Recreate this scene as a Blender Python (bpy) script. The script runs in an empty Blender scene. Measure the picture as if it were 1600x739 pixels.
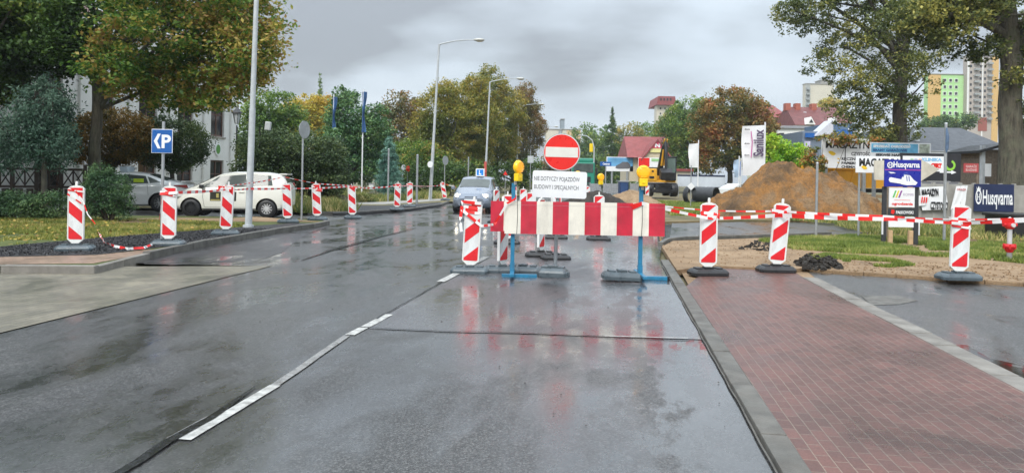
import bpy, bmesh, math, random
import numpy as np
from mathutils import Matrix, Vector, noise as mnoise
random.seed(7)
RNG = np.random.default_rng(11)
SC = bpy.context.scene
COL = SC.collection
PI = math.pi

# ------------------------------------------------------------ camera
FPX = 1100.0; HZ = 280.0; ROLL = math.radians(1.0); EYE = 1.5
cam = bpy.data.cameras.new('camera'); cam_o = bpy.data.objects.new('camera', cam); COL.objects.link(cam_o)
cam.sensor_width = 36; cam.lens = FPX / 1600 * 36
cam.shift_y = -(369.5 - HZ) / 1600
cam.clip_start = 0.1; cam.clip_end = 4000
_s, _c = math.sin(ROLL), math.cos(ROLL)
R_ = Vector((_c, 0, _s)); U_ = Vector((-_s, 0, _c)); F_ = Vector((0, 1, 0))
m = Matrix((R_, U_, -F_)).transposed().to_4x4(); m.translation = (0, 0, EYE)
cam_o.matrix_world = m
SC.camera = cam_o

# ------------------------------------------------------------ light
SC.view_settings.view_transform = 'Standard'; SC.view_settings.look = 'None'
SC.view_settings.gamma = 1; SC.view_settings.use_curve_mapping = False
SC.view_settings.exposure = 0.85
SUN_EL, SUN_AZ = math.radians(48), math.radians(200)     # azimuth clockwise from +Y
world = bpy.data.worlds.new('World'); SC.world = world; world.use_nodes = True
def build_world():
    nt = world.node_tree; N = nt.nodes; Lk = nt.links; N.clear()
    def n(t, **k):
        x = N.new(t)
        for a, b in k.items(): setattr(x, a, b)
        return x
    def mth(op, a, b=None, c=None):
        x = n('ShaderNodeMath', operation=op)
        for i, v in enumerate((a, b, c)):
            if v is None: continue
            if isinstance(v, (int, float)): x.inputs[i].default_value = v
            else: Lk.new(v, x.inputs[i])
        return x.outputs[0]
    tc = n('ShaderNodeTexCoord'); sp = n('ShaderNodeSeparateXYZ'); Lk.new(tc.outputs['Generated'], sp.inputs[0])
    zz = mth('MAXIMUM', sp.outputs[2], 0.0); dz = mth('ADD', zz, 0.16)
    cx = mth('DIVIDE', sp.outputs[0], dz); cy = mth('DIVIDE', sp.outputs[1], dz)
    cb = n('ShaderNodeCombineXYZ'); Lk.new(cx, cb.inputs[0]); Lk.new(cy, cb.inputs[1]); cb.inputs[2].default_value = 9.2
    nz = n('ShaderNodeTexNoise'); nz.inputs['Scale'].default_value = .85; nz.inputs['Detail'].default_value = 5; nz.inputs['Roughness'].default_value = 0.45; nz.inputs['Distortion'].default_value = 0.1
    mp = n('ShaderNodeMapping'); mp.inputs['Scale'].default_value = (1.0, 1.0, 1); mp.inputs['Location'].default_value = (0.0, 0.1, 0)
    Lk.new(cb.outputs[0], mp.inputs[0]); Lk.new(mp.outputs[0], nz.inputs['Vector'])
    r = n('ShaderNodeValToRGB'); Lk.new(nz.outputs[0], r.inputs[0])
    e = r.color_ramp.elements
    e[0].position = 0.36; e[0].color = (0.30, 0.325, 0.36, 1)
    e[1].position = 0.66; e[1].color = (0.70, 0.77, 0.84, 1)
    x = e.new(0.43); x.color = (0.44, 0.49, 0.545, 1)
    x = e.new(0.49); x.color = (0.54, 0.61, 0.68, 1)
    sky = n('ShaderNodeTexSky', sky_type='NISHITA', sun_disc=False, sun_elevation=SUN_EL, sun_rotation=SUN_AZ)
    sky.air_density = 1.5; sky.dust_density = 4
    # brighter towards the zenith as overcast skies are, paler at the horizon
    g = mth('MULTIPLY_ADD', mth('POWER', zz, 1.6), 16.0, 6.6)
    sc_ = n('ShaderNodeVectorMath', operation='SCALE'); Lk.new(r.outputs[0], sc_.inputs[0]); Lk.new(g, sc_.inputs['Scale'])
    hm = n('ShaderNodeMapRange'); Lk.new(zz, hm.inputs[0]); hm.inputs[1].default_value = 0.0; hm.inputs[2].default_value = 0.16; hm.inputs[3].default_value = 0.5; hm.inputs[4].default_value = 0.0
    hz = n('ShaderNodeMixRGB'); Lk.new(hm.outputs[0], hz.inputs[0]); Lk.new(sc_.outputs[0], hz.inputs[1]); hz.inputs[2].default_value = (4.1, 4.65, 5.15, 1)
    mx = n('ShaderNodeMixRGB'); mx.inputs[0].default_value = 0.9
    Lk.new(sky.outputs[0], mx.inputs[1]); Lk.new(hz.outputs[0], mx.inputs[2])
    bg = n('ShaderNodeBackground'); bg.inputs[1].default_value = 0.1
    out = n('ShaderNodeOutputWorld'); Lk.new(mx.outputs[0], bg.inputs[0]); Lk.new(bg.outputs[0], out.inputs[0])
build_world()
sun = bpy.data.lights.new('sun', 'SUN'); sun.energy = 1.5; sun.angle = math.radians(25); sun.color = (1.0, 0.97, 0.92)
sun_o = bpy.data.objects.new('sun', sun); COL.objects.link(sun_o)
sun_dir = Vector((math.sin(SUN_AZ) * math.cos(SUN_EL), math.cos(SUN_AZ) * math.cos(SUN_EL), math.sin(SUN_EL)))
sun_o.rotation_euler = sun_dir.to_track_quat('Z', 'Y').to_euler()

# ------------------------------------------------------------ pixel -> world
def hor(px): return HZ + (px - 800) * math.tan(ROLL)
def G(px, py, z=0.0):
    a = (px - 800) / FPX; b = (HZ - py) / FPX
    Y = (z - EYE) / (a * _s + b * _c)
    return Vector((Y * (a * _c - b * _s), Y, z))
def at(px, py, Y):
    a = (px - 800) / FPX; b = (HZ - py) / FPX
    return Vector((Y * (a * _c - b * _s), Y, EYE + Y * (a * _s + b * _c)))
def gx(px, Y, z=0.0):
    """ground-standing point seen at column px, distance Y"""
    b0 = ((z - EYE) / Y) / _c
    a = (px - 800) / FPX
    b = ((z - EYE) / Y - a * _s) / _c
    return Vector((Y * (a * _c - b * _s), Y, z))
SL = 0.147                                   # the road's drift to the right per metre of depth
RANG = math.atan(SL)

# ------------------------------------------------------------ materials
MATS = {}
def rgb(h):
    h = h.lstrip('#'); v = [int(h[i:i+2], 16) / 255 for i in (0, 2, 4)]
    return tuple(c / 12.92 if c <= 0.04045 else ((c + 0.055) / 1.055) ** 2.4 for c in v)
class NT:
    def __init__(s, name):
        s.m = bpy.data.materials.new(name); s.m.use_nodes = True; s.t = s.m.node_tree; s.N = s.t.nodes; s.b = s.N['Principled BSDF']
    def n(s, t, **k):
        x = s.N.new(t)
        for a, b in k.items(): setattr(x, a, b)
        return x
    def l(s, a, b): s.t.links.new(a, b)
    def mth(s, op, a, b=None, c=None, clamp=False):
        x = s.n('ShaderNodeMath', operation=op); x.use_clamp = clamp
        for i, v in enumerate((a, b, c)):
            if v is None: continue
            if isinstance(v, (int, float)): x.inputs[i].default_value = v
            else: s.l(v, x.inputs[i])
        return x.outputs[0]
    def obj(s): return s.n('ShaderNodeTexCoord').outputs['Object']
    def noise(s, scale, detail=4, rough=0.55, vec=None, stretch=None, dist=0):
        v = vec or s.obj()
        if stretch:
            mp = s.n('ShaderNodeMapping'); mp.inputs['Scale'].default_value = stretch; s.l(v, mp.inputs[0]); v = mp.outputs[0]
        x = s.n('ShaderNodeTexNoise'); x.inputs['Scale'].default_value = scale; x.inputs['Detail'].default_value = detail
        x.inputs['Roughness'].default_value = rough; x.inputs['Distortion'].default_value = dist
        s.l(v, x.inputs['Vector']); return x.outputs[0]
    def ramp(s, fac, stops):
        r = s.n('ShaderNodeValToRGB'); s.l(fac, r.inputs[0]); e = r.color_ramp.elements
        while len(e) > 1: e.remove(e[-1])
        e[0].position = stops[0][0]; e[0].color = (*stops[0][1], 1)
        for p, c in stops[1:]:
            q = e.new(p); q.color = (*c, 1)
        return r.outputs[0]
    def mix(s, fac, a, b, blend='MIX'):
        x = s.n('ShaderNodeMixRGB', blend_type=blend)
        for i, v in enumerate((fac, a, b)):
            if isinstance(v, (int, float)): x.inputs[i].default_value = v
            elif isinstance(v, tuple): x.inputs[i].default_value = (*v, 1)
            else: s.l(v, x.inputs[i])
        return x.outputs[0]
    def rng(s, v, a, b, c, d):
        x = s.n('ShaderNodeMapRange'); s.l(v, x.inputs[0])
        for i, q in enumerate((a, b, c, d)): x.inputs[i + 1].default_value = q
        return x.outputs[0]
    def bump(s, h, strength=0.3, dist=0.02):
        x = s.n('ShaderNodeBump'); x.inputs['Distance'].default_value = dist
        if isinstance(strength, (int, float)): x.inputs['Strength'].default_value = strength
        else: s.l(strength, x.inputs['Strength'])
        s.l(h, x.inputs['Height']); s.l(x.outputs[0], s.b.inputs['Normal'])
    def base(s, c):
        if isinstance(c, tuple): s.b.inputs['Base Color'].default_value = (*c, 1)
        else: s.l(c, s.b.inputs['Base Color'])
    def rough(s, r):
        if isinstance(r, (int, float)): s.b.inputs['Roughness'].default_value = r
        else: s.l(r, s.b.inputs['Roughness'])

def M(name, col, rough=0.5, metal=0.0, var=0.12, scale=6, bump=0.0, bscale=60, dirt=0.0, emit=None, estr=1.0, coat=0.0, alpha=None):
    if name in MATS: return MATS[name]
    t = NT(name); c2 = tuple(x * (1 - var) for x in col); c3 = tuple(min(1, x * (1 + var * .6)) for x in col)
    k = t.ramp(t.noise(scale, 5), [(0.3, c2), (0.7, c3)])
    if dirt:
        k = t.mix(t.rng(t.noise(scale * .7, 6, .7, stretch=(1, 1, .35)), .45, .75, 0, dirt), k, (0.10, 0.085, 0.07))
    t.base(k); t.b.inputs['Metallic'].default_value = metal
    t.rough(t.rng(t.noise(scale * 1.7, 3), .3, .7, max(0.02, rough - .08), min(1, rough + .1)))
    if bump: t.bump(t.noise(bscale, 4), bump, 0.01)
    if coat: t.b.inputs['Coat Weight'].default_value = coat
    if emit:
        t.b.inputs['Emission Color'].default_value = (*emit, 1); t.b.inputs['Emission Strength'].default_value = estr
    MATS[name] = t.m; return t.m

def road_coords(t):
    sp = t.n('ShaderNodeSeparateXYZ'); t.l(t.obj(), sp.inputs[0])
    c = t.mth('MULTIPLY_ADD', sp.outputs[1], -SL, sp.outputs[0])
    a = t.mth('MULTIPLY_ADD', sp.outputs[0], SL, sp.outputs[1])
    cb = t.n('ShaderNodeCombineXYZ'); t.l(c, cb.inputs[0]); t.l(a, cb.inputs[1])
    return c, a, cb.outputs[0]

def asphalt(name, dark, light, wet=0.5, gutter=True, seed=0.0, tint=(1, 1, 1)):
    t = NT(name); c, a, v = road_coords(t)
    mp = t.n('ShaderNodeMapping'); mp.inputs['Location'].default_value = (seed, seed * 2, 0); t.l(v, mp.inputs[0]); v2 = mp.outputs[0]
    big = t.noise(1.0, 5, .6, vec=v2, stretch=(1.0, .42, 1), dist=.4)
    med = t.noise(5.5, 5, .65, vec=v2, stretch=(1, .5, 1))
    g = t.noise(150, 2, .7)
    vor = t.n('ShaderNodeTexVoronoi'); vor.inputs['Scale'].default_value = 95; t.l(t.obj(), vor.inputs['Vector'])
    W = t.mth('ADD', t.rng(big, .41, .59, 0, 1), t.rng(med, .3, .7, -.2, .2))
    W = t.mth('ADD', W, wet - .5)
    if gutter:
        # water standing along the kerb and in the worn wheel tracks
        W = t.mth('ADD', W, t.rng(t.mth('ADD', c, t.rng(med, .3, .7, -.25, .25)), .25, .62, 0, 1.6))
        tr = t.mth('ABSOLUTE', t.mth('ADD', c, 1.75)); W = t.mth('ADD', W, t.rng(tr, .1, .7, .28, 0))
        tr = t.mth('ABSOLUTE', t.mth('ADD', c, .2)); W = t.mth('ADD', W, t.rng(tr, .1, .6, .22, 0))
    gut = t.rng(t.mth('ADD', c, t.rng(med, .3, .7, -.22, .22)), .38, .60, 0, 1) if gutter else None
    W = t.mth('MINIMUM', t.mth('MAXIMUM', W, 0), 1.0)
    grain = t.ramp(vor.outputs['Color'], [(0, tuple(x * .4 for x in light)), (.55, light), (1, tuple(min(1, x * 2.6) for x in light))])
    col = t.mix(W, grain, t.mix(.45, dark, grain))
    big2 = t.noise(.35, 3, .6, vec=v2)
    col = t.mix(1.0, col, t.ramp(big2, [(.3, (.72, .72, .74)), (.7, (1.12, 1.1, 1.08))]), 'MULTIPLY')
    t.base(col)
    t.rough(t.mix(W, t.rng(g, .3, .7, .36, .52), t.rng(med, .45, .62, .30, .16)))
    t.b.inputs['Specular IOR Level'].default_value = 0.6
    t.b.inputs['IOR'].default_value = 1.5
    t.l(t.rng(W, .15, .85, .04, .95), t.b.inputs['Coat Weight']); t.b.inputs['Coat IOR'].default_value = 1.36
    cr = t.rng(med, .35, .65, .20, .085)
    if gut is not None: cr = t.mix(gut, cr, (.03, .03, .03))
    t.l(cr, t.b.inputs['Coat Roughness'])
    nb = t.n('ShaderNodeBump'); nb.inputs['Strength'].default_value = .12; nb.inputs['Distance'].default_value = .004; t.l(t.noise(9, 3, .5), nb.inputs['Height']); t.l(nb.outputs[0], t.b.inputs['Coat Normal'])
    h = t.mth('ADD', t.mth('MULTIPLY', vor.outputs['Distance'], .7), g)
    t.bump(h, t.mix(W, (.75, .75, .75), (.10, .10, .10)), .004)
    MATS[name] = t.m; return t.m

def pavers(name, cols, mortar, L=.2, H=.1, rot=False, rough=(.3, .55), msize=.008, mcol_noise=True, offset=.5):
    t = NT(name); c, a, v = road_coords(t)
    cb = t.n('ShaderNodeCombineXYZ')
    t.l(a if not rot else c, cb.inputs[0]); t.l(c if not rot else a, cb.inputs[1])
    # the joints wander a little
    wob = t.n('ShaderNodeTexNoise'); wob.inputs['Scale'].default_value = .8; t.l(cb.outputs[0], wob.inputs['Vector'])
    ws = t.n('ShaderNodeVectorMath', operation='SCALE'); t.l(wob.outputs['Color'], ws.inputs[0]); ws.inputs['Scale'].default_value = .05
    wa = t.n('ShaderNodeVectorMath', operation='ADD'); t.l(cb.outputs[0], wa.inputs[0]); t.l(ws.outputs[0], wa.inputs[1])
    br = t.n('ShaderNodeTexBrick'); br.offset = offset
    br.inputs['Scale'].default_value = 1; br.inputs['Brick Width'].default_value = L; br.inputs['Row Height'].default_value = H
    br.inputs['Mortar Size'].default_value = msize; br.inputs['Mortar Smooth'].default_value = .35; br.inputs['Bias'].default_value = 0
    br.inputs['Color1'].default_value = (*cols[0], 1); br.inputs['Color2'].default_value = (*cols[1], 1); br.inputs['Mortar'].default_value = (*mortar, 1)
    t.l(wa.outputs[0], br.inputs['Vector'])
    big = t.noise(.9, 6, .62, dist=.6)
    col = t.mix(1, br.outputs['Color'], t.ramp(big, [(.28, (.5, .54, .55)), (.42, (.85, .86, .84)), (.55, (1.0, .98, .95)), (.72, (1.35, 1.3, 1.22))]), 'MULTIPLY')
    fine = t.noise(90, 3, .7)
    col = t.mix(1, col, t.ramp(fine, [(.3, (.72, .72, .72)), (.7, (1.25, 1.25, 1.25))]), 'MULTIPLY')
    t.base(col)
    t.rough(t.rng(big, .35, .65, rough[0], rough[1]))
    h = t.mth('ADD', t.mth('MULTIPLY', br.outputs['Fac'], -1.0), t.mth('MULTIPLY', fine, .35))
    t.bump(h, .55, .006)
    MATS[name] = t.m; return t.m

def soil(name, stops, scale=1.4, bump=.6, rough=.85, grit=60, bd=.03):
    t = NT(name)
    col = t.ramp(t.noise(scale, 8, .65, dist=.3), stops)
    f = t.noise(grit, 4, .75)
    col = t.mix(1, col, t.ramp(f, [(.3, (.6, .6, .6)), (.7, (1.35, 1.32, 1.28))]), 'MULTIPLY')
    t.base(col); t.rough(rough)
    t.bump(t.mth('ADD', t.noise(scale * 6, 6, .7), t.mth('MULTIPLY', f, .4)), bump, bd)
    MATS[name] = t.m; return t.m

def leafmat(name, stops, scale=.35, trans=.25, jitter=.5, gx_=None):
    if name in MATS: return MATS[name]
    t = NT(name)
    big = t.noise(scale, 3, .6)
    stops = [(p, tuple(min(.6, x * 1.85) for x in c)) for p, c in stops]
    rnd = t.n('ShaderNodeNewGeometry').outputs['Random Per Island']
    f = t.mth('ADD', t.rng(big, .3, .7, 0, 1 ), t.mth('MULTIPLY', t.mth('SUBTRACT', rnd, .5), jitter), clamp=True)
    if gx_:
        sp = t.n('ShaderNodeSeparateXYZ'); t.l(t.obj(), sp.inputs[0]); f = t.mth('ADD', f, t.rng(sp.outputs[0], gx_[0], gx_[1], gx_[2], gx_[3]), clamp=True)
    col = t.ramp(f, stops)
    t.base(col); t.rough(.55)
    t.b.inputs['Specular IOR Level'].default_value = .35
    tr = t.n('ShaderNodeBsdfTranslucent'); t.l(col, tr.inputs[0])
    mx = t.n('ShaderNodeMixShader'); mx.inputs[0].default_value = trans
    t.l(t.b.outputs[0], mx.inputs[1]); t.l(tr.outputs[0], mx.inputs[2]); t.l(mx.outputs[0], t.N['Material Output'].inputs[0])
    MATS[name] = t.m; return t.m

def bark(name, a, b):
    t = NT(name)
    n1 = t.noise(9, 6, .7, stretch=(1, 1, .18)); n2 = t.noise(2.2, 4, .6)
    col = t.mix(t.rng(n2, .45, .7, 0, .6), t.ramp(n1, [(.35, a), (.65, b)]), (.16, .17, .11))
    t.base(col); t.rough(.85); t.bump(t.mth('ADD', n1, t.mth('MULTIPLY', t.noise(26, 4, .7, stretch=(1, 1, .3)), .5)), 1.0, .12)
    MATS[name] = t.m; return t.m

# ------------------------------------------------------------ mesh builder
class MB:
    def __init__(s): s.v = []; s.f = []; s.mi = []; s.sm = []
    def add(s, vs, fs, mi=0, smooth=False):
        o = len(s.v); s.v += [tuple(v) for v in vs]
        for f in fs: s.f.append(tuple(i + o for i in f)); s.mi.append(mi); s.sm.append(smooth)
        return s
    def box(s, x0, x1, y0, y1, z0, z1, mi=0, M=None):
        vs = [Vector((x, y, z)) for z in (z0, z1) for y in (y0, y1) for x in (x0, x1)]
        if M is not None: vs = [M @ v for v in vs]
        return s.add(vs, [(0, 2, 3, 1), (4, 5, 7, 6), (0, 1, 5, 4), (2, 6, 7, 3), (0, 4, 6, 2), (1, 3, 7, 5)], mi)
    def bbox(s, x0, x1, y0, y1, z0, z1, b=.01, mi=0, M=None):
        """box with bevelled edges"""
        bm = bmesh.new(); bmesh.ops.create_cube(bm, size=1)
        for v in bm.verts: v.co = Vector((x0 + (v.co.x + .5) * (x1 - x0), y0 + (v.co.y + .5) * (y1 - y0), z0 + (v.co.z + .5) * (z1 - z0)))
        bmesh.ops.bevel(bm, geom=list(bm.edges), offset=b, segments=2, profile=.6, affect='EDGES')
        bm.verts.index_update()
        vs = [(M @ v.co) if M is not None else v.co.copy() for v in bm.verts]
        s.add(vs, [tuple(v.index for v in f.verts) for f in bm.faces], mi); bm.free(); return s
    def prism(s, pts, axis, a, b, mi=0, M=None, smooth=False):
        """pts 2D polygon; axis 'y': pts=(x,z) from y=a..b ; 'z': (x,y) ; 'x': (y,z)"""
        def mk(p, d):
            v = {'y': (p[0], d, p[1]), 'z': (p[0], p[1], d), 'x': (d, p[0], p[1])}[axis]
            v = Vector(v); return M @ v if M is not None else v
        n = len(pts); vs = [mk(p, a) for p in pts] + [mk(p, b) for p in pts]
        area = sum(pts[i][0] * pts[(i + 1) % n][1] - pts[(i + 1) % n][0] * pts[i][1] for i in range(n))
        flip = (area > 0) != (axis == 'y')
        if b < a: flip = not flip
        A = tuple(range(n)); B = tuple(range(n, 2 * n))
        fs = [A[::-1] if flip else A, B if flip else B[::-1]]
        for i in range(n):
            j = (i + 1) % n; q = (i, j, j + n, i + n); fs.append(q if flip else q[::-1])
        return s.add(vs, fs, mi, smooth)
    def cyl(s, p0, p1, r0, r1=None, seg=12, mi=0, cap=True, smooth=True):
        r1 = r0 if r1 is None else r1; p0 = Vector(p0); p1 = Vector(p1); d = (p1 - p0)
        if d.length < 1e-6: return s
        q = d.to_track_quat('Z', 'Y'); vs = []
        for p, r in ((p0, r0), (p1, r1)):
            for i in range(seg): a = 2 * PI * i / seg; vs.append(p + q @ Vector((r * math.cos(a), r * math.sin(a), 0)))
        s.add(vs, [(i, (i + 1) % seg, (i + 1) % seg + seg, i + seg) for i in range(seg)], mi, smooth)
        if cap: s.add(vs[:seg], [tuple(range(seg))[::-1]], mi); s.add(vs[seg:], [tuple(range(seg))], mi)
        return s
    def tube(s, pts, rs, seg=8, mi=0, cap=True):
        pts = [Vector(p) for p in pts]
        if isinstance(rs, (int, float)): rs = [rs] * len(pts)
        vs = []; up = Vector((.13, .97, .21))
        for k, p in enumerate(pts):
            d = (pts[min(k + 1, len(pts) - 1)] - pts[max(k - 1, 0)]).normalized()
            a = d.cross(up).normalized(); b = d.cross(a)
            for i in range(seg): t = 2 * PI * i / seg; vs.append(p + a * (rs[k] * math.cos(t)) + b * (rs[k] * math.sin(t)))
        fs = []
        for k in range(len(pts) - 1):
            for i in range(seg): j = (i + 1) % seg; fs.append((k * seg + i, k * seg + j, (k + 1) * seg + j, (k + 1) * seg + i))
        s.add(vs, fs, mi, True)
        if cap: n = (len(pts) - 1) * seg; s.add(vs[:seg], [tuple(range(seg))], mi); s.add(vs[n:], [tuple(range(seg))[::-1]], mi)
        return s
    def lathe(s, prof, seg=20, mi=0, M=None, smooth=True):
        """prof (r,z) about Z"""
        vs = []
        for r, z in prof:
            for i in range(seg): a = 2 * PI * i / seg; v = Vector((r * math.cos(a), r * math.sin(a), z)); vs.append(M @ v if M is not None else v)
        fs = [(k * seg + i, k * seg + (i + 1) % seg, (k + 1) * seg + (i + 1) % seg, (k + 1) * seg + i) for k in range(len(prof) - 1) for i in range(seg)]
        s.add(vs, fs, mi, smooth); return s
    def quad(s, a, b, c, d, mi=0): return s.add([a, b, c, d], [(0, 1, 2, 3)], mi)
    def build(s, name, mats, parent=None, loc=None):
        me = bpy.data.meshes.new(name); me.from_pydata(s.v, [], s.f)
        if not isinstance(mats, (list, tuple)): mats = [mats]
        for mm in mats: me.materials.append(mm)
        me.polygons.foreach_set('material_index', s.mi); me.polygons.foreach_set('use_smooth', s.sm)
        me.update()
        o = bpy.data.objects.new(name, me); COL.objects.link(o)
        if parent is not None: o.parent = parent
        if loc is not None: o.location = loc
        return o

def tag(o, label, cat, group=None, kind=None):
    if label: o['label'] = label
    if cat: o['category'] = cat
    if group: o['group'] = group
    if kind: o['kind'] = kind
    return o
def thing(name, label, cat, loc=(0, 0, 0), rz=0.0, group=None, tilt=None):
    o = bpy.data.objects.new(name, None); COL.objects.link(o); o.empty_display_size = .2
    o.location = loc; o.rotation_euler = (tilt[0] if tilt else 0, tilt[1] if tilt else 0, rz)
    return tag(o, label, cat, group)
def copy_tree(o, loc, rz=None, label=None, scale=None, tilt=None):
    kids = {}
    for x in list(COL.objects):
        if x.parent is not None: kids.setdefault(x.parent.name, []).append(x)
    def cp(x, par):
        c = x.copy(); COL.objects.link(c); c.parent = par
        for k in kids.get(x.name, []): cp(k, c)
        return c
    r = cp(o, None); r.location = loc
    if rz is not None: r.rotation_euler = (r.rotation_euler[0], r.rotation_euler[1], rz)
    if tilt: r.rotation_euler = (tilt[0], tilt[1], r.rotation_euler[2])
    if scale: r.scale = (scale,) * 3
    if label: r['label'] = label
    return r

def slab(name, pts, z, mat, thick=None, kind='structure', parent=None):
    if thick is None: thick = .16 if z >= .04 else 0.0
    """flat ground sheet from world xy points, optional downward thickness"""
    from mathutils.geometry import tessellate_polygon
    P = [(float(p[0]), float(p[1])) for p in pts]; n = len(P)
    if sum(P[i][0] * P[(i + 1) % n][1] - P[(i + 1) % n][0] * P[i][1] for i in range(n)) < 0: P.reverse()
    V = [(x, y, z) for x, y in P]; Fs = []
    for a, b, c in tessellate_polygon([[Vector((x, y, 0)) for x, y in P]]):
        cr = (P[b][0] - P[a][0]) * (P[c][1] - P[a][1]) - (P[b][1] - P[a][1]) * (P[c][0] - P[a][0])
        if abs(cr) > 1e-9: Fs.append((a, b, c) if cr > 0 else (a, c, b))
    if thick:
        V += [(x, y, z - thick) for x, y in P]; Fs += [(i, i + n, (i + 1) % n + n, (i + 1) % n) for i in range(n)]
    me = bpy.data.meshes.new(name); me.from_pydata(V, [], Fs); me.update(); me.materials.append(mat)
    o = bpy.data.objects.new(name, me); COL.objects.link(o)
    if kind: o['kind'] = kind
    return o

_fonts = {}
def text(s, h, mat, parent, x, z, y=-.004, bold=0.0, width=None, name='lettering', align='CENTER', rot=0.0, depth=.0015, extra=None, slant=0.0, M=None):
    """upright lettering in the local XZ plane facing -Y; (x,z) = centre of the text; h = cap height"""
    cu = bpy.data.curves.new('t', 'FONT'); cu.body = s; cu.size = h / .7; cu.offset = bold; cu.extrude = 0; cu.align_x = 'CENTER'; cu.shear = slant
    cu.resolution_u = 3
    to = bpy.data.objects.new('t', cu); COL.objects.link(to)
    dg = bpy.context.evaluated_depsgraph_get(); me = bpy.data.meshes.new_from_object(to.evaluated_get(dg))
    bpy.data.objects.remove(to); bpy.data.curves.remove(cu)
    co = np.zeros(len(me.vertices) * 3); me.vertices.foreach_get('co', co); co = co.reshape(-1, 3)
    if len(co) == 0: return None
    mn, mxx = co.min(0), co.max(0); co -= (mn + mxx) / 2
    if width: co[:, 0] *= width / (mxx[0] - mn[0])
    ca, sa = math.cos(rot), math.sin(rot)
    out = np.zeros_like(co); out[:, 0] = co[:, 0] * ca - co[:, 1] * sa + x; out[:, 2] = co[:, 0] * sa + co[:, 1] * ca + z; out[:, 1] = y
    if M is not None: out = np.array([(M @ Vector(p))[:] for p in out])
    me.vertices.foreach_set('co', out.ravel()); me.name = name
    me.materials.clear(); me.materials.append(mat); me.update()
    o = bpy.data.objects.new(name, me); COL.objects.link(o); o.parent = parent
    return o

# ------------------------------------------------------------ foliage
def quads_mesh(name, C, A, B, mat, parent=None, fold=None):
    """leaf rhombi: centre C, half axes A and B (n,3)"""
    n = len(C); V = np.empty((n, 4, 3)); V[:, 0] = C - A; V[:, 1] = C - B; V[:, 2] = C + A; V[:, 3] = C + B
    me = bpy.data.meshes.new(name); me.vertices.add(n * 4); me.vertices.foreach_set('co', V.ravel())
    me.loops.add(n * 4); me.loops.foreach_set('vertex_index', np.arange(n * 4, dtype=np.int32))
    me.polygons.add(n); me.polygons.foreach_set('loop_start', np.arange(0, n * 4, 4, dtype=np.int32)); me.polygons.foreach_set('loop_total', np.full(n, 4, dtype=np.int32))
    me.materials.append(mat); me.update(calc_edges=True)
    o = bpy.data.objects.new(name, me); COL.objects.link(o)
    if parent is not None: o.parent = parent
    return o
def rdir(n, g=RNG):
    v = g.normal(size=(n, 3)); return v / np.linalg.norm(v, axis=1, keepdims=True)
def leaf_axes(n, s, up=.5, g=RNG, asp=.6):
    nrm = rdir(n, g); nrm[:, 2] = np.abs(nrm[:, 2]) * (1 + up) + up * .3; nrm /= np.linalg.norm(nrm, axis=1, keepdims=True)
    t = np.cross(nrm, rdir(n, g)); t /= np.linalg.norm(t, axis=1, keepdims=True); b = np.cross(nrm, t)
    sz = s * g.uniform(.6, 1.25, size=(n, 1)); return t * sz * .5, b * sz * .5 * asp
def crown_points(blobs, n, clump, shell=.55, g=RNG, per=55, squash=.75):
    vol = np.array([b[3] * b[4] * b[5] for b in blobs]) ** .8; vol /= vol.sum()
    nc = max(6, n // per); bi = g.choice(len(blobs), nc, p=vol); B = np.array(blobs)[bi]
    d = rdir(nc, g); r = g.uniform(shell ** 3, 1, size=(nc, 1)) ** (1 / 3)
    cc = B[:, :3] + d * r * B[:, 3:6]
    k = g.integers(0, nc, n); cs = clump * g.uniform(.5, 1.4, size=nc)
    P = cc[k] + rdir(n, g) * (g.uniform(0, 1, (n, 1)) ** .5) * cs[k][:, None] * np.array([1, 1, squash])
    return P, cc
def limb(mb, a, b, r0, r1, seg=7, sag=.12, g=random):
    a = Vector(a); b = Vector(b); L = (b - a).length; pts = []; rs = []
    n = 5; off = Vector((g.uniform(-1, 1), g.uniform(-1, 1), g.uniform(0, 1))) * L * sag
    for i in range(n + 1):
        t = i / n; p = a.lerp(b, t) + off * math.sin(PI * t); pts.append(p); rs.append(r0 + (r1 - r0) * t)
    mb.tube(pts, rs, seg)
    return pts
def tree(name, label, loc, trunk_h, trunk_r, blobs, n, leaf, mat, barkm, clump=.6, group=None, cat='tree', limbs=14, lean=(0, 0), shell=.5, seed=1, per=55, fork=None, up=.5, squash=.75, asp=.6):
    g = np.random.default_rng(seed); rr = random.Random(seed)
    t = thing(name, label, cat, loc, 0, group)
    P, cc = crown_points(blobs, n, clump, shell, g, per, squash)
    A, B = leaf_axes(n, leaf, up, g, asp)
    quads_mesh('crown', P, A, B, mat, t)
    mb = MB(); top = Vector((lean[0], lean[1], trunk_h))
    pts = []; rs = []
    for i in range(7):
        q = i / 6; pts.append(Vector((lean[0] * q * q + math.sin(i * 2.1 + seed) * trunk_r * .25 * q, lean[1] * q, trunk_h * q - .05))); rs.append(trunk_r * (1.35 - .35 * min(1, q * 5) if q < .2 else 1 - .35 * q))
    rs[0] = trunk_r * 1.5; mb.tube(pts, rs, 12)
    idx = g.choice(len(cc), min(limbs, len(cc)), replace=False)
    for i in idx:
        e = Vector(cc[i]); s0 = top.copy()
        q = rr.uniform(.7, 1.0); s0 = Vector((lean[0] * q * q, lean[1] * q, trunk_h * q))
        if e.z < s0.z * 1.05: continue
        pp = limb(mb, s0, e, trunk_r * rr.uniform(.25, .5), trunk_r * .06 + .01, 6, .1, rr)
        for _ in range(2):
            j = int(g.integers(0, len(cc))); e2 = Vector(cc[j])
            if (e2 - pp[3]).length < 2.6: limb(mb, pp[3], e2, trunk_r * .14, .012, 5, .1, rr)
    if fork:
        for a, b, r0, r1 in fork: limb(mb, a, b, r0, r1, 9, .04, rr)
    mb.build('trunk', barkm, t)
    return t
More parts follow.
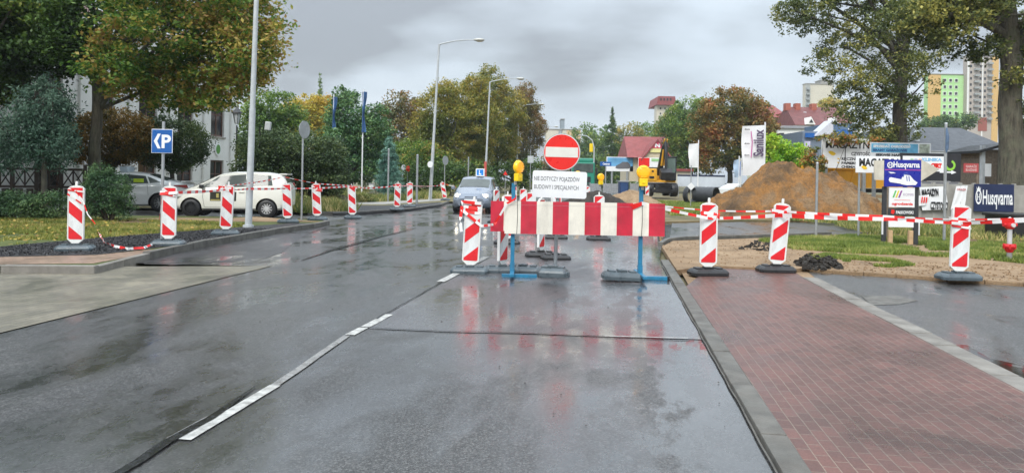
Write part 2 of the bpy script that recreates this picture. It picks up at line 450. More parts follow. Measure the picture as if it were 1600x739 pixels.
def conifer(name, label, loc, H, R, n, mat, barkm, seed=1, tiers=14, droop=.35, leaf=.16, base=.1, ragged=.25, group=None, narrow=1.0):
    g = np.random.default_rng(seed); t = thing(name, label, 'tree', loc, 0, group)
    nb = tiers * 11; z = H * (base + (1 - base) * (g.uniform(0, 1, nb) ** .85)); az = g.uniform(0, 2 * PI, nb)
    L = R * (1 - (z - H * base) / (H * (1 - base))) ** narrow * g.uniform(1 - ragged, 1 + ragged * .4, nb) + .08
    k = g.choice(nb, n, p=L / L.sum()); s = g.uniform(.08, 1, n) ** .75
    ww = (.10 + .16 * L[k]) * (1 - s * .55)
    P = np.stack([np.cos(az[k]) * L[k] * s, np.sin(az[k]) * L[k] * s, z[k] - droop * L[k] * s ** 1.6], 1)
    P += g.normal(size=(n, 3)) * ww[:, None] * np.array([1, 1, .45])
    A, B = leaf_axes(n, leaf, .2, g, .28); A[:, 2] -= leaf * .18
    quads_mesh('crown', P, A, B, mat, t)
    mb = MB(); mb.tube([(0, 0, -.05), (0, 0, H * .5), (0, 0, H * .97)], [R * .07 + .04, R * .04 + .02, .012], 8)
    for i in range(0, nb, 2): mb.tube([(0, 0, z[i]), (math.cos(az[i]) * L[i] * .85, math.sin(az[i]) * L[i] * .85, z[i] - droop * L[i] * .7)], [.025, .008], 4, cap=False)
    mb.build('trunk', barkm, t); return t
def bush(name, label, loc, blobs, n, leaf, mat, seed=1, clump=.25, group=None, cat='shrub', shell=.6, asp=.6, up=.5, stem=None):
    g = np.random.default_rng(seed); t = thing(name, label, cat, loc, 0, group)
    P, cc = crown_points(blobs, n, clump, shell, g, 45); P[:, 2] = np.maximum(P[:, 2], .01)
    A, B = leaf_axes(n, leaf, up, g, asp); quads_mesh('foliage', P, A, B, mat, t)
    mb = MB()
    for i in g.choice(len(cc), min(14, len(cc)), replace=False):
        mb.tube([(cc[i][0] * .1, cc[i][1] * .1, -.02), (cc[i][0] * .5, cc[i][1] * .5, cc[i][2] * .5), tuple(cc[i])], [.03, .02, .006], 5, cap=False)
    mb.build('stems', stem or MATS['bark_brown'], t); return t

# ============================================================ MATERIALS
bark('bark_grey', rgb('3a362d'), rgb('706a5a')); bark('bark_dark', (.035, .03, .025), (.11, .095, .075)); bark('bark_brown', (.05, .038, .028), (.14, .105, .075))
WHITE = M('white_plastic', (.80, .80, .77), .35, var=.06, dirt=.25, scale=9)
REFW = M('white_reflective_film', (.76, .78, .77), .32, var=.08, dirt=.38, scale=7)
REFR = M('red_reflective_film', (.72, .014, .022), .34, var=.15, scale=8, dirt=.22)
CREAM = M('cream_film', (.78, .74, .64), .42, var=.1, dirt=.35, scale=5)
CRIM = M('crimson_film', (.55, .018, .045), .42, var=.25, dirt=.25, scale=5)
RUBB = M('black_rubber', (.022, .022, .023), .35, var=.3, bump=.5, bscale=80)
RUBG = M('dusty_blue_grey_rubber', (.075, .10, .115), .32, var=.35, bump=.5, bscale=50, dirt=.2)
BLUE = M('blue_painted_steel', (.02, .19, .34), .35, var=.2, dirt=.3, scale=14)
GALV = M('galvanised_steel', (.42, .44, .45), .4, metal=.55, var=.15, scale=12, dirt=.15)
POST = M('grey_painted_post', (.48, .51, .52), .45, var=.12, scale=8, dirt=.2)
AMB = M('amber_lens', (.95, .42, .008), .22, var=.08, coat=.5, emit=(1.0, .45, .01), estr=.25)
YEL = M('yellow_plastic', (.9, .62, .01), .35, var=.08)
BLK = M('black_plastic', (.018, .018, .019), .35, var=.2)
DKM = M('dark_metal', (.03, .03, .032), .45, metal=.3, var=.3)
SIGNB = M('sign_blue', (.008, .10, .36), .3, var=.06)
SIGNW = M('sign_white', (.80, .81, .82), .35, var=.04, dirt=.06)
SIGNR = M('sign_red', (.76, .018, .012), .3, var=.06, dirt=.06)
INK = M('black_ink', (.02, .02, .022), .5, var=.1)
WOOD = M('weathered_wood', (.20, .16, .12), .75, var=.35, bump=.5, scale=12)
PINE = M('fresh_timber', (.50, .34, .19), .65, var=.2, scale=9)
CONC = M('concrete', (.33, .32, .29), .7, var=.22, bump=.4, bscale=70, scale=3, dirt=.25)
KERB = M('kerb_concrete', (.125, .12, .105), .6, var=.4, bump=.7, bscale=80, scale=5, dirt=.6)
KERBL = M('pale_kerb', (.22, .205, .18), .65, var=.35, bump=.7, bscale=80, scale=4, dirt=.6)
STUC = M('white_stucco', (.74, .74, .71), .8, var=.06, bump=.2, scale=2, dirt=.1)
BRWN = M('brown_window_frame', (.11, .055, .038), .5, var=.2)
def glassmat(name, col, rough=.04):
    t = NT(name); t.base(t.ramp(t.noise(1.3, 3), [(.3, tuple(x * .5 for x in col)), (.7, col)])); t.rough(rough); t.b.inputs['Specular IOR Level'].default_value = .9; t.b.inputs['IOR'].default_value = 1.6
    MATS[name] = t.m; return t.m
GLASS = glassmat('window_glass', (.045, .045, .045)); GLASS.node_tree.nodes['Principled BSDF'].inputs['Specular IOR Level'].default_value = .4; GLASS.node_tree.nodes['Principled BSDF'].inputs['IOR'].default_value = 1.45; CARG = glassmat('car_glass', (.09, .11, .10), .05); CARG.node_tree.nodes['Principled BSDF'].inputs['Specular IOR Level'].default_value = .5; CARG.node_tree.nodes['Principled BSDF'].inputs['IOR'].default_value = 1.45
CARW = M('white_car_paint', (.74, .76, .75), .18, var=.02, coat=.8, dirt=.04, scale=3)
CARC = M('cream_car_paint', (.80, .79, .71), .2, var=.02, coat=.7, dirt=.05, scale=3)
CARB = M('blue_grey_car_paint', (.20, .23, .28), .22, metal=.35, var=.04, coat=.8, scale=3)
CHRM = M('chrome', (.55, .56, .58), .15, metal=.9, var=.05)
ALLOY = M('alloy_rim', (.45, .46, .47), .28, metal=.7, var=.1)
LAMPW = M('headlight_lens', (.75, .75, .72), .1, var=.05, coat=.5)
LAMPON = M('lit_headlight', (.9, .88, .8), .1, emit=(1, .88, .66), estr=9)
TAIL = M('red_tail_lamp', (.35, .01, .012), .12, coat=.6)

ASPH = asphalt('wet_asphalt', (.022, .022, .022), (.060, .060, .058), wet=.50)
ASPH2 = asphalt('relaid_wet_asphalt', (.034, .031, .032), (.092, .082, .082), wet=.50, seed=5.3)
ASPH3 = asphalt('damp_asphalt', (.025, .026, .027), (.075, .075, .073), wet=.22, gutter=False, seed=9.1)
ASPHD = asphalt('new_dark_asphalt', (.014, .014, .016), (.036, .035, .037), wet=.12, gutter=False, seed=2.1)
REDP = pavers('red_pavers', (rgb('694740'), rgb('573c36')), rgb('786a60'), L=.16, H=.08, msize=.0042, rough=(.24, .5))
BEIP = pavers('grey_beige_pavers', (rgb('7c7769'), rgb('6d695f')), rgb('5a564c'), msize=.005)
SANDP = pavers('sandy_pavers', (rgb('9c8472'), rgb('8a7263')), rgb('6b5d50'), msize=.007)
SAND = soil('sand', [(.3, rgb('6f5c45')), (.45, rgb('8a7256')), (.55, rgb('947c60')), (.7, rgb('a58d70'))], 1.3, .9)
MOUND = soil('excavated_sand', [(.30, rgb('4a3b2a')), (.42, rgb('74593a')), (.50, rgb('986c38')), (.57, rgb('84694a')), (.72, rgb('a08562'))], .55, 1.0, bd=.14, grit=16)
MILL = soil('asphalt_millings', [(.3, (.016, .016, .018)), (.7, (.05, .05, .052))], 5, 1.0, rough=.6, grit=38, bd=.05)
GSOIL = soil('grass_soil', [(.3, rgb('3e4420')), (.55, rgb('55602a')), (.75, rgb('6f6a3f'))], .8, .8)
EARTH = soil('dark_earth', [(.3, (.02, .017, .014)), (.7, (.07, .058, .046))], 2.5, 1.0, bd=.08, grit=30)
FIELD = soil('field_ground', [(.3, rgb('4c4d30')), (.5, rgb('6a6446')), (.75, rgb('7d7358'))], .12, .6)
PAINT = M('road_paint', (.52, .52, .49), .35, var=.4, scale=16, bump=.6, bscale=120, dirt=.7)
WORN = M('worn_road_paint', (.28, .28, .27), .3, var=.5, scale=14, bump=.4, bscale=150, dirt=.75)
CRACK = M('joint_bitumen', (.008, .008, .009), .22, var=.3, scale=20)
WATER = M('puddle_water', (.02, .019, .018), .03, var=.1)

# ============================================================ GROUND
def cl(c, Y): return (c + SL * Y, Y)               # point at lateral offset c from the view axis line, depth Y
slab('ground', [(-560, -60), (560, -60), (560, 700), (-560, 700)], -.06, FIELD)
RE = .87                                            # kerb face, right
LE = -5.62                                          # left asphalt edge near the camera
road_pts = [cl(RE, -8), cl(RE, 13.5), G(1034, 383)[:2], G(1052, 375)[:2], G(1180, 371)[:2], G(1290, 366)[:2], G(1420, 362)[:2], (20, 22.5), (13.5, 22.0), G(1290, 347)[:2], G(1160, 346)[:2], G(1050, 348)[:2], cl(RE + .8, 30), cl(RE + .8, 420), cl(-8.2, 420), cl(-8.2, 44), G(700, 318)[:2], G(640, 331)[:2], G(560, 336)[:2], G(480, 336)[:2], G(400, 334)[:2], (-30, 30), (-30, 22.3), G(400, 345)[:2], G(455, 348)[:2],
            G(515, 352)[:2], G(430, 366)[:2], G(330, 384)[:2], G(235, 401)[:2], cl(-7.75, 11.6), cl(LE, 11.6), cl(LE, -8)]
slab('road', road_pts, 0.0, ASPH)
# side-street surface, lighter and damp
slab('side_street', [G(1046, 375.5)[:2], G(1180, 372)[:2], G(1290, 367)[:2], G(1420, 363)[:2], (20, 22.3), (13.5, 21.8), G(1290, 348)[:2], G(1160, 347)[:2], G(1050, 349)[:2]], .004, ASPH3)
slab('side_street', [G(700, 330)[:2], G(660, 336)[:2], G(600, 338.5)[:2], G(480, 338)[:2], G(400, 336)[:2], (-30, 29.8), (-30, 22.6), G(400, 344)[:2], G(455, 347)[:2], G(530, 347)[:2], G(640, 350)[:2], G(700, 344)[:2]], .004, ASPH3)
# relaid lane beyond the transverse joint
jn = [G(563, 513), G(700, 519), G(830, 522), G(960, 527), G(1098, 531)]
slab('road_patch', [p[:2] for p in jn] + [cl(RE - .03, 12), cl(RE - .03, 40), cl(-2.35, 40), cl(-2.37, 12)], .004, ASPH2)
slab('road_patch', [G(150, 412)[:2], G(235, 402.5)[:2], G(330, 385)[:2], G(430, 367.5)[:2], G(512, 354)[:2], G(470, 372)[:2], G(440, 395)[:2], G(395, 410)[:2]], .004, ASPHD)
slab('bay_paving', [cl(LE - .02, -8), cl(LE - .02, 11.58), G(150, 417)[:2], G(-150, 417)[:2], (-16, 10.6), (-16, -8)], .006, BEIP)

def ribbon(mb, pts, w, z, mi=0, jit=0.0):
    for i in range(len(pts) - 1):
        a = Vector(pts[i][:2]); b = Vector(pts[i + 1][:2]); d = (b - a).normalized(); n = Vector((-d.y, d.x))
        wa = w[i] if isinstance(w, list) else w; wb = w[i + 1] if isinstance(w, list) else w
        mb.add([(a.x + n.x * wa / 2, a.y + n.y * wa / 2, z), (a.x - n.x * wa / 2, a.y - n.y * wa / 2, z), (b.x - n.x * wb / 2, b.y - n.y * wb / 2, z), (b.x + n.x * wb / 2, b.y + n.y * wb / 2, z)], [(0, 1, 2, 3)], mi)
def wobble(pts, step=.25, amp=.012):
    out = []
    for i in range(len(pts) - 1):
        a = Vector(pts[i][:2]); b = Vector(pts[i + 1][:2]); n = max(1, int((b - a).length / step))
        for k in range(n):
            p = a.lerp(b, k / n); q = mnoise.noise(Vector((p.x * 2.3, p.y * 2.3, 0))); out.append((p.x + q * amp * 2, p.y + q * amp))
    out.append(tuple(pts[-1][:2])); return out
# road markings
for a, b, w, nm, z in (((288, 688), (430, 603), .082, PAINT, .008), ((430, 603), (542, 525), .065, WORN, .0085), ((546, 524), (608, 492), .095, PAINT, .008), ((688, 441), (713, 428), .12, PAINT, .010),
                    ((742, 411), (760, 402), .12, WORN, .010), ((266, 687), (330, 652), .05, WORN, .0085), ((720, 424), (738, 414), .10, WORN, .010)):
    mb = MB(); ribbon(mb, wobble([G(*a), G(*b)], .12, .004), w, z); mb.build('road_marking', nm)['kind'] = 'structure'
# dark joints between the asphalt lanes
for pts, w in (([G(150, 760), G(215, 722), G(262, 692), G(330, 655), G(400, 604)], [.05, .065, .06, .04, .008]), ([G(590, 499), G(640, 470), G(690, 441)], .02), ([G(560, 512), G(600, 514), G(700, 519), G(760, 519), G(830, 522), G(960, 527), G(1100, 532)], .018),
               ([G(470, 408), G(520, 391), G(555, 381), G(600, 369), G(650, 357)], [.02, .12, .15, .10, .03]), ([G(262, 415), G(330, 412), G(395, 411), G(435, 407)], .05)):
    P = wobble(pts, .1, .012); W = w if not isinstance(w, list) else [float(np.interp(i / (len(P) - 1), np.linspace(0, 1, len(w)), w)) for i in range(len(P))]
    mb = MB(); ribbon(mb, P, W, .012); mb.build('road_joint', CRACK)['kind'] = 'structure'
mb = MB(); ribbon(mb, wobble([G(945, 526.5), G(1075, 530)], .08, .006), .022, .014); mb.build('road_marking', PAINT)['kind'] = 'structure'

gg_ = np.random.default_rng(77); gq = [cl(gg_.uniform(-5, .8), gg_.uniform(4, 14)) for _ in range(90)]
GRIT_AT = gq
# kerbs : individual stones with dark gaps
def kerb(pts, w, z0, z1, mat=KERB, step=1.0, name='kerb', low=None):
    P = [Vector(p[:2]) for p in pts]; mb = MB(); acc = []
    for i in range(len(P) - 1):
        a, b = P[i], P[i + 1]; L = (b - a).length; n = max(1, round(L / step)); d = (b - a) / L; nn = Vector((-d.y, d.x))
        for k in range(n):
            s0 = a + d * (L * k / n + .004); s1 = a + d * (L * (k + 1) / n - .004)
            mid = (s0 + s1) / 2; h = (s1 - s0).length / 2; j = random.uniform(-.006, .006)
            Mx = Matrix.Translation((mid.x, mid.y, 0)) @ Matrix.Rotation(math.atan2(d.y, d.x) + random.uniform(-.004, .004), 4, 'Z')
            mb.bbox(-h, h, 0, w, z0, z1 + j, .012, M=Mx)
    o = mb.build(name, mat); o['kind'] = 'structure'; return o
# right pavement
SWR = 2.95; PZ = .04
slab('pavement', [cl(RE + .15, -8), cl(RE + .15, 9.9), G(1110, 417, .04)[:2], G(1240, 424, .04)[:2], cl(SWR, 10.6), cl(SWR, 7), cl(SWR, -8)], PZ, REDP, .05)
kerb([cl(RE, -6), cl(RE, 13.2)][::-1], .15, -.2, .046)
kerb([G(1036, 384), G(1046, 378), G(1075, 374.5), G(1180, 372), G(1300, 367)], .12, -.2, .085, step=.7)
kerb([cl(SWR, 11.0), cl(SWR, -6)], .22, -.2, .048, mat=KERBL, step=.5)
# gutter silt line beside the right kerb
mb = MB(); ribbon(mb, wobble([cl(RE - .012, -2), cl(RE - .012, 12.5)], .07, .006), .012, .016); mb.build('kerb_joint_mortar', KERB)['kind'] = 'structure'
# driveway on the right, sunk slightly below the pavement
dv = [G(1262, 424, .02), G(1300, 428, .02), G(1400, 434, .02), G(1480, 440, .02), G(1600, 448, .02), G(1800, 462, .02)]
slab('driveway', [cl(SWR + .22, -8), cl(SWR + .22, 10.9)] + [p[:2] for p in dv] + [(14, 8), (14, -8)], .02, ASPH3)
kerb([p for p in dv],   .14, -.1, .085, mat=SAND, step=.5)
slab('driveway_scar', [G(1345, 462, .02)[:2], G(1400, 463, .02)[:2], G(1435, 470, .02)[:2], G(1405, 476, .02)[:2], G(1362, 477, .02)[:2]], .025, M('scraped_asphalt', (.13, .125, .11), .6, var=.5, scale=9, dirt=.8))
# standing water in the low corner of the driveway
slab('puddle', [G(1492, 538, .02)[:2], G(1512, 540, .02)[:2], G(1545, 560, .02)[:2], G(1600, 572, .02)[:2], G(1680, 590, .02)[:2], G(1690, 620, .02)[:2], G(1600, 596, .02)[:2], G(1545, 577, .02)[:2], G(1508, 553, .02)[:2]], .026, WATER)
# right verge: sand, grass patches
vr = [G(1034, 383, .1), G(1052, 376, .1), G(1180, 372, .1), G(1300, 367, .1), Vector((12, 18.6, 0)), Vector((26, 20, 0)), Vector((26, 7, 0))] + [p + Vector((.05, .13, 0)) for p in dv[::-1]] + [G(1240, 423, .05), G(1110, 417, .05), Vector((*cl(RE + .15, 11.4), 0))]
slab('verge_soil', [p[:2] for p in vr], .075, SAND, .09)
slab('far_verge_soil', [G(1040, 349)[:2], G(1160, 346)[:2], G(1290, 346.5)[:2], (13.5, 22.3), (40, 23), (60, 70), (26, 75), cl(RE + .9, 75), cl(RE + .9, 30)], .06, soil('mixed_site_soil', [(.3, rgb('4a4a2c')), (.5, rgb('6d6344')), (.7, rgb('8c7858'))], .5, .8))

slab('verge_base', [cl(RE + .2, 9.5), cl(SWR + .3, 9.5), (7, 8.5), (30, 7), (30, 16), (20, 18.5), G(1420, 364, .0)[:2], G(1290, 368, .0)[:2], G(1180, 373, .0)[:2], G(1052, 377, .0)[:2], G(1040, 383, .0)[:2]], .015, SAND)
# left verge
lk = [G(-220, 417, .1), G(0, 417, .1), G(148, 418, .1), G(235, 401, .05), G(330, 384), G(430, 366), G(490, 357), G(515, 352)]
lv = [(-26, 12.0)] + [p[:2] for p in lk] + [G(505, 348)[:2], G(455, 347)[:2], G(400, 344)[:2], (-26, 22.2)]
slab('left_verge', lv, .10, GSOIL, 0)
kerb([lk[0], lk[1], lk[2]], .14, -.2, .118, mat=KERBL, step=1.0)
kerb([lk[2], lk[3]], .12, -.2, .112, mat=KERBL, step=1.0)
kerb(lk[3:], .14, -.2, .135, step=.8)
kerb([G(515, 352), G(505, 347.5), G(470, 345)], .12, -.2, .12, step=.5)
slab('paving_strip', [(-20, 12.35)] + [G(0, 413.5, .1)[:2], G(146, 412, .1)[:2], G(240, 395, .1)[:2], G(236, 390, .1)[:2], G(150, 399, .1)[:2], G(0, 402, .1)[:2]] + [(-20, 13.3)], .106, SANDP, 0)
slab('millings_bed', [(-20, 13.3), G(0, 402, .1)[:2], G(150, 399, .1)[:2], G(236, 389, .1)[:2], G(330, 376, .1)[:2], G(430, 359, .1)[:2], G(505, 349, .1)[:2], G(450, 349.5, .1)[:2], G(330, 359, .1)[:2], G(210, 368, .1)[:2], G(100, 377, .1)[:2], G(0, 386, .1)[:2], (-20, 15.2)], .112, MILL, 0)
slab('dirt_path', [G(130, 352, .1)[:2], G(250, 346, .1)[:2], G(330, 346, .1)[:2], G(500, 347, .1)[:2], G(400, 344)[:2], (-9, 22.1), G(280, 341, .1)[:2], G(150, 343, .1)[:2]], .115, SAND)
# far side of the left side street
slab('far_left_verge', [G(700, 317.5)[:2], G(690, 322)[:2], G(640, 330)[:2], G(560, 335)[:2], G(480, 335)[:2], G(400, 333)[:2], (-30, 30.3), (-60, 34), (-60, 110), (-26, 110), cl(-8.3, 110), cl(-8.3, 44)], .09, thick=0, mat=soil('dry_verge', [(.3, rgb('4e4a2a')), (.5, rgb('6f6842')), (.7, rgb('857a58'))], .7, .8))
kerb([G(702, 317.5), G(690, 322.5), G(640, 330.5), G(560, 335.5), G(480, 336)][::-1], .14, -.2, .13, step=.9)
slab('far_millings', [G(690, 320, .1)[:2], G(640, 327, .1)[:2], G(560, 332, .1)[:2], G(520, 333, .1)[:2], G(520, 321, .1)[:2], G(600, 321, .1)[:2], G(690, 316, .1)[:2]], .10, MILL)
slab('far_footway', [G(700, 313, .1)[:2], G(600, 319.5, .1)[:2], G(520, 319.5, .1)[:2], G(520, 316.5, .1)[:2], G(600, 316, .1)[:2], G(700, 310.5, .1)[:2]], .115, CONC)

# ---------- grass and scattered leaves
def scatter_poly(poly, n, g):
    P = np.array([p[:2] for p in poly]); mn, mxx = P.min(0), P.max(0); out = np.zeros((0, 2))
    while len(out) < n:
        q = g.uniform(mn, mxx, size=(n * 2, 2)); x, y = q[:, 0], q[:, 1]; ins = np.zeros(len(q), bool); j = len(P) - 1
        for i in range(len(P)):
            with np.errstate(divide='ignore', invalid='ignore'):
                c = ((P[i, 1] > y) != (P[j, 1] > y)) & (x < (P[j, 0] - P[i, 0]) * (y - P[i, 1]) / (P[j, 1] - P[i, 1]) + P[i, 0])
            ins ^= c; j = i
        out = np.vstack([out, q[ins]])
    return out[:n]
def grass(name, poly, n, h, z, mat, label, seed=1, patch=.0, w=.014):
    g = np.random.default_rng(seed); q = scatter_poly(poly, n, g)
    if patch:
        k = np.array([mnoise.noise(Vector((a * .9, b * .9, seed))) + .4 * mnoise.noise(Vector((a * 3.1, b * 3.1, seed))) for a, b in q]); q = q[k > patch - .35]
    n = len(q); az = g.uniform(0, 2 * PI, n); hh = h * g.uniform(.4, 1.3, n); ln = g.uniform(.1, .9, n)
    base = np.stack([q[:, 0], q[:, 1], np.full(n, z)], 1); side = np.stack([np.cos(az), np.sin(az), np.zeros(n)], 1) * w
    la = az + g.uniform(-1, 1, n); tip = base + np.stack([np.cos(la) * hh * ln, np.sin(la) * hh * ln, hh], 1)
    V = np.empty((n, 3, 3)); V[:, 0] = base - side; V[:, 1] = base + side; V[:, 2] = tip
    me = bpy.data.meshes.new(name); me.vertices.add(n * 3); me.vertices.foreach_set('co', V.ravel())
    me.loops.add(n * 3); me.loops.foreach_set('vertex_index', np.arange(n * 3, dtype=np.int32))
    me.polygons.add(n); me.polygons.foreach_set('loop_start', np.arange(0, n * 3, 3, dtype=np.int32)); me.polygons.foreach_set('loop_total', np.full(n, 3, dtype=np.int32))
    me.materials.append(mat); me.update(calc_edges=True)
    o = bpy.data.objects.new(name, me); COL.objects.link(o); return tag(o, label, 'grass', kind='stuff')
GR1 = leafmat('yellow_green_grass', [(.0, rgb('444c20')), (.4, rgb('5b622a')), (.75, rgb('716f36')), (1, rgb('82784a'))], .8, .2, .7)
GR2 = leafmat('fresh_green_grass', [(.0, rgb('3e4c20')), (.45, rgb('55642a')), (.8, rgb('6e7438')), (1, rgb('857f50'))], .9, .2, .7)
GR3 = leafmat('dull_weeds', [(.0, rgb('3c4a22')), (.45, rgb('5a6332')), (.8, rgb('807a4a')), (1, rgb('94865c'))], .7, .2, .8)
gl = [(-22, 15.2), G(0, 386, .1), G(100, 377, .1), G(210, 368, .1), G(330, 359, .1), G(400, 353, .1), G(330, 347, .1), G(150, 342, .1), G(0, 340, .1), (-22, 21.5)]
grass('grass', gl, 90000, .07, .10, GR1, 'yellowing lawn with fallen leaves behind the striped beacons on the left', 1, .12)
gr = [G(1185, 375, .1), G(1240, 371, .1), G(1330, 368, .1), G(1450, 372, .1), G(1600, 380, .1), G(1700, 390, .1), G(1700, 408, .1), G(1600, 410, .1), G(1520, 402, .1), G(1430, 398, .1), G(1330, 394, .1), G(1240, 388, .1)]
grass('grass', gr, 90000, .09, .075, GR2, 'bright green grass band running past the sign posts and the hydrant', 2, .18)
gr2 = [G(1255, 402, .1), G(1290, 396, .1), G(1380, 401, .1), G(1430, 413, .1), G(1390, 416, .1), G(1300, 410, .1)]
grass('grass', gr2, 16000, .06, .075, GR2, 'small tuft of green grass on the bare sand beside the clods', 3, .38)
gr3 = [G(1130, 343), G(1290, 340), G(1500, 338), G(1640, 345), (12.2, 19), G(1330, 366, .1), G(1420, 362, .1), G(1290, 345), G(1180, 346)]
gw = [G(1200, 345), G(1300, 343), G(1420, 335), G(1600, 338), G(1700, 345), G(1700, 385, .1), G(1600, 377, .1), G(1450, 369, .1), G(1350, 365, .1), G(1300, 353)]
grass('weeds', gw, 60000, .20, .08, GR3, 'tall dull weeds between the sand heap and the concrete wall', 4, .12, .02)
gf = [G(470, 333, .1), G(560, 330, .1), G(520, 319, .1), G(700, 309, .1), G(700, 300, .1), G(500, 300, .1), G(380, 318, .1)]
grass('weeds', gf, 60000, .40, .09, GR3, 'dry brownish green weeds beyond the side street on the left', 5, .1, .03)
grass('grass', [cl(RE + 1.5, 30), G(1130, 340), G(1210, 330), (16, 48), cl(RE + 2, 52)], 40000, .12, .06, GR2, 'thin grass on the building site round the excavator', 6, .2, .03)
def litter(name, poly, n, z, mat, label, s=.09, seed=3):
    g = np.random.default_rng(seed); q = scatter_poly(poly, n, g); C = np.stack([q[:, 0], q[:, 1], np.full(n, z) + g.uniform(0, .03, n)], 1)
    A, B = leaf_axes(n, s, 3.0, g, .8); return tag(quads_mesh(name, C, A, B, mat), label, 'leaves', kind='stuff')
LIT = leafmat('fallen_leaves', [(0, rgb('4a3520')), (.5, rgb('75592c')), (1, rgb('94803c'))], 3, .1, 1)
litter('fallen_leaves', gl, 1500, .13, LIT, 'yellow and brown leaves lying on the left lawn')
litter('fallen_leaves', gw, 700, .12, LIT, 'brown leaves lying among the weeds on the right', seed=9)
def gravel(name, poly, n, z, mat, label, s=.02, seed=2):
    g = np.random.default_rng(seed); q = scatter_poly(poly, n, g); mb = MB()
    for x, y in q:
        r = s * g.uniform(.5, 1.6); a = g.uniform(0, 6.28, 6)
        vs = [(x + r * math.cos(k * 2.09 + a[0]), y + r * math.sin(k * 2.09 + a[0]), z) for k in range(3)] + [(x + r * .5 * math.cos(k * 2.09 + a[1]), y + r * .5 * math.sin(k * 2.09 + a[1]), z + r * g.uniform(.5, 1)) for k in range(3)]
        mb.add(vs, [(3, 4, 5), (0, 1, 4), (0, 4, 3), (1, 2, 5), (1, 5, 4), (2, 0, 3), (2, 3, 5)])
    return tag(mb.build(name, mat), label, 'gravel', kind='stuff')
gravel('loose_millings', [G(0, 401, .1), G(150, 398, .1), G(236, 388, .1), G(330, 375, .1), G(430, 358, .1), G(330, 360, .1), G(210, 369, .1), G(0, 387, .1)], 5000, .112, M('millings_stone', (.03, .03, .032), .6, var=.5), 'black asphalt millings strewn along the left kerb', .022)
gravel('clods', [G(1240, 408, .1), G(1262, 397, .1), G(1300, 402, .1), G(1318, 418, .1), G(1262, 420, .1)], 330, .07, MATS['dark_earth'], 'heap of dark earth clods beside the beacon with a black foot', .055, 4)
gravel('crumbs', [p[:2] for p in dv[::-1]] + [G(1262, 415, .1)[:2], G(1330, 405, .1)[:2], G(1600, 412, .1)[:2], G(1750, 430, .1)[:2]], 900, .075, SAND, 'crumbs of sand and stone along the driveway edge', .018, 14)
gravel('clods', [G(1155, 388, .1), G(1180, 376, .1), G(1215, 379, .1), G(1205, 391, .1)], 110, .07, MATS['dark_earth'], 'small line of dark clods on the sand behind two beacons', .04, 5)
mb = MB()
for (x_, y_) in GRIT_AT:
    r_ = random.uniform(.003, .009); mb.lathe([(.001, 0), (r_, .002), (r_ * .7, r_ * .7), (.001, r_)], 5, M=Matrix.Translation((x_, y_, .005)))
tag(mb.build('road_grit', M('grit', (.05, .045, .04), .6)), 'scattered small grit on the wet lanes', 'gravel', kind='stuff')
gravel('pebbles', [p[:2] for p in vr[:4]] + [G(1300, 395, .1)[:2], G(1240, 420, .1)[:2], G(1060, 408, .1)[:2]], 700, .075, SAND, 'small stones lying on the bare sand patch', .015, 6)

# ============================================================ STREET WORKS
def clip_band(x0, x1, z0, z1, zc, sl, th):
    """part of the band |z - zc - sl*x| < th/2 inside the rectangle"""
    poly = [(x0, z0), (x1, z0), (x1, z1), (x0, z1)]
    for sg in (1, -1):
        out = []
        f = lambda p: th / 2 - sg * (p[1] - zc - sl * p[0])
        for i in range(len(poly)):
            a, b = poly[i], poly[(i + 1) % len(poly)]; fa, fb = f(a), f(b)
            if fa >= 0: out.append(a)
            if (fa > 0) != (fb > 0):
                t = fa / (fa - fb); out.append((a[0] + (b[0] - a[0]) * t, a[1] + (b[1] - a[1]) * t))
        poly = out
        if len(poly) < 3: return None
    return poly
def rubber_foot_mb(w=.60, d=.36, h=.095, slot=True):
    mb = MB(); hw, hd = w / 2, d / 2
    prof = [(1.0, 0.0), (1.0, .45), (.93, .72), (.80, 1.0)]
    vs = []; ring = []
    for k, (s, q) in enumerate(prof):
        cut = .16
        pts = [(-1, -1 + cut * 2), (-1 + cut, -1), (1 - cut, -1), (1, -1 + cut * 2), (1, 1 - cut * 2), (1 - cut, 1), (-1 + cut, 1), (-1, 1 - cut * 2)]
        for a, b in pts: vs.append((a * (hw - (1 - s) * .25), b * (hd - (1 - s) * .25), q * h))
    fs = [(k * 8 + i, k * 8 + (i + 1) % 8, (k + 1) * 8 + (i + 1) % 8, (k + 1) * 8 + i) for k in range(3) for i in range(8)] + [tuple(range(24, 32)), tuple(range(8))[::-1]]
    mb.add(vs, fs)
    # handle recess bars and the raised sockets
    for sx in (-1, 1):
        mb.bbox(sx * hw * .55 - .05, sx * hw * .55 + .05, -hd * .45, hd * .45, h * .9, h * 1.22, .008)
        mb.bbox(sx * hw * .9 - .04, sx * hw * .9 + .04, -hd * .3, hd * .3, h * .1, h * .55, .008)
    mb.bbox(-.07, .07, -.07, .07, h * .9, h * 1.35, .01)
    return mb
_bc = {}
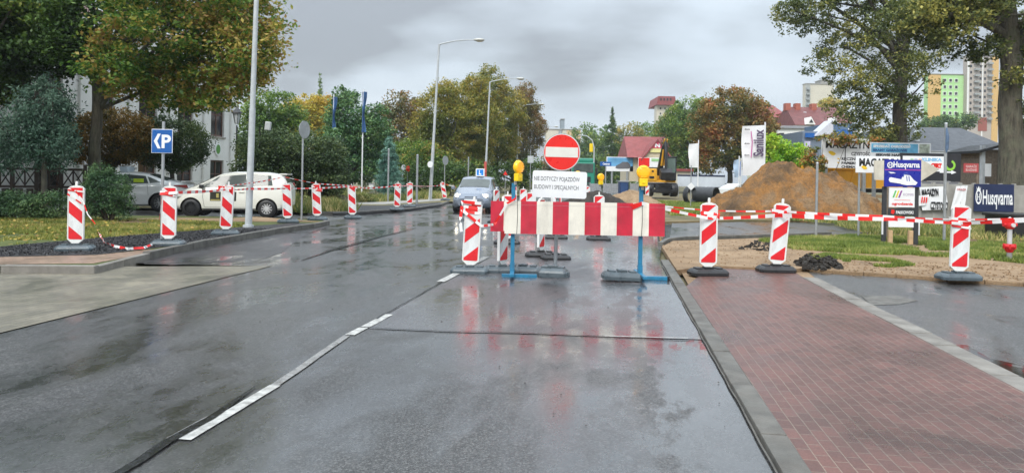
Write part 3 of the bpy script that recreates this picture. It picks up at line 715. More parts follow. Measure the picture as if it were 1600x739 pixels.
def beacon(px, py, z, label, dirn, rz=0.0, lean=0.0, foot='g', frz=0.0, wrap=False, scale=1.0, Y=None, film=None):
    loc = G(px, py, z) if Y is None else gx(px, Y, z)
    key = (dirn, foot, film)
    if key not in _bc:
        t = thing('beacon', label, 'traffic beacon', loc, 0, 'red and white striped beacons')
        x, z0, z1 = .128, .10, 1.12
        mb = MB(); out = [(-.04, z0), (.04, z0), (.06, z0 + .03), (x, z0 + .085), (x, z1 - .03), (x - .03, z1), (.04, z1 + .018), (-.04, z1 + .018), (-x + .03, z1), (-x, z1 - .03), (-x, z0 + .085), (-.06, z0 + .03)]
        mb.prism(out, 'y', -.018, .018)
        for a in (-1, 1): mb.bbox(a * x - .008, a * x + .008, -.024, .024, z0 + .09, z1 - .035, .004)
        board = mb.build('board', WHITE, t)
        st = MB(); a0, a1, b0, b1 = -.112, .112, z0 + .095, z1 - .02
        st.add([(a0, -.0205, b0), (a1, -.0205, b0), (a1, -.0205, b1), (a0, -.0205, b1)], [(0, 1, 2, 3)], 0)
        st.add([(a0, .0205, b0), (a1, .0205, b0), (a1, .0205, b1), (a0, .0205, b1)], [(3, 2, 1, 0)], 0)
        for k in range(-1, 3):
            p = clip_band(a0, a1, b0, b1, b0 + .03 + k * .445, dirn * .85, .215)
            if p:
                st.add([(q[0], -.0225, q[1]) for q in p], [tuple(range(len(p)))], 1); st.add([(-q[0], .0225, q[1]) for q in p], [tuple(range(len(p)))[::-1]], 1)
        st.build('reflective_panel', [REFW, REFR], board)
        h = MB(); h.prism([(-.016, z1 + .015), (.016, z1 + .015), (.018, z1 + .07), (.012, z1 + .095), (-.012, z1 + .095), (-.018, z1 + .07)], 'y', -.014, .014)
        h.build('handle', WHITE, board)
        f = rubber_foot_mb().build('rubber_foot', RUBG if foot == 'g' else RUBB, t)
        _bc[key] = t
    else:
        t = copy_tree(_bc[key], loc, 0, label)
    t.location = loc; t.rotation_euler[2] = rz; t.scale = (scale,) * 3
    for o in COL.objects:
        if o.parent == t:
            if o.name.startswith('board'): o.rotation_euler = (0, lean, 0)
            else: o.rotation_euler = (0, 0, frz)
    t['label'] = label
    return t
VZ = .115
B1 = beacon(118, 391, VZ, 'leftmost striped beacon, torn tape across it, on dark millings before the lawn', -1, .1, 0, 'g', .2)
B2 = beacon(263, 383, VZ, 'striped beacon standing just before the blue parking sign on the left', -1, .1, .01, 'g', .1)
B3 = beacon(352, 366.5, VZ, 'striped beacon beside the tall grey lamp post, in front of the cream hatchback', -1, .1, .05, 'g', .3)
B4 = beacon(450, 347.5, VZ, 'striped beacon hiding the rear end of the cream hatchback', -1, .1, -.06, 'g', .3)
B5 = beacon(496, 343.5, VZ, 'striped beacon next to the back of the round sign, second before the side street', -1, .1, -.06, 'g', .2)
B6 = beacon(551, 341, 0.02, 'striped beacon at the corner of the side street, last of the left kerb row', -1, .1, -.05, 'g', .2)
B7 = beacon(620, 328, VZ, 'left one of the pair of striped beacons before the blue spruce', -1, .05, .03, 'g')
B8 = beacon(640, 323, VZ, 'right one of the pair of striped beacons before the blue spruce', 1, .05, 0, 'g')
B9 = beacon(696, 313, VZ, 'leaning striped beacon left of the approaching blue grey car', -1, .2, -.2, 'g')
B10 = beacon(734, 426, 0, 'striped beacon with tape wound round its top, left of the striped barrier', 1, -.05, .045, 'g', .02)
B11 = beacon(1106, 429, .045, 'striped beacon on red pavers nearest the right end of the barrier', 1, -.06, 0, 'b', .18)
B12 = beacon(1212, 424, .045, 'tilted striped beacon beside the heap of dark clods', 1, -.03, .085, 'b', .02)
B13 = beacon(1497, 436, .086, 'rightmost striped beacon, standing on the concrete kerb by the driveway', 1, -.05, .03, 'g', .05)
beacon(785, 425, 0, 'striped beacon turned edge-on behind the left blue barrier post', 1, 1.05, .0, 'g', -1.0)
beacon(845, 401, 0, 'striped beacon turned away behind the pole of the no entry sign', 1, 1.1, 0, 'b', -1.0)
beacon(792, 381, 0, 'striped beacon right behind the left part of the striped barrier', -1, 0, 0, 'b')
beacon(935, 375, 0, 'striped beacon half hidden behind the right part of the barrier', 1, 0, 0, 'b')
beacon(817, 0, 0, 'small far striped beacon right of the left amber lamp', 1, 0, 0, 'b', Y=27)
beacon(829, 0, 0, 'striped beacon peeping out at the left edge of the white text plate', 1, .1, 0, 'b', Y=20)
beacon(768, 0, 0, 'striped beacon just behind the right side of the approaching car', -1, .1, 0, 'b', Y=33)
beacon(775, 0, 0, 'striped beacon turned aside between the car and the barrier', 1, .9, .0, 'b', Y=24)
beacon(803, 0, 0, 'far striped beacon seen behind the left blue post top', -1, 0, 0, 'b', Y=36)
beacon(1011, 0, .1, 'far striped beacon in front of the left wheels of the excavator', 1, 0, 0, 'b', Y=50)
beacon(918, 0, 0, 'far striped beacon right of the white text plate, before the green truck', 1, 0, 0, 'b', Y=42)
beacon(868, 0, 0, 'small striped beacon glimpsed just under the white text plate', -1, 0, 0, 'b', Y=18)

def weight(px, py, z, w, d, h, rz, label, mat=None, n=1, tilt=0):
    loc = G(px, py, z); mb = rubber_foot_mb(w, d, h); t = mb.build('rubber_weight', mat or RUBG); t.location = loc; t.rotation_euler = (0, tilt, rz)
    return tag(t, label, 'rubber base', 'rubber ballast blocks under the barrier and sign')
weight(817, 425, 0, .62, .42, .10, -.15, 'flat blue grey rubber block over the left foot of the barrier')
weight(865, 432, 0, .46, .34, .13, .08, 'lower rubber block of the stack at the foot of the sign pole')
weight(864, 430, .135, .42, .34, .11, -.2, 'upper rubber block of the stack at the foot of the sign pole')
weight(971, 436, .02, .58, .36, .11, .08, 'rubber block lying by the right blue barrier foot', tilt=.04)
weight(868, 405, 0, .55, .36, .09, .1, 'black rubber block on the road behind the sign pole', RUBB)

# barrier
BY = 10.8; bo = gx(900, BY, 0)
t = thing('barrier', 'long red and white striped barrier on blue posts closing the lane', 'road barrier', bo, -.012)
mb = MB(); x0 = (787 - 900) / 101.9; x1 = (1036 - 900) / 101.9; zt, zb = 1.165, .665
sw = (x1 - x0) / 10
for i in range(10):
    a = x0 + i * sw; mb.box(a, a + sw, -.05, -.025, zb, zt, 0 if i % 2 == 0 else 1)
mb.box(x0, x1, -.024, -.004, zb + .02, zt - .02, 2)
for zz in (zb + .03, zt - .03): mb.box(x0, x1, -.052, -.022, zz - .03, zz - .028, 2)
mb.build('striped_board', [CREAM, CRIM, GALV], t)
mb = MB(); mb.box((765 - 900) / 101.9, x0 + .03, -.02, -.0, zb + .03, zt - .005, 0); mb.box((765 - 900) / 101.9 + .2, x0 + .04, -.0215, -.02, zb + .04, zt - .01, 1); mb.build('end_board', [CRIM, CREAM], t)
for px, top in ((800, 1.44), (1000, 1.40)):
    x = (px - 900) / 101.9
    mb = MB(); mb.bbox(x - .03, x + .03, 0, .06, .05, top, .004); mb.box(x - .035, x + .035, -.01, .07, .05, .22)
    mb.build('post', BLUE, t)
    mb = MB(); x2 = x + (.40 if px == 1000 else .38)
    if px == 1000:
        mb.bbox(x - .18, x2, -.10, -.04, .005, .06, .004); mb.bbox(x2 - .005, x2 + .03, -.106, -.034, .0, .066, .003, mi=1)
        mb.bbox(x - .03, x + .03, -.45, .45, .062, .10, .004)
    else:
        mb.bbox(x - .16, x2, -.06, 0, .0, .05, .004); mb.bbox(x - .03, x + .03, -.38, .4, .052, .09, .004)
    mb.build('foot', [BLUE, BLK], t)
for px in (806, 1000):
    x = (px - 900) / 101.9; MB().tube([(x, -.054, zb), (x + .01, -.054, (zb + zt) / 2), (x + .004, -.054, zt), (x, .0, zt + .01)], .004, 5).build('tie_wire', BLK, t)

def warn_lamp(px, zc, Y, label, rz=0, r=.098, sc=1):
    p = gx(px, Y, 0); t = thing('warning_lamp', label, 'warning lamp', (p.x, Y, zc - .17 * sc), rz, 'amber flashing lamps of the road works'); t.scale = (sc,) * 3
    Mx = Matrix.Translation((0, 0, .17)) @ Matrix.Rotation(PI / 2, 4, 'X')
    mb = MB(); mb.lathe([(.001, -.052), (r * .5, -.05), (r * .85, -.04), (r, -.018), (r, .018), (r * .85, .04), (r * .5, .05), (.001, .052)], 24, M=Mx)
    for k in range(-3, 4):
        zz = k * r * .24; hw = math.sqrt(max(0, r * r * .75 - zz * zz)); mb.box(-hw, hw, -.054, -.045, .17 + zz - .004, .17 + zz + .004)
    mb.build('lens', AMB, t)
    mb = MB(); mb.lathe([(r * 1.02, -.02), (r * 1.08, -.012), (r * 1.08, .012), (r * 1.02, .02)], 24, M=Mx); mb.build('lens_rim', YEL, t)
    mb = MB(); mb.bbox(-.062, .062, -.04, .04, -.045, .075, .012); mb.bbox(-.04, .04, -.03, .03, .07, .10, .01); mb.bbox(-.02, .02, -.05, -.03, .0, .03, .005); mb.build('battery_case', YEL, t)
    mb = MB(); mb.box(-.02, .02, .035, .06, -.10, .02); mb.build('bracket', GALV, t)
    return t
warn_lamp(807, 1.685, 10.72, 'amber lamp turned aside on the left blue post of the barrier', .95)
warn_lamp(1002.5, 1.64, 10.70, 'round amber lamp facing forward on the right blue post of the barrier', 0)
warn_lamp(902, 1.85, 44, 'small far amber lamp right of the no entry sign, under the green truck', 0, sc=2.2)
warn_lamp(938, 1.72, 44, 'small far amber lamp near the far billboard with a car', .3, sc=2.2)

# no-entry sign
SY = 11.2; so = gx(867, SY, 0); k = FPX / SY
t = thing('road_sign', 'red round no entry sign above a white text plate on a grey pole', 'road sign', so, .0)
mb = MB(); mb.cyl((0, 0, .05), (.05, 0, 2.28), .03, seg=14); mb.cyl((.05, 0, 2.28), (.05, 0, 2.29), .032, seg=14); mb.build('pole', GALV, t)
cx, cz = 6 / k + .01, EYE + (281 - 238) / k
Mx = Matrix.Translation((cx, -.045, cz)) @ Matrix.Rotation(PI / 2, 4, 'X')
mb = MB(); mb.lathe([(.001, 0), (.290, 0), (.297, .006), (.297, .02), (.27, .022), (.001, .022)], 48, M=Mx, smooth=False); disc = mb.build('sign_disc', GALV, t)
mb = MB(); mb.lathe([(.001, .0245), (.279, .0245)], 48, M=Mx, smooth=False); mb.lathe([(.279, .0235), (.288, .0235)], 48, 1, M=Mx, smooth=False)
mb.build('red_face', [SIGNR, REFW], disc)
mb = MB(); Mr = Matrix.Translation((cx, -.0715, cz)) @ Matrix.Rotation(.012, 4, 'Y'); mb.bbox(-.258, .258, -.0015, .0015, -.079, .079, .0014, M=Mr); mb.build('white_bar', M('beige_white_film', (.72, .71, .64), .35, var=.06, dirt=.1), disc)
pw, pzt, pzb = .86, 1.638, 1.215
mb = MB(); r = .035; P = []
for qx, qz, a0 in ((pw / 2 - r, pzt - pzb - r, 0), (-pw / 2 + r, pzt - pzb - r, 90), (-pw / 2 + r, r, 180), (pw / 2 - r, r, 270)):
    for j in range(5): a = math.radians(a0 + j * 22.5); P.append((qx + r * math.cos(a), qz + r * math.sin(a) - (pzt - pzb) / 2))
mb.prism(P, 'y', -.012, .0)
plate = mb.build('text_plate', SIGNW, t); plate.location = ((871.5 - 867) / k, -.05, (pzt + pzb) / 2); plate.rotation_euler = (0, .02, 0)
GINK = M('grey_ink', (.07, .07, .075), .5, var=.3)
text('NIE DOTYCZY POJAZDÓW', .066, GINK, plate, -.045, .085, -.0145, 0.0, .72)
text('BUDOWY I SPECJALNYCH', .066, GINK, plate, -.05, -.055, -.0145, 0.0, .70)
for zz in (-.1, .1): MB().box(-.05, .06, 0, .02, zz - .015, zz + .015).build('clamp', GALV, plate)

# tapes
TR = M('tape_red', (.80, .02, .018), .35, var=.1); TW = M('tape_white', (.82, .82, .80), .35, var=.05)
def tape(pts, label, w=.07, sag=.03, seg=.2, phase=0.0, twist=.15, name='barrier_tape', seed=1, extra=()):
    rr = random.Random(seed); mb = MB()
    def run(pts, sag, ph, mb, w=w):
        L = ph; dn = []
        for i in range(len(pts) - 1):
            a, b = Vector(pts[i]), Vector(pts[i + 1]); d = (b - a).length; n = max(1, int(d / .05))
            for q in range(n): u = q / n; p = a.lerp(b, u); p.z -= 4 * sag * u * (1 - u) * min(1, d / 2); dn.append(p)
        dn.append(Vector(pts[-1]))
        tw0 = rr.uniform(0, 6)
        rows = []
        for i, p in enumerate(dn):
            d = (dn[min(i + 1, len(dn) - 1)] - dn[max(i - 1, 0)]).normalized()
            up = Vector((0, 0, 1)); s_ = d.cross(up)
            if s_.length < .1: s_ = Vector((1, 0, 0))
            s_.normalize(); up = s_.cross(d).normalized()
            an = twist * math.sin(i * .11 + tw0) + twist * .6 * math.sin(i * .31 + 2 * tw0)
            ww = w * (.78 + .22 * math.cos(i * .07 + tw0))
            n = up * math.cos(an) + s_ * math.sin(an); rows.append((p - n * ww / 2, p + n * ww / 2))
        for i in range(len(dn) - 1):
            L += (dn[i + 1] - dn[i]).length
            mb.add([rows[i][0], rows[i + 1][0], rows[i + 1][1], rows[i][1]], [(0, 1, 2, 3)], int(L / seg) % 2)
    run(pts, sag, phase, mb)
    for e in extra: run(e, 0.0, rr.uniform(0, .4), mb)
    return tag(mb.build(name, [TR, TW]), label, 'barrier tape')
def wrapz(px, py, Y, n=2, w=.15, dz=.04, d=.03):
    """turns of tape round a beacon board at that pixel"""
    c = at(px, py, Y); out = []
    for k in range(n):
        for q in range(5): 
            a = (q / 4) * 2 * PI; out.append((c.x + w * math.cos(a) * (1 if abs(math.cos(a)) > .5 else 0) , c.y + (-d if math.sin(a) <= .01 else d), c.z + dz * (k + q / 4) - dz))
    return [(c.x - w, c.y - d, c.z), (c.x + w, c.y - d, c.z - dz), (c.x + w, c.y + d, c.z), (c.x - w, c.y + d, c.z + dz), (c.x - w, c.y - d, c.z + dz), (c.x + w, c.y - d, c.z + dz * .3)]
yb, y11, y12, y13 = BY - .08, B11.location.y - .045, B12.location.y - .045, B13.location.y - .045
tape([at(985, 321, yb), at(1000, 318, yb), at(1110, 329, y11 + .12), at(1218, 330, y12 + .12), at(1385, 338, 10.4), at(1500, 343, y13 + .12), at(1640, 340, 9.6)], 'upper thinner tape run from the barrier along the right beacons', .038, .012, .2, seed=3)
tape([at(988, 325, yb), at(1003, 318, yb), at(1110, 341.5, y11), at(1218, 336.5, y12), at(1398, 342, 10.5), at(1500, 349, y13), at(1640, 342, 9.4)], 'lower wider tape run from the barrier along the right beacons', .075, .01, .17, seed=4,
     extra=[wrapz(1109, 336, y11 + .045), wrapz(1219, 334, y12 + .045, dz=.05), wrapz(1500, 347, y13 + .045), wrapz(1500, 351, y13 + .045)])
yB = B10.location.y - .05
tape([at(806, 310, yb), at(792, 318, yb), at(773, 350, yb - .05), at(752, 353, yB), at(722, 328, yB), at(722, 315, yB), at(752, 318, yB)], 'tape tied from the left barrier post to the wound beacon', .05, .02, .2, seed=5,
     extra=[wrapz(737, 322, yB + .05, dz=.05), wrapz(737, 330, yB + .05, dz=.04), [at(722, 322, yB), at(719, 345, yB), at(721, 362, yB)]])
y1, y2, y3, y4, y5, y6 = [b.location.y - .04 for b in (B1, B2, B3, B4, B5, B6)]
tape([at(250, 303, y2), at(277, 301, y2), at(352, 296.5, y3), at(390, 295, 18.3), at(449, 294.5, y4), at(496, 294, y5), at(551, 291, y6)], 'long tape joining the left beacons in front of the cream hatchback', .06, .01, .2, seed=6,
     extra=[wrapz(263, 303, y2 + .04), wrapz(352, 295, y3 + .04), wrapz(496, 297, y5 + .04), wrapz(551, 293, y6 + .04)])
tape([at(352, 290, y3 - .05), at(392, 286, 18.3), at(438, 278, y4), at(442, 276, y4), at(495, 287, y5 - .03), at(551, 290, y6 - .03)], 'upper tape slanting from the lamp post over the cream hatchback', .035, .01, .2, seed=7)
tape([at(118, 298, y1), at(130, 315, y1), at(137, 335, y1), at(149, 350, y1)], 'torn tape end hanging from the leftmost beacon', .03, 0, .15, seed=8, extra=[[at(105, 303, y1), at(127, 318, y1)], [at(106, 297, y1), at(132, 300, y1)]])
tape([G(153, 362, .2), G(163, 378, .16), G(178, 385, .14), G(200, 389, .13), G(225, 387, .13), G(244, 379, .16)], 'torn tape lying on the ground between the two leftmost beacons', .06, 0, .2, seed=9, twist=.5)
tape([at(253, 305, y2), at(251, 325, y2), at(249, 344, y2)], 'torn tape end hanging at the left edge of the beacon by the parking sign', .035, 0, .2, seed=10)
y7, y8, y9 = [b.location.y - .04 for b in (B7, B8, B9)]
tape([at(551, 291, y6 + .06), at(575, 294, 27), at(620, 290, y7), at(640, 290, y8), at(675, 291, 42), at(696, 288, y9), at(712, 292, 44)], 'far tape joining the pair of beacons to the leaning one', .06, .02, .25, seed=11, extra=[wrapz(620, 291, y7 + .04), wrapz(640, 289, y8 + .04)])

# ============================================================ VEHICLES
def bake_bool(o, cutters):
    for x in [o] + cutters:
        bm = bmesh.new(); bm.from_mesh(x.data); bmesh.ops.remove_doubles(bm, verts=bm.verts, dist=1e-5); bmesh.ops.recalc_face_normals(bm, faces=bm.faces); bm.to_mesh(x.data); bm.free()
    for c in cutters:
        md = o.modifiers.new('b', 'BOOLEAN'); md.operation = 'DIFFERENCE'; md.solver = 'EXACT'; md.object = c
    bpy.context.view_layer.update(); dg = bpy.context.evaluated_depsgraph_get(); dg.update(); me = bpy.data.meshes.new_from_object(o.evaluated_get(dg))
    o.modifiers.clear(); o.data = me
    for c in cutters: bpy.data.objects.remove(c)
def ip(keys, x):
    xs = [k[0] for k in keys]; ys = [k[1] for k in keys]; return float(np.interp(x, xs, ys))
def sm(keys, x, h=.10):
    return sum(ip(keys, x + d * h) * w for d, w in ((-1, .2), (-.5, .2), (0, .2), (.5, .2), (1, .2)))
def wheel(parent, x, y, r, w=.19, side=1, spokes=9, dark=False, rimmat=None):
    Mx = Matrix.Translation((x, y, r)) @ Matrix.Rotation(PI / 2, 4, 'X')
    wo = MB(); wo.lathe([(r * .62, -w / 2), (r * .9, -w / 2), (r * .98, -w * .38), (r, -w * .2), (r, w * .2), (r * .98, w * .38), (r * .9, w / 2), (r * .62, w / 2), (r * .60, 0), (r * .62, -w / 2)], 28, M=Mx)
    wh = wo.build('wheel', RUBB, parent)
    mb = MB(); mat = rimmat or ALLOY; s = 1 if side > 0 else -1
    for ss in (s,):
        yy = -ss * w * .40
        mb.lathe([(r * .64, yy - .0), (r * .60, yy + ss * .02), (r * .56, yy + ss * .04)], 28, M=Mx)
        for k in range(spokes):
            a = 2 * PI * k / spokes; d = Matrix.Rotation(a, 4, 'Z'); mb.box(r * .08, r * .58, -r * .055, r * .055, min(yy, yy + ss * .018), max(yy, yy + ss * .018), M=Mx @ d)
        mb.cyl(Mx @ Vector((0, 0, yy - ss * .006)), Mx @ Vector((0, 0, yy + ss * .02)), r * .15, seg=14)
    mb.build('rim', mat, wh)
    mb = MB(); mb.cyl(Mx @ Vector((0, 0, -w * .1)), Mx @ Vector((0, 0, w * .1)), r * .6, seg=24); mb.build('hub', DKM, wh)
def car(name, label, loc, rz, paint, ztop, zbelt, wb, wt, zlow, wheels, r, side_gl, ws, rw, xr, extra=None, spokes=9, rims=None):
    """nose towards +x"""
    t = thing(name, label, 'car', loc, rz)
    xs = np.linspace(xr[0], xr[1], 61); e = .03
    def prof(x):
        zt = sm(ztop, x, .07); zl = ip(zlow, x); W = sm(wb, x, .05); zb = min(ip(zbelt, x), zt - .035); T = min(sm(wt, x, .06), W * .97)
        zm = zl + (zb - zl) * .5
        return [(0, zl), (W * .85, zl), (W * .965, zl + .07), (W * .995, zl + .2 * (zb - zl) + .05), (W, zm), (W * .985, zb - .09 * min(1, (zb - zm) * 3)), (W * .955, zb), (T + (W * .955 - T) * .5, zb + (zt - .05 - zb) * .5 if zt - zb > .1 else zb + .01), (T, zt - min(.05, (zt - zb) * .5)), (T * .93, zt - .015), (T * .6, zt + .012), (0, zt + .022)]
    rings = []
    for x in xs:
        h = prof(x); rings.append([(x, y, z) for y, z in h] + [(x, -y, z) for y, z in h[-2:0:-1]])
    n = len(rings[0]); mb = MB(); vs = [p for rg in rings for p in rg]
    fs = [(k * n + i, (k + 1) * n + i, (k + 1) * n + (i + 1) % n, k * n + (i + 1) % n) for k in range(len(rings) - 1) for i in range(n)]
    fs += [tuple(range(n)), tuple(range((len(rings) - 1) * n, len(rings) * n))[::-1]]
    mb.add(vs, fs, 0, True)
    body = mb.build('body', [paint, BLK], t)
    cut = []
    for wx in wheels:
        W = sm(wb, wx)
        for s in (1, -1):
            c = MB(); c.cyl((wx, s * (W - .26), r), (wx, s * (W + .2), r), r * 1.16, seg=32, smooth=False); cut.append(c.build('cut', BLK, t))
    bake_bool(body, cut)
    try: body.data.set_sharp_from_angle(angle=math.radians(38))
    except Exception: pass
    for wx in wheels:
        W = sm(wb, wx)
        for s in (1, -1): MB().cyl((wx, s * (W - .30), r * 1.05), (wx, s * (W - .255), r * 1.05), r * 1.15, seg=24).build('wheel_arch_liner', BLK, t)
    for wx in wheels:
        W = sm(wb, wx)
        for s in (1, -1): wheel(t, wx, s * (W - .115), r, .2, s, spokes, rimmat=(DKM if rims and wx > 0 else rims))
    # glass: patches lying on the body skin
    def yat(x, z):
        h = prof(x)
        for a, b in zip(h[5:9], h[6:10]):
            if a[1] <= z <= b[1] + 1e-6 and b[1] > a[1]: u = (z - a[1]) / (b[1] - a[1]); return a[0] + (b[0] - a[0]) * u
        return h[8][0] if z > h[8][1] else h[6][0]
    for q in side_gl:
        for s in (1, -1):
            mb = MB(); vs = []; nx, nz = 12, 7
            for i in range(nx + 1):
                for j in range(nz + 1):
                    u, v = i / nx, j / nz
                    x = (q[0][0] * (1 - u) + q[1][0] * u) * (1 - v) + (q[3][0] * (1 - u) + q[2][0] * u) * v
                    z = (q[0][1] * (1 - u) + q[1][1] * u) * (1 - v) + (q[3][1] * (1 - u) + q[2][1] * u) * v
                    vs.append((x, s * (yat(x, z) + .006), z))
            mb.add(vs, [(i * (nz + 1) + j, (i + 1) * (nz + 1) + j, (i + 1) * (nz + 1) + j + 1, i * (nz + 1) + j + 1)[::s] for i in range(nx) for j in range(nz)], 0, True)
            mb.build('side_window', CARG, t)
    def topz(x, y):
        h = prof(x); pts = [(p[0], p[1]) for p in h[8:]][::-1]; return float(np.interp(abs(y), [p[0] for p in pts], [p[1] for p in pts]))
    for nm, (xa, xb, ka, kb), sg in (('windscreen', ws, 1), ('rear_window', rw, -1)):
        mb = MB(); vs = []; nx, ny = 10, 12
        for i in range(nx + 1):
            x = xa + (xb - xa) * i / nx
            for j in range(ny + 1):
                v = j / ny * 2 - 1; y = v * prof(x)[8][0] * (ka + (kb - ka) * i / nx); vs.append((x + sg * .006, y, topz(x, y) + .008))
        mb.add(vs, [(i * (ny + 1) + j, (i + 1) * (ny + 1) + j, (i + 1) * (ny + 1) + j + 1, i * (ny + 1) + j + 1)[::-sg] for i in range(nx) for j in range(ny)], 0, True)
        mb.build(nm, CARG, t)
    return t, prof
def mirror(t, x, y, z, mat):
    for s in (1, -1):
        mb = MB(); mb.bbox(x - .05, x + .07, min(s * y, s * (y + .16)), max(s * y, s * (y + .16)), z - .06, z + .07, .03); mb.box(x - .01, x + .03, min(s * (y - .06), s * y), max(s * (y - .06), s * y), z - .05, z - .02); mb.build('wing_mirror', mat, t)
# blue grey hatchback coming towards the camera
p = G(742, 333.5, 0); ang = -PI / 2 - RANG * .6
t, prof = car('car', 'blue grey driving school hatchback with lit headlights coming towards the barrier', (p.x, p.y + 1.95, 0), ang, CARB,
    ztop=[(-1.95, .95), (-1.93, 1.1), (-1.75, 1.38), (-1.2, 1.47), (-.1, 1.49), (.25, 1.44), (.55, 1.28), (1.15, .99), (1.6, .86), (1.86, .74), (1.95, .55)],
    zbelt=[(-1.95, .9), (-1.5, .98), (.9, .90), (1.95, .5)], wb=[(-1.95, .70), (-1.8, .79), (-1.2, .83), (1.2, .83), (1.6, .79), (1.82, .70), (1.95, .52)], wt=[(-1.95, .55), (-1.5, .60), (0, .62), (.5, .62), (1.15, .70), (1.9, .5)],
    zlow=[(-1.95, .38), (-1.6, .22), (1.6, .20), (1.95, .30)], wheels=(-1.22, 1.20), r=.30,
    side_gl=[[(-.35, 1.0), (.85, .97), (.32, 1.36), (-.3, 1.41)], [(-1.45, 1.03), (-.45, 1.0), (-.4, 1.41), (-1.3, 1.38)]], ws=(.40, 1.06, .93, 1.0), rw=(-1.86, -1.72, .85, .85), xr=(-1.95, 1.95))
for s in (1, -1):
    mb = MB(); Mx = Matrix.Translation((1.76, s * .56, .70)) @ Matrix.Rotation(s * .35, 4, 'Z') @ Matrix.Rotation(-.35, 4, 'Y')
    mb.bbox(-.10, .05, -.14, .14, -.085, .085, .04, M=Mx); hl = mb.build('headlight', LAMPW, t)
    mb = MB(); Mz = Mx @ Matrix.Translation((.05, 0, 0)) @ Matrix.Rotation(PI / 2, 4, 'Y'); mb.lathe([(.001, .012), (.045, .008), (.065, 0), (.065, -.01)], 16, M=Mz); mb.build('lit_bulb', LAMPON, hl)
    mb = MB(); mb.bbox(1.80, 1.90, s * .50 - .07, s * .50 + .07, .33, .43, .02); mb.build('fog_lamp', LAMPW, t)
mb = MB(); mb.bbox(1.86, 1.965, -.42, .42, .30, .42, .02); mb.build('lower_grille', BLK, t)
mb = MB(); mb.bbox(1.93, 1.975, -.26, .26, .455, .565, .006); npl = mb.build('number_plate', SIGNW, t)
mb = MB(); mb.bbox(1.88, 1.93, -.25, .25, .62, .67, .01); mb.build('upper_grille', BLK, t)
mirror(t, .78, .84, 1.0, CARB); t.scale = (1.07, 1.07, 1.07)
mb = MB(); mb.tube([(1.16, -.3, .985), (1.02, .1, 1.06), (.98, .35, 1.06)], .008, 5); mb.tube([(1.16, .25, .985), (1.02, .55, 1.04)], .008, 5); mb.build('wiper', BLK, t)
mb = MB(); mb.bbox(-.02, .03, -.19, .19, 1.495, 1.82, .02); mb.bbox(-.10, .12, -.14, .14, 1.49, 1.53, .01); rs = mb.build('roof_sign', SIGNW, t); rs.location = (.12, .12, 0)
mb = MB(); mb.bbox(.031, .036, -.14, .14, 1.535, 1.785, .002); bl = mb.build('blue_square', M('learner_blue', (.01, .22, .68), .3, var=.05), rs)
text('L', .17, SIGNW, rs, 0, 1.66, 0, .012, .10, M=Matrix.Translation((.038, 0, 0)) @ Matrix.Rotation(PI / 2, 4, 'Z'))
# seats seen through nothing: dark tax disc and papers
mb = MB(); mb.box(.93, .96, -.05, .12, 1.12, 1.2); 
mb = MB()

# cream hatchback on the left, nose to the left
p = G(366, 341.5, .02)
Yc = 23.6; p = gx(368, Yc + .85, .03)
t, prof = car('car', 'cream white three door hatchback with black stickers parked behind the left beacons', (p.x, p.y, .05), PI + .13, CARC,
    ztop=[(-1.88, 1.02), (-1.84, 1.15), (-1.68, 1.44), (-1.2, 1.52), (-.1, 1.53), (.35, 1.45), (.9, 1.18), (1.28, 1.00), (1.6, .86), (1.8, .68), (1.88, .5)],
    zbelt=[(-1.88, 1.0), (-1.3, 1.04), (.2, .96), (.9, .90), (1.88, .48)], wb=[(-1.88, .72), (-1.7, .80), (-1.2, .845), (1.2, .845), (1.55, .80), (1.78, .66), (1.88, .48)], wt=[(-1.88, .55), (-1.5, .62), (0, .64), (.6, .64), (1.28, .72), (1.88, .45)],
    zlow=[(-1.88, .40), (-1.6, .24), (1.55, .22), (1.88, .32)], wheels=(-1.20, 1.24), r=.305,
    side_gl=[[(-.55, 1.03), (.95, .985), (.40, 1.36), (-.48, 1.45)], [(-1.38, 1.09), (-.65, 1.05), (-.58, 1.45), (-1.30, 1.42)], [(.98, .98), (1.08, .975), (.72, 1.18), (.62, 1.24)]], ws=(.42, 1.22, .93, 1.0), rw=(-1.82, -1.70, .85, .85), xr=(-1.88, 1.88), spokes=11, rims=M('silver_hubcap', (.62, .62, .62), .3, metal=.3, var=.05))
mirror(t, .88, .80, 1.02, BLK)
for s in (1, -1):
    mb = MB(); mb.bbox(-1.86, -1.76, s * .70 - .07, s * .70 + .07, .85, 1.18, .03); mb.build('tail_light', TAIL, t)
    mb = MB(); mb.bbox(1.55, 1.80, s * .60 - .1, s * .60 + .1, .66, .80, .04); mb.build('headlight', LAMPW, t)
    for x0, x1 in ((.28, .62), (-.22, .02)): MB().box(x0, x1, s * .846 - .004, s * .846 + .004, .55, .86).build('door_sticker', M('sticker_black', (.03, .03, .02), .4), t)
    mb = MB(); mb.box(.30, .60, s * .852 - .002, s * .852 + .002, .56, .60); mb.box(.34, .42, s * .852 - .002, s * .852 + .002, .66, .80); mb.build('sticker_stripe', M('sticker_olive', (.45, .38, .12), .4), t)
    mb = MB(); mb.tube([(-.56, s * .850, .36), (-.60, s * .852, .7), (-.60, s * .842, .98)], .004, 4); mb.tube([(.80, s * .850, .36), (.86, s * .85, .7), (.84, s * .838, .93)], .004, 4); mb.tube([(-.58, s * .850, .34), (.8, s * .850, .34)], .004, 4)
    mb.build('door_seam', BLK, t)
    mb = MB(); mb.bbox(-.48, -.30, s * .855 - .012, s * .855 + .012, .84, .875, .008); mb.build('door_handle', CARC, t)
mb = MB(); mb.bbox(-1.80, -1.55, -.52, .52, 1.45, 1.50, .02); mb.build('roof_spoiler', CARC, t)
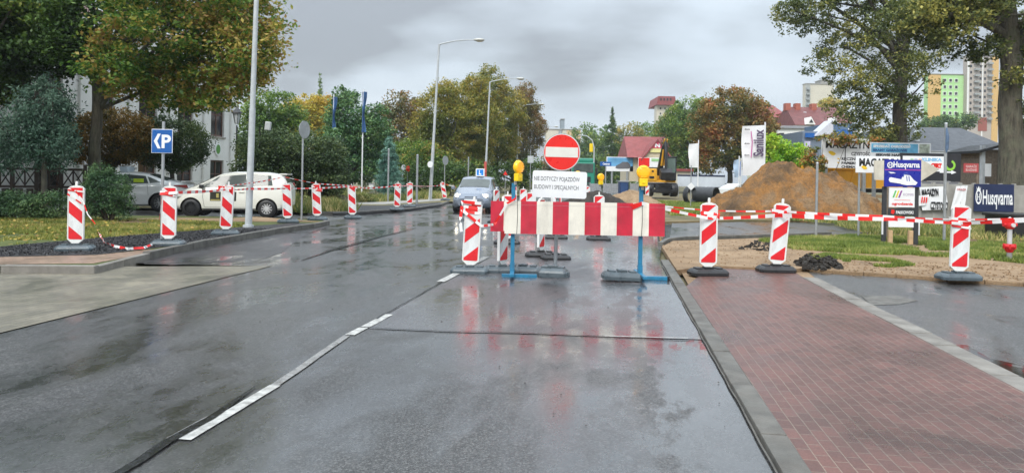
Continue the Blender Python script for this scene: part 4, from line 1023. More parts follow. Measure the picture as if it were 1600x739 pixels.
mb = MB(); mb.tube([(-1.3, 0, 1.53), (-1.42, 0, 1.72)], .006, 5); mb.build('aerial', BLK, t)
mb = MB(); mb.box(-.78, .82, .83, .86, .24, .28); mb.box(-.78, .82, -.86, -.83, .24, .28); mb.build('sill_trim', BLK, t)

# white saloon with taxi sign, only its rear half shows
p = gx(203, 26.6, .05)
t, prof = car('car', 'white saloon taxi with a roof sign parked half behind the juniper bush', (p.x, p.y, .06), PI + .12, CARW,
    ztop=[(-2.35, .92), (-2.28, 1.06), (-1.75, 1.12), (-1.5, 1.17), (-.9, 1.38), (-.2, 1.46), (.3, 1.44), (.7, 1.30), (1.25, 1.02), (1.7, .92), (2.15, .78), (2.32, .55)],
    zbelt=[(-2.35, .95), (-1.5, 1.02), (.9, .92), (2.32, .5)], wb=[(-2.35, .70), (-2.15, .82), (-1.4, .90), (1.3, .90), (1.9, .84), (2.2, .70), (2.32, .5)], wt=[(-2.35, .6), (-1.7, .68), (-.9, .60), (0, .64), (.6, .64), (1.25, .75), (2.32, .5)],
    zlow=[(-2.35, .42), (-2.0, .22), (1.9, .20), (2.32, .32)], wheels=(-1.36, 1.38), r=.335,
    side_gl=[[(.02, 1.02), (1.10, .96), (.55, 1.31), (.05, 1.38)], [(-.95, 1.05), (-.06, 1.02), (-.04, 1.38), (-.78, 1.32)], [(-1.38, 1.09), (-1.0, 1.06), (-.85, 1.30), (-.98, 1.26)]], ws=(.55, 1.2, .93, 1.0), rw=(-1.52, -.88, .92, .92), xr=(-2.35, 2.32), spokes=10)
mirror(t, .95, .84, 1.04, CARW)
for s in (1, -1):
    mb = MB(); mb.prism([(-2.33, .90), (-1.86, .97), (-1.86, 1.00), (-2.28, 1.02)], 'y', s * .80 - .05, s * .80 + .065); mb.build('tail_light', TAIL, t)
    mb = MB(); mb.tube([(-.05, s * .905, .35), (-.1, s * .906, .7), (-.05, s * .89, 1.0)], .004, 4); mb.tube([(-.98, s * .905, .6), (-.95, s * .9, .9), (-.92, s * .885, 1.04)], .004, 4); mb.build('door_seam', BLK, t)
    mb = MB(); mb.bbox(-.80, -.60, s * .905 - .012, s * .905 + .012, .90, .93, .008); mb.build('door_handle', CARW, t)
    mb = MB(); mb.box(-.78, -.42, s * .80 - .002, s * .80 + .002, 1.08, 1.22); o = mb.build('yellow_vest', M('hi_vis_yellow', (.6, .8, .05), .6), t); o.location = (0, -s * .0, 0)
mb = MB(); mb.bbox(-2.40, -2.05, -.65, .65, 1.13, 1.16, .01); mb.build('boot_spoiler', CARW, t)
mb = MB(); mb.bbox(-.02, .26, -.34, .34, 1.50, 1.66, .03); mb.box(-.0, .24, -.3, .3, 1.46, 1.5); rs = mb.build('taxi_sign', M('pale_blue_sign', (.62, .72, .80), .4), t)
text('Taxi', .07, INK, rs, 0, 1.58, -.345, .006, .2); 
mb = MB(); mb.box(-2.40, -2.34, -.3, .3, .62, .72); mb.build('number_plate', SIGNW, t)

# green truck far down the road
p = gx(911, 78, 0); t = thing('truck', 'green tipper truck far down the road behind the road works', 'truck', (p.x, 78, 0), -.05)
GRN = M('truck_green', (.02, .24, .16), .35, var=.1)
mb = MB(); mb.bbox(-1.25, 1.25, 0, 2.2, .9, 3.5, .12); mb.bbox(-1.1, 1.1, .1, 1.8, 3.48, 3.95, .15); mb.build('cab', GRN, t)
mb = MB(); mb.bbox(-1.08, 1.08, -.03, .02, 2.35, 3.35, .05); mb.build('windscreen', CARG, t)
mb = MB(); mb.bbox(-1.27, 1.27, -.12, .4, .45, 1.15, .08); mb.box(-.8, .8, -.05, .0, 1.25, 1.9); mb.build('bumper', BLK, t)
for s in (-1, 1):
    mb = MB(); mb.bbox(s * 1.0 - .16, s * 1.0 + .16, -.16, -.1, .75, .98, .03); mb.build('headlight', LAMPW, t)
    mb = MB(); mb.bbox(s * 1.45 - .1, s * 1.45 + .1, .0, .12, 2.1, 2.9, .04); mb.build('wing_mirror', BLK, t)
    for yy in (.9, 4.6, 6.0):
        mb = MB(); Mx = Matrix.Translation((s * 1.08, yy, .5)) @ Matrix.Rotation(PI / 2, 4, 'Y'); mb.lathe([(.001, -.15), (.3, -.15), (.46, -.15), (.5, -.1), (.5, .1), (.46, .15), (.3, .15), (.001, .15)], 20, M=Mx); mb.build('wheel', RUBB, t)
mb = MB(); mb.bbox(-1.25, 1.25, 2.5, 7.2, 1.2, 3.0, .06); mb.build('tipper_body', M('tipper_grey', (.20, .22, .22), .5), t)
mb = MB(); mb.box(-.5, .5, 0, 7, .7, 1.2); mb.build('chassis', DKM, t)

# excavator
p = gx(1031, 60, .25); t = thing('excavator', 'yellow and black wheeled excavator standing on the building site', 'excavator', (p.x, 60, .25), .0)
EXY = M('excavator_yellow', (.80, .40, .02), .4, var=.1, dirt=.25, scale=3)
mb = MB(); mb.bbox(-1.2, 1.2, -.9, 3.1, .75, 1.15, .06); mb.bbox(-.6, .6, -1.3, -.9, .3, 1.0, .05); mb.build('undercarriage', DKM, t)
for s in (-1, 1):
    for yy in (-.55, 2.3):
        mb = MB(); Mx = Matrix.Translation((s * 1.02, yy, .58)) @ Matrix.Rotation(PI / 2, 4, 'Y'); mb.lathe([(.001, -.24), (.28, -.24), (.34, -.30), (.53, -.30), (.58, -.22), (.58, .22), (.53, .30), (.34, .30), (.28, .24), (.001, .24)], 24, M=Mx); mb.build('wheel', RUBB, t)
mb = MB(); mb.bbox(-1.30, -.30, -.2, 3.3, 1.30, 2.35, .08); mb.bbox(-.3, 1.3, 1.3, 3.3, 1.30, 2.2, .08); mb.bbox(-1.3, 1.3, -.15, 3.2, 1.18, 1.36, .04); mb.build('upper_body', EXY, t)
mb = MB(); mb.box(-1.15, -1.0, -.215, -.2, 1.8, 2.15); mb.box(-.75, -.6, -.215, -.2, 2.05, 2.2); mb.bbox(-.95, -.55, -.225, -.2, 1.5, 1.7, .01); mb.build('vent_panel', BLK, t)
mb = MB(); mb.bbox(.38, 1.30, -.35, 1.3, 1.36, 2.05, .06)
for sx in (.42, 1.26):
    for yy in (-.31, 1.26): mb.bbox(sx - .045, sx + .045, yy - .045, yy + .045, 2.0, 3.32, .02)
mb.bbox(.36, 1.32, -.38, 1.32, 3.28, 3.40, .04); cab = mb.build('cab', BLK, t)
mb = MB(); mb.box(.47, 1.21, -.33, -.31, 2.02, 3.28); mb.box(1.262, 1.275, -.26, 1.2, 2.02, 3.26); mb.build('cab_glass', M('tinted_green_glass', (.12, .17, .15), .08), cab)
mb = MB(); mb.tube([(.02, .6, 1.9), (.02, -.6, 3.2), (.02, -1.3, 4.2), (.02, -1.9, 4.35)], [.24, .26, .2, .16], 6); mb.build('boom', BLK, t)
mb = MB(); mb.tube([(.02, -1.7, 4.55), (.02, -2.0, 3.6), (.02, -2.1, 2.2)], [.15, .15, .10], 6); mb.build('stick', DKM, t)
mb = MB(); mb.tube([(-.10, -.9, 2.6), (-.08, -1.5, 3.9)], [.09, .07], 8); mb.tube([(.14, -.9, 2.6), (.12, -1.5, 3.9)], [.09, .07], 8); mb.tube([(-.08, -1.6, 4.4), (-.08, -1.9, 4.75)], .06, 6); mb.tube([(.14, -1.6, 4.4), (.14, -1.9, 4.75)], .06, 6); mb.build('hydraulic_ram', EXY, t)
mb = MB(); mb.prism([(-2.4, 1.4), (-1.8, 1.5), (-1.75, 2.2), (-2.1, 2.35), (-2.6, 2.0)], 'x', -.45, .5); mb.build('bucket', DKM, t)
mb = MB(); mb.bbox(-.9, .9, -1.5, -1.35, .35, .62, .03); mb.build('dozer_blade', DKM, t)

# ============================================================ EARTH HEAPS
def heap(name, label, cpx, Y, rx, ry, h, mat, z0=0.0, seed=0, rough=.10, n=110, ridge=None, flat=.9):
    c = gx(cpx, Y, z0); t = MB(); vs = []; 
    for j in range(n + 1):
        for i in range(n + 1):
            u, v = i / n * 2 - 1, j / n * 2 - 1; x, y = u * rx, v * ry
            d = math.sqrt(u * u + v * v); b = max(0, 1 - d ** 1.15)
            z = h * b ** flat
            if ridge:
                for (ox, oy, s, hh) in ridge: z = max(z, hh * max(0, 1 - math.hypot((x - ox) / s, (y - oy) / (s * .9)) ** 1.1) ** .95)
            p = Vector((x * .9 + seed, y * .9, 0)); e = min(1, z / .35)
            z += e * (mnoise.fractal(p, .9, 2.1, 6) * rough * h * .9 + mnoise.noise(p * 7) * .05 + mnoise.noise(p * 19) * .032)
            vs.append((x, y, z if z > .002 else -.08))
    t.add(vs, [(j * (n + 1) + i, j * (n + 1) + i + 1, (j + 1) * (n + 1) + i + 1, (j + 1) * (n + 1) + i) for j in range(n) for i in range(n)], 0, True)
    o = t.build(name, mat); o.location = c; return tag(o, label, 'heap')
heap('sand_heap', 'big brown and orange heap of excavated sand behind the right tape', 1218, 31.5, 5.6, 3.4, .12, MOUND, .02, 3, 3.8, 200, ridge=[(-.1, 0, 3.4, 2.5), (1.3, .2, 3.6, 2.3), (2.3, .2, 2.9, 1.85), (3.6, .1, 2.3, 1.0), (-1.5, -.1, 2.2, 1.6), (.7, -1.0, 1.7, 1.5)])
heap('earth_heap', 'black earth heap behind the middle of the striped barrier', 932, 38, 2.1, 1.6, .98, EARTH, 0, 9, .14, 90, ridge=[(-1.2, 0, 1.6, .55)])
heap('sand_heap', 'low brown sand heap behind the black earth heap', 985, 46, 2.2, 1.6, .95, SAND, 0, 5, .12, 70)

# ============================================================ LAMP POSTS
def lamp(px, Y, H, arm, label, r=.075, tilt=0.0, z=.05, head=True, group='galvanised street lamps along the road', rr=2.0):
    p = gx(px, Y, z); t = thing('street_lamp', label, 'street lamp', p, 0, group)
    s = 1 if arm > 0 else -1
    mb = MB(); mb.cyl((0, 0, 0), (tilt * .35, 0, H * .35), r * 1.3, r * 1.15, 14, cap=False); mb.cyl((tilt * .35, 0, H * .35), (tilt, 0, H), r, r * .7, 14); mb.cyl((0, 0, 0), (0, 0, .06), r * 2, seg=14); mb.build('pole', POST, t)
    if head:
        mb = MB(); A = abs(arm); mb.tube([(tilt, 0, H - .05), (tilt + s * .12, 0, H + .02), (tilt + s * A * .45, 0, H + .22), (tilt + s * A * .8, 0, H + .30), (tilt + s * A, 0, H + .30)], [.045, .045, .035, .03, .03], 8); mb.build('arm', POST, t)
        x = tilt + s * A; mb = MB()
        Mh = Matrix.Translation((x + s * .28, 0, H + .31)) @ Matrix.Rotation(PI / 2, 4, 'Y')
        mb.lathe([(.03, -.34), (.09, -.3), (.15, -.15), (.17, 0), (.15, .2), (.08, .33), (.001, .36)], 14, M=Mh @ Matrix.Diagonal((.62, 1, 1, 1))); mb.build('lamp_head', M('lamp_head_grey', (.5, .5, .46), .4), t)
        mb = MB(); Mg = Matrix.Translation((x + s * .3, 0, H + .25)) @ Matrix.Rotation(PI / 2, 4, 'Y'); mb.lathe([(.03, -.24), (.11, -.1), (.12, .1), (.05, .26)], 12, M=Mg @ Matrix.Diagonal((.6, 1, 1, 1))); mb.build('lamp_glass', M('lamp_glass', (.5, .42, .25), .2), t)
    return t
lamp(388, 18.6, 9.0, 1.5, 'tall grey lamp post rising out of view among the left beacons', .07, .16, .11)
lamp(672, 44, 9.75, 2.2, 'nearest full street lamp, arm reaching right over the far left lane', .085, .40, .09)
lamp(757, 60, 9.7, 2.3, 'second street lamp of the row, before the dense autumn trees', .085, .30, .05)
lamp(806, 79, 9.6, 2.2, 'third street lamp of the row, left of the no entry sign', .085, .2, .05)
lamp(842, 112, 9.6, 2.2, 'farthest street lamp of the row, thin, just left of the red disc', .085, .1, .05)
lamp(651, 78, 8.0, -1.4, 'low lamp with its head to the left, in front of the brown trees', .09, 0, .05)
# curved signal gantry far away
p = gx(927, 84, 0); t = thing('traffic_light', 'far traffic light hanging from a curved pale arm above the green truck', 'traffic light', p)
mb = MB(); mb.tube([(0, 0, 0), (0, 0, 5.4), (-.25, 0, 6.3), (-.9, 0, 6.8), (-1.9, 0, 6.9)], [.09, .08, .07, .06, .05], 8); mb.build('arm_pole', POST, t)
mb = MB(); mb.bbox(-.55, -.15, -.1, .1, 4.9, 5.9, .04); mb.build('signal_head', YEL, t)

def post(px, Y, H, r, label, z=.1, mat=GALV, name='metal_post', group=None):
    mb = MB(); mb.cyl((0, 0, 0), (0, 0, H), r, seg=10); mb.lathe([(r * 1.1, H - .02), (r * 1.1, H + .01), (.001, H + .02)], 10); o = mb.build(name, mat); o.location = gx(px, Y, z)
    return tag(o, label, 'post', group)
post(1275, 19.5, 2.0, .035, 'bare grey metal post in front of the right slope of the sand heap')
post(1475, 17.8, 3.0, .035, 'tall grey metal post standing just left of the rightmost beacon')
post(606, 40, 3.0, .05, 'thin grey post left of the beacon pair', .09)
post(651, 37, 2.6, .06, 'short thick grey post right of the beacon pair', .09)
post(731, 52, 3.0, .05, 'thin grey post over the roof of the blue grey car', .05)

# blue parking direction sign
def sign_thing(px, Y, z, label, name='road_sign', cat='road sign', rz=0, pole=2.4, r=.03, polemat=GALV, group=None):
    t = thing(name, label, cat, gx(px, Y, z), rz, group); mb = MB(); mb.cyl((0, 0, 0), (0, 0, pole), r, seg=12); mb.build('pole', polemat, t); return t
Yk = 14.4; t = sign_thing(252.5, Yk, .11, 'blue parking sign with a white chevron and letter P', pole=2.44); kx = FPX / Yk
zc = at(254, 221, Yk).z - .11; pc = at(255, 221, Yk).x - t.location.x
mb = MB(); mb.bbox(pc - .215, pc + .215, -.05, -.035, zc - .245, zc + .245, .007); pl = mb.build('plate', SIGNW, t)
mb = MB(); mb.bbox(pc - .205, pc + .205, -.053, -.049, zc - .235, zc + .235, .0015); mb.build('blue_face', SIGNB, pl)
text('P', .26, SIGNW, pl, pc + .09, zc - .005, -.0555, .012, .19)
mb = MB(); mb.prism([(pc - .165, zc), (pc - .085, zc + .15), (pc - .025, zc + .15), (pc - .095, zc), (pc - .025, zc - .15), (pc - .085, zc - .15)], 'y', -.0555, -.0535); mb.build('chevron', SIGNW, pl)

def disc_sign(px, Y, py, r, rz, label, z=.1, face=None, group=None):
    t = sign_thing(px, Y, z, label, rz=rz, pole=at(px, py, Y).z - z + r, group=group); zc = at(px, py, Y).z - z
    Mx = Matrix.Translation((0, -.045, zc)) @ Matrix.Rotation(PI / 2, 4, 'X'); mb = MB(); mb.lathe([(.001, 0), (r, 0), (r, .015), (.001, .015)], 32, M=Mx, smooth=False); mb.build('disc', face or GALV, t); return t
disc_sign(471, 21.7, 203, .27, 1.22, 'grey back of a round sign on a thin pole left of the middle beacons')
disc_sign(694, 46, 251, .30, 1.0, 'far grey back of a round sign behind the leaning beacon', .09)
disc_sign(672, 43.6, 257, .2, -.5, 'small round white sign beside the nearest full street lamp', .09, SIGNW)
t = disc_sign(636, 55, 264, .24, 1.0, 'far round sign with a red ring left of the grey post', .09, SIGNR)
t = disc_sign(629, 56, 262, .22, .9, 'far small white round sign beside the red ringed one', .09, SIGNW)
t = sign_thing(828, 60, 0, 'square pale sign back on a thin pole before the autumn trees', pole=4.1); mb = MB(); mb.bbox(-.25, .25, -.05, -.02, 2.9, 3.5, .01); mb.build('plate', POST, t)
t = sign_thing(789, 62, 0, 'far small red triangle sign just left of the left amber lamp', pole=2.2); mb = MB(); mb.prism([(-.2, 1.85), (.2, 1.85), (0, 2.2)], 'y', -.06, -.04); mb.build('triangle', SIGNR, t)
t = sign_thing(1079, 40, .06, 'small white diamond plate on a thin post in front of the black pipes', 'marker_post', 'marker post', pole=2.4, r=.025); mb = MB(); mb.prism([(0, .98), (.22, 1.2), (0, 1.42), (-.22, 1.2)], 'y', -.05, -.035); mb.build('plate', SIGNW, t)
o = MB().cyl((0, 0, 0), (0, 0, 1.6), .11, seg=12).build('striped_post', M('faded_red', (.55, .10, .08), .5)); o.location = gx(758, 54, 1.2); 
tag(o, 'faded red sleeve strapped round the pole of the second street lamp', 'pole sleeve')

# old fashioned lantern by the white building
p = gx(368, 34, .1); t = thing('lantern_post', 'black old fashioned lantern post beside the corner of the white building', 'lantern', p)
zt = at(368, 178, 34).z - .1
mb = MB(); mb.cyl((0, 0, 0), (0, 0, .9), .08, .06, 12); mb.cyl((0, 0, .9), (0, 0, zt - .55), .045, .035, 10); mb.lathe([(.07, .88), (.09, .93), (.05, 1.0)], 12); mb.build('post', BLK, t)
mb = MB(); mb.lathe([(.08, zt - .5), (.10, zt - .46), (.19, zt + .02)], 6, smooth=False); mb.build('lamp_glass', M('frosted_glass', (.45, .47, .48), .2), t)
mb = MB(); mb.lathe([(.27, zt + .02), (.26, zt + .06), (.10, zt + .22), (.03, zt + .32), (.001, zt + .38)], 6, smooth=False)
for q in range(6): a = q * PI / 3; mb.tube([(.10 * math.cos(a), .10 * math.sin(a), zt - .47), (.20 * math.cos(a), .20 * math.sin(a), zt + .03)], .012, 4)
mb.build('lamp_cap', BLK, t)
p = gx(404, 33, .1); t = thing('floodlight', 'small grey floodlight on a mast above the dark hedge', 'floodlight', p)
mb = MB(); mb.cyl((0, 0, 0), (0, 0, 3.6), .04, seg=8); mb.build('mast', BLK, t); mb = MB(); mb.bbox(-.1, .16, -.15, .05, 3.5, 3.9, .04, M=Matrix.Rotation(.1, 4, 'Y')); mb.build('lamp_box', M('pale_grey_box', (.5, .52, .53), .4), t)

# hydrant
p = G(1577, 404, .11); t = thing('hydrant', 'red topped hydrant with a grey stem on the grass at the far right', 'hydrant', p); hs = FPX / p.y
HR = M('hydrant_red', (.62, .015, .02), .35, var=.12)
mb = MB(); mb.cyl((0, 0, -.02), (0, 0, .16), .045, .05, 14); mb.build('foot_pipe', GALV, t)
mb = MB(); mb.lathe([(.05, .12), (.085, .18), (.085, .2), (.115, .22), (.115, .27), (.06, .28), (.06, .29)], 18)
for q in range(6): a = q * PI / 3; mb.bbox(.085, .115, -.018, .018, .19, .29, .005, M=Matrix.Rotation(a, 4, 'Z'))
mb.build('flange', HR, t)
mb = MB(); mb.cyl((0, 0, .27), (0, 0, .62), .043, seg=16); mb.build('stem', M('light_grey_stem', (.5, .52, .53), .35), t)
mb = MB(); mb.lathe([(.05, .58), (.08, .6), (.095, .66), (.09, .72), (.07, .75), (.001, .755)], 20)
for s in (-1, 1): mb.cyl((s * .06, 0, .665), (s * .13, 0, .665), .038, seg=12)
mb.build('head', HR, t)
mb = MB(); mb.cyl((0, -.07, .66), (0, -.115, .66), .04, seg=14); mb.lathe([(.05, .75), (.045, .79), (.001, .82)], 16); mb.build('cap', M('hydrant_silver', (.6, .6, .6), .3), t)

# ============================================================ SIGN BOARDS ON THE RIGHT
class Board:
    def __init__(s, name, label, cat, pxc, Y, z=.1, rz=0.0, group=None):
        s.Y = Y; s.o = gx(pxc, Y, z); s.t = thing(name, label, cat, s.o, rz, group); s.pxc = pxc; s.k = FPX / Y; s.ref = hor(pxc)
    def x(s, px): return (px - s.pxc) / s.k
    def z(s, py): return EYE + (s.ref - py) / s.k - s.o.z
    def rect(s, name, a, b, c, d, mat, y=-.01, th=.02, bev=.004, parent=None):
        mb = MB(); mb.bbox(s.x(a), s.x(b), y, y + th, s.z(d), s.z(c), min(bev, th * .4)); return mb.build(name, mat, parent or s.t)
    def text(s, st, a, b, c, d, mat, y=-.02, bold=0.0, parent=None, **k):
        return text(st, (d - c) / s.k, mat, parent or s.t, (s.x(a) + s.x(b)) / 2, (s.z(c) + s.z(d)) / 2, y, bold, (b - a) / s.k, **k)
SBL = M('royal_blue_board', (.012, .02, .30), .3, var=.08); SGREY = M('grey_lettering', (.30, .31, .33), .5); YSP = M('yellow_splash', (.85, .55, .02), .4)
def splash(bd, px, py, w, parent, y):
    mb = MB(); r = w / bd.k / 2; mb.prism([(bd.x(px) + r * a, bd.z(py) + r * b) for a, b in ((-1, .35), (-.55, .6), (.1, .5), (.75, .15), (1, -.2), (.5, -.6), (-.1, -.55), (-.75, -.05))], 'y', y, y + .003); mb.build('yellow_splash', YSP, parent)
# blue board with a chainsaw over a dark board of small panels
b = Board('sign_board', 'blue chainsaw advertisement mounted over a dark frame of white panels', 'advertising board', 1407, 16.9)
for px in (1391, 1423):
    MB().bbox(b.x(px) - .05, b.x(px) + .05, -.02, .06, 0, b.z(360), .008).build('wooden_leg', PINE, b.t)
for px in (1382, 1432): MB().bbox(b.x(px) - .05, b.x(px) + .05, .02, .07, 0, b.z(292), .008).build('dark_post', M('dark_slate_board', (.035, .038, .042), .5), b.t)
for px in (1379, 1436): MB().bbox(b.x(px) - .012, b.x(px) + .012, .0, .05, b.z(367), b.z(342), .003).build('white_stake', SIGNW, b.t)
f = b.rect('blue_panel', 1378.5, 1435.5, 250, 292, SBL, -.05, .03); b.rect('pink_line', 1379, 1435, 265.2, 266.2, M('pink_line', (.6, .10, .35), .4), -.053, .003, parent=f)
b.text('Husqvarna', 1392, 1433, 254.5, 263, SIGNW, -.054, .006, f)
mb = MB(); mb.lathe([(.055, 0), (.075, 0)], 20, M=Matrix.Translation((b.x(1387), -.054, b.z(258.5))) @ Matrix.Rotation(PI / 2, 4, 'X'), smooth=False); mb.box(b.x(1387) - .03, b.x(1387) + .03, -.0545, -.053, b.z(258.5) - .008, b.z(258.5) + .008)
for s_ in (-1, 1): mb.box(b.x(1387) + s_ * .028 - .008, b.x(1387) + s_ * .028 + .008, -.0545, -.053, b.z(258.5) - .045, b.z(258.5) + .045)
mb.build('round_emblem', SIGNW, f)
# chainsaw picture
mb = MB(); P = lambda L: [(b.x(u), b.z(v)) for u, v in L]
mb.prism(P([(1386, 278), (1385, 282), (1387, 285), (1406, 287.5), (1408, 281), (1389, 277.5)]), 'y', -.056, -.053)
mb.prism(P([(1405, 279), (1404, 288), (1414, 289.5), (1427, 289), (1430, 285), (1424, 281), (1418, 274), (1408, 273)]), 'y', -.057, -.053)
mb.build('saw_picture', SIGNW, f)
mb = MB(); mb.prism(P([(1406, 276), (1408, 271), (1413, 269), (1416, 272), (1414, 272.5), (1412, 271), (1409, 273), (1408, 277)]), 'y', -.059, -.0575)
for u in (1412, 1415.5): mb.prism(P([(u, 275), (u + 1.3, 275), (u + 2.3, 283), (u + 1, 283)]), 'y', -.059, -.0575)
mb.build('saw_details', M('saw_dark_blue', (.05, .09, .42), .4), f)
mb = MB(); mb.prism(P([(1384, 269), (1392, 269.5), (1396, 271), (1388, 271.5)]), 'y', -.056, -.053); mb.build('small_crown_mark', SIGNW, f)
w = b.rect('white_panel', 1387, 1427, 293, 324, SIGNW, -.03, .025)
for i, (c_, px) in enumerate((((.1, .45, .12), 1392), ((.75, .6, .05), 1396.5), ((.25, .06, .30), 1401))):
    mb = MB(); mb.prism(P([(px, 309), (px + 4, 298), (px + 6.5, 298), (px + 2.5, 309)]), 'y', -.034, -.031); mb.build('colour_stripe', M('logo_stripe_%s' % 'abc'[i], c_, .4), w)
b.text('KOMIRI', 1409, 1425, 302, 306, M('lilac_ink', (.45, .35, .5), .5), -.034, 0, w)
b.text('ogrodzenia', 1391, 1424, 317, 321, SIGNR, -.034, .003, w)
mb = MB(); mb.box(b.x(1395), b.x(1420), -.033, -.031, b.z(313), b.z(312.4)); mb.build('red_rule', SIGNR, w)
d = b.rect('dark_panel', 1386, 1428, 325.5, 337, M('dark_slate_board', (.035, .038, .042), .5), -.03, .025)
b.text('PAŁKOWSKI', 1398, 1425, 329.5, 334, SIGNW, -.034, .003, d)
mb = MB(); mb.prism(P([(1391, 327.5), (1395, 327.8), (1396, 331), (1394, 335), (1390, 333.5)]), 'y', -.034, -.031); mb.build('red_mark', SIGNR, d)
b.rect('lower_white_panel', 1387, 1426, 338.5, 355, SIGNW, -.03, .025)
# cream arrow board behind it
b = Board('arrow_board', 'blank cream arrow shaped board pointing right behind the blue advertisement', 'direction board', 1412, 18.5)
for px in (1385, 1429): MB().bbox(b.x(px) - .04, b.x(px) + .04, .0, .06, 0, b.z(283), .006).build('leg', WOOD, b.t)
mb = MB(); mb.prism([(b.x(u), b.z(v)) for u, v in ((1363, 252), (1436, 249), (1465, 264), (1436, 283), (1364, 282))], 'y', -.03, -.0); mb.build('arrow_panel', M('aged_cream_board', (.62, .58, .48), .5, dirt=.3), b.t)
# small magazine board on a pole
b = Board('sign_board', 'white shop board on a single thin post, in front of the bigger one like it', 'advertising board', 1341, 19.0)
MB().cyl((0, .0, 0), (0, 0, b.z(262)), .03, seg=10).build('post', GALV, b.t)
w = b.rect('panel', 1334, 1403, 244, 270, SIGNW, -.05, .02); b.text('MAGAZYN', 1339, 1400, 248, 259.5, INK, -.053, .012, w); splash(b, 1347, 262, 10, w, -.055)
# large shop board
b = Board('billboard', 'large white shop billboard with black lettering, ivy over its top edge', 'billboard', 1320, 36)
for px in (1290, 1350): MB().bbox(b.x(px) - .08, b.x(px) + .08, .03, .2, 0, b.z(262), .01).build('leg', GALV, b.t)
w = b.rect('panel', 1282, 1361, 217, 263, SIGNW, -.03, .06); b.text('MAGAZYN', 1288, 1356, 221, 232, INK, -.034, .012, w, slant=.0); b.text('CZYSTOŚCI', 1328, 1359, 237, 242, INK, -.034, .008, w); splash(b, 1298, 240, 12, w, -.036)
b.text('RĘCZNIKI', 1313, 1342, 247, 251, INK, -.034, .008, w); b.text('PAPIERY', 1313, 1338, 253, 257, INK, -.034, .008, w); b.text('CHEMIA', 1313, 1335, 259, 262.5, INK, -.034, .008, w)
for v in (248.5, 254.5): splash(b, 1308, v, 4, w, -.036)
mb = MB(); mb.box(b.x(1318), b.x(1319.3), -.037, -.034, b.z(256), b.z(228)); mb.box(b.x(1318), b.x(1334), -.037, -.034, b.z(256), b.z(254.7)); mb.build('bracket_line', INK, w)
# light blue banner
b = Board('banner_board', 'pale blue banner board with rows of small writing above the shop board', 'advertising board', 1405, 33)
for px in (1366, 1445): MB().bbox(b.x(px) - .07, b.x(px) + .07, .03, .15, 0, b.z(245), .01).build('leg', GALV, b.t)
w = b.rect('panel', 1358, 1452, 223.5, 246, SIGNW, -.03, .05)
LB = M('light_blue_print', (.16, .48, .72), .4, var=.35, scale=2.2); b.rect('blue_print', 1359, 1432, 225, 239, LB, -.034, .003, parent=w)
b.text('SPRZEDAŻ OGRODZEŃ', 1362, 1420, 227, 230.5, SIGNW, -.037, .01, w); b.text('BRAMY GARAŻOWE', 1362, 1415, 233, 236.5, M('navy_ink', (.02, .08, .25), .5), -.037, .008, w); b.text('SERWIS NAPRAWA', 1366, 1425, 241, 244.5, GINK, -.037, .01, w)
b.rect('photo_print', 1434, 1450, 225, 244, M('muted_print', (.38, .42, .34), .5, var=.7, scale=6), -.034, .003, parent=w)
# black clinic board
b = Board('sign_board', 'black and white board with a green swirl and a white arrow', 'advertising board', 1452, 26, .1)
for px in (1415, 1490): MB().bbox(b.x(px) - .06, b.x(px) + .06, .03, .13, 0, b.z(278), .01).build('leg', DKM, b.t)
w = b.rect('black_panel', 1404, 1499, 240, 283, M('black_board', (.022, .022, .026), .35), -.03, .05); w2 = b.rect('white_panel', 1408, 1473, 244.5, 268, SIGNW, -.034, .004, parent=w)
b.text('KLINIKA', 1438, 1469, 247.5, 252, M('sky_ink', (.25, .50, .72), .5), -.037, .01, w2); b.text('CERT', 1452, 1469, 256, 262, SIGNR, -.037, .02, w2)
for i, (c_, px) in enumerate((((.10, .45, .12), 1420), ((.02, .12, .5), 1426), ((.7, .05, .05), 1433))):
    b.rect('colour_bar', px, px + 5, 249, 251.5, M('bar_%s' % 'abc'[i], c_, .4), -.037, .003, parent=w2)
mb = MB(); c0 = (b.x(1482), b.z(258)); R0, R1 = 8.5 / b.k, 4.8 / b.k; P1 = [(c0[0] + R0 * math.cos(a), c0[1] + R0 * math.sin(a)) for a in np.linspace(1.2, -3.0, 16)]; P2 = [(c0[0] + R1 * math.cos(a) + .01, c0[1] + R1 * math.sin(a)) for a in np.linspace(-2.9, 1.3, 16)]
for i in range(15): mb.add([(P1[i][0], -.036, P1[i][1]), (P1[i + 1][0], -.036, P1[i + 1][1]), (P2[14 - i][0], -.036, P2[14 - i][1]), (P2[15 - i][0], -.036, P2[15 - i][1])], [(3, 2, 1, 0)])
mb.build('green_swirl', M('lime_print', (.28, .60, .06), .4), w)
mb = MB(); mb.prism([(b.x(u), b.z(v)) for u, v in ((1466, 267.5), (1484, 267.5), (1484, 265.5), (1492, 269), (1484, 272), (1484, 270), (1466, 270))], 'y', -.040, -.0345); mb.build('white_arrow', SIGNW, w)
b.rect('grey_lower_panel', 1414, 1498, 283.5, 291, M('grey_board', (.16, .16, .17), .5), -.02, .03)
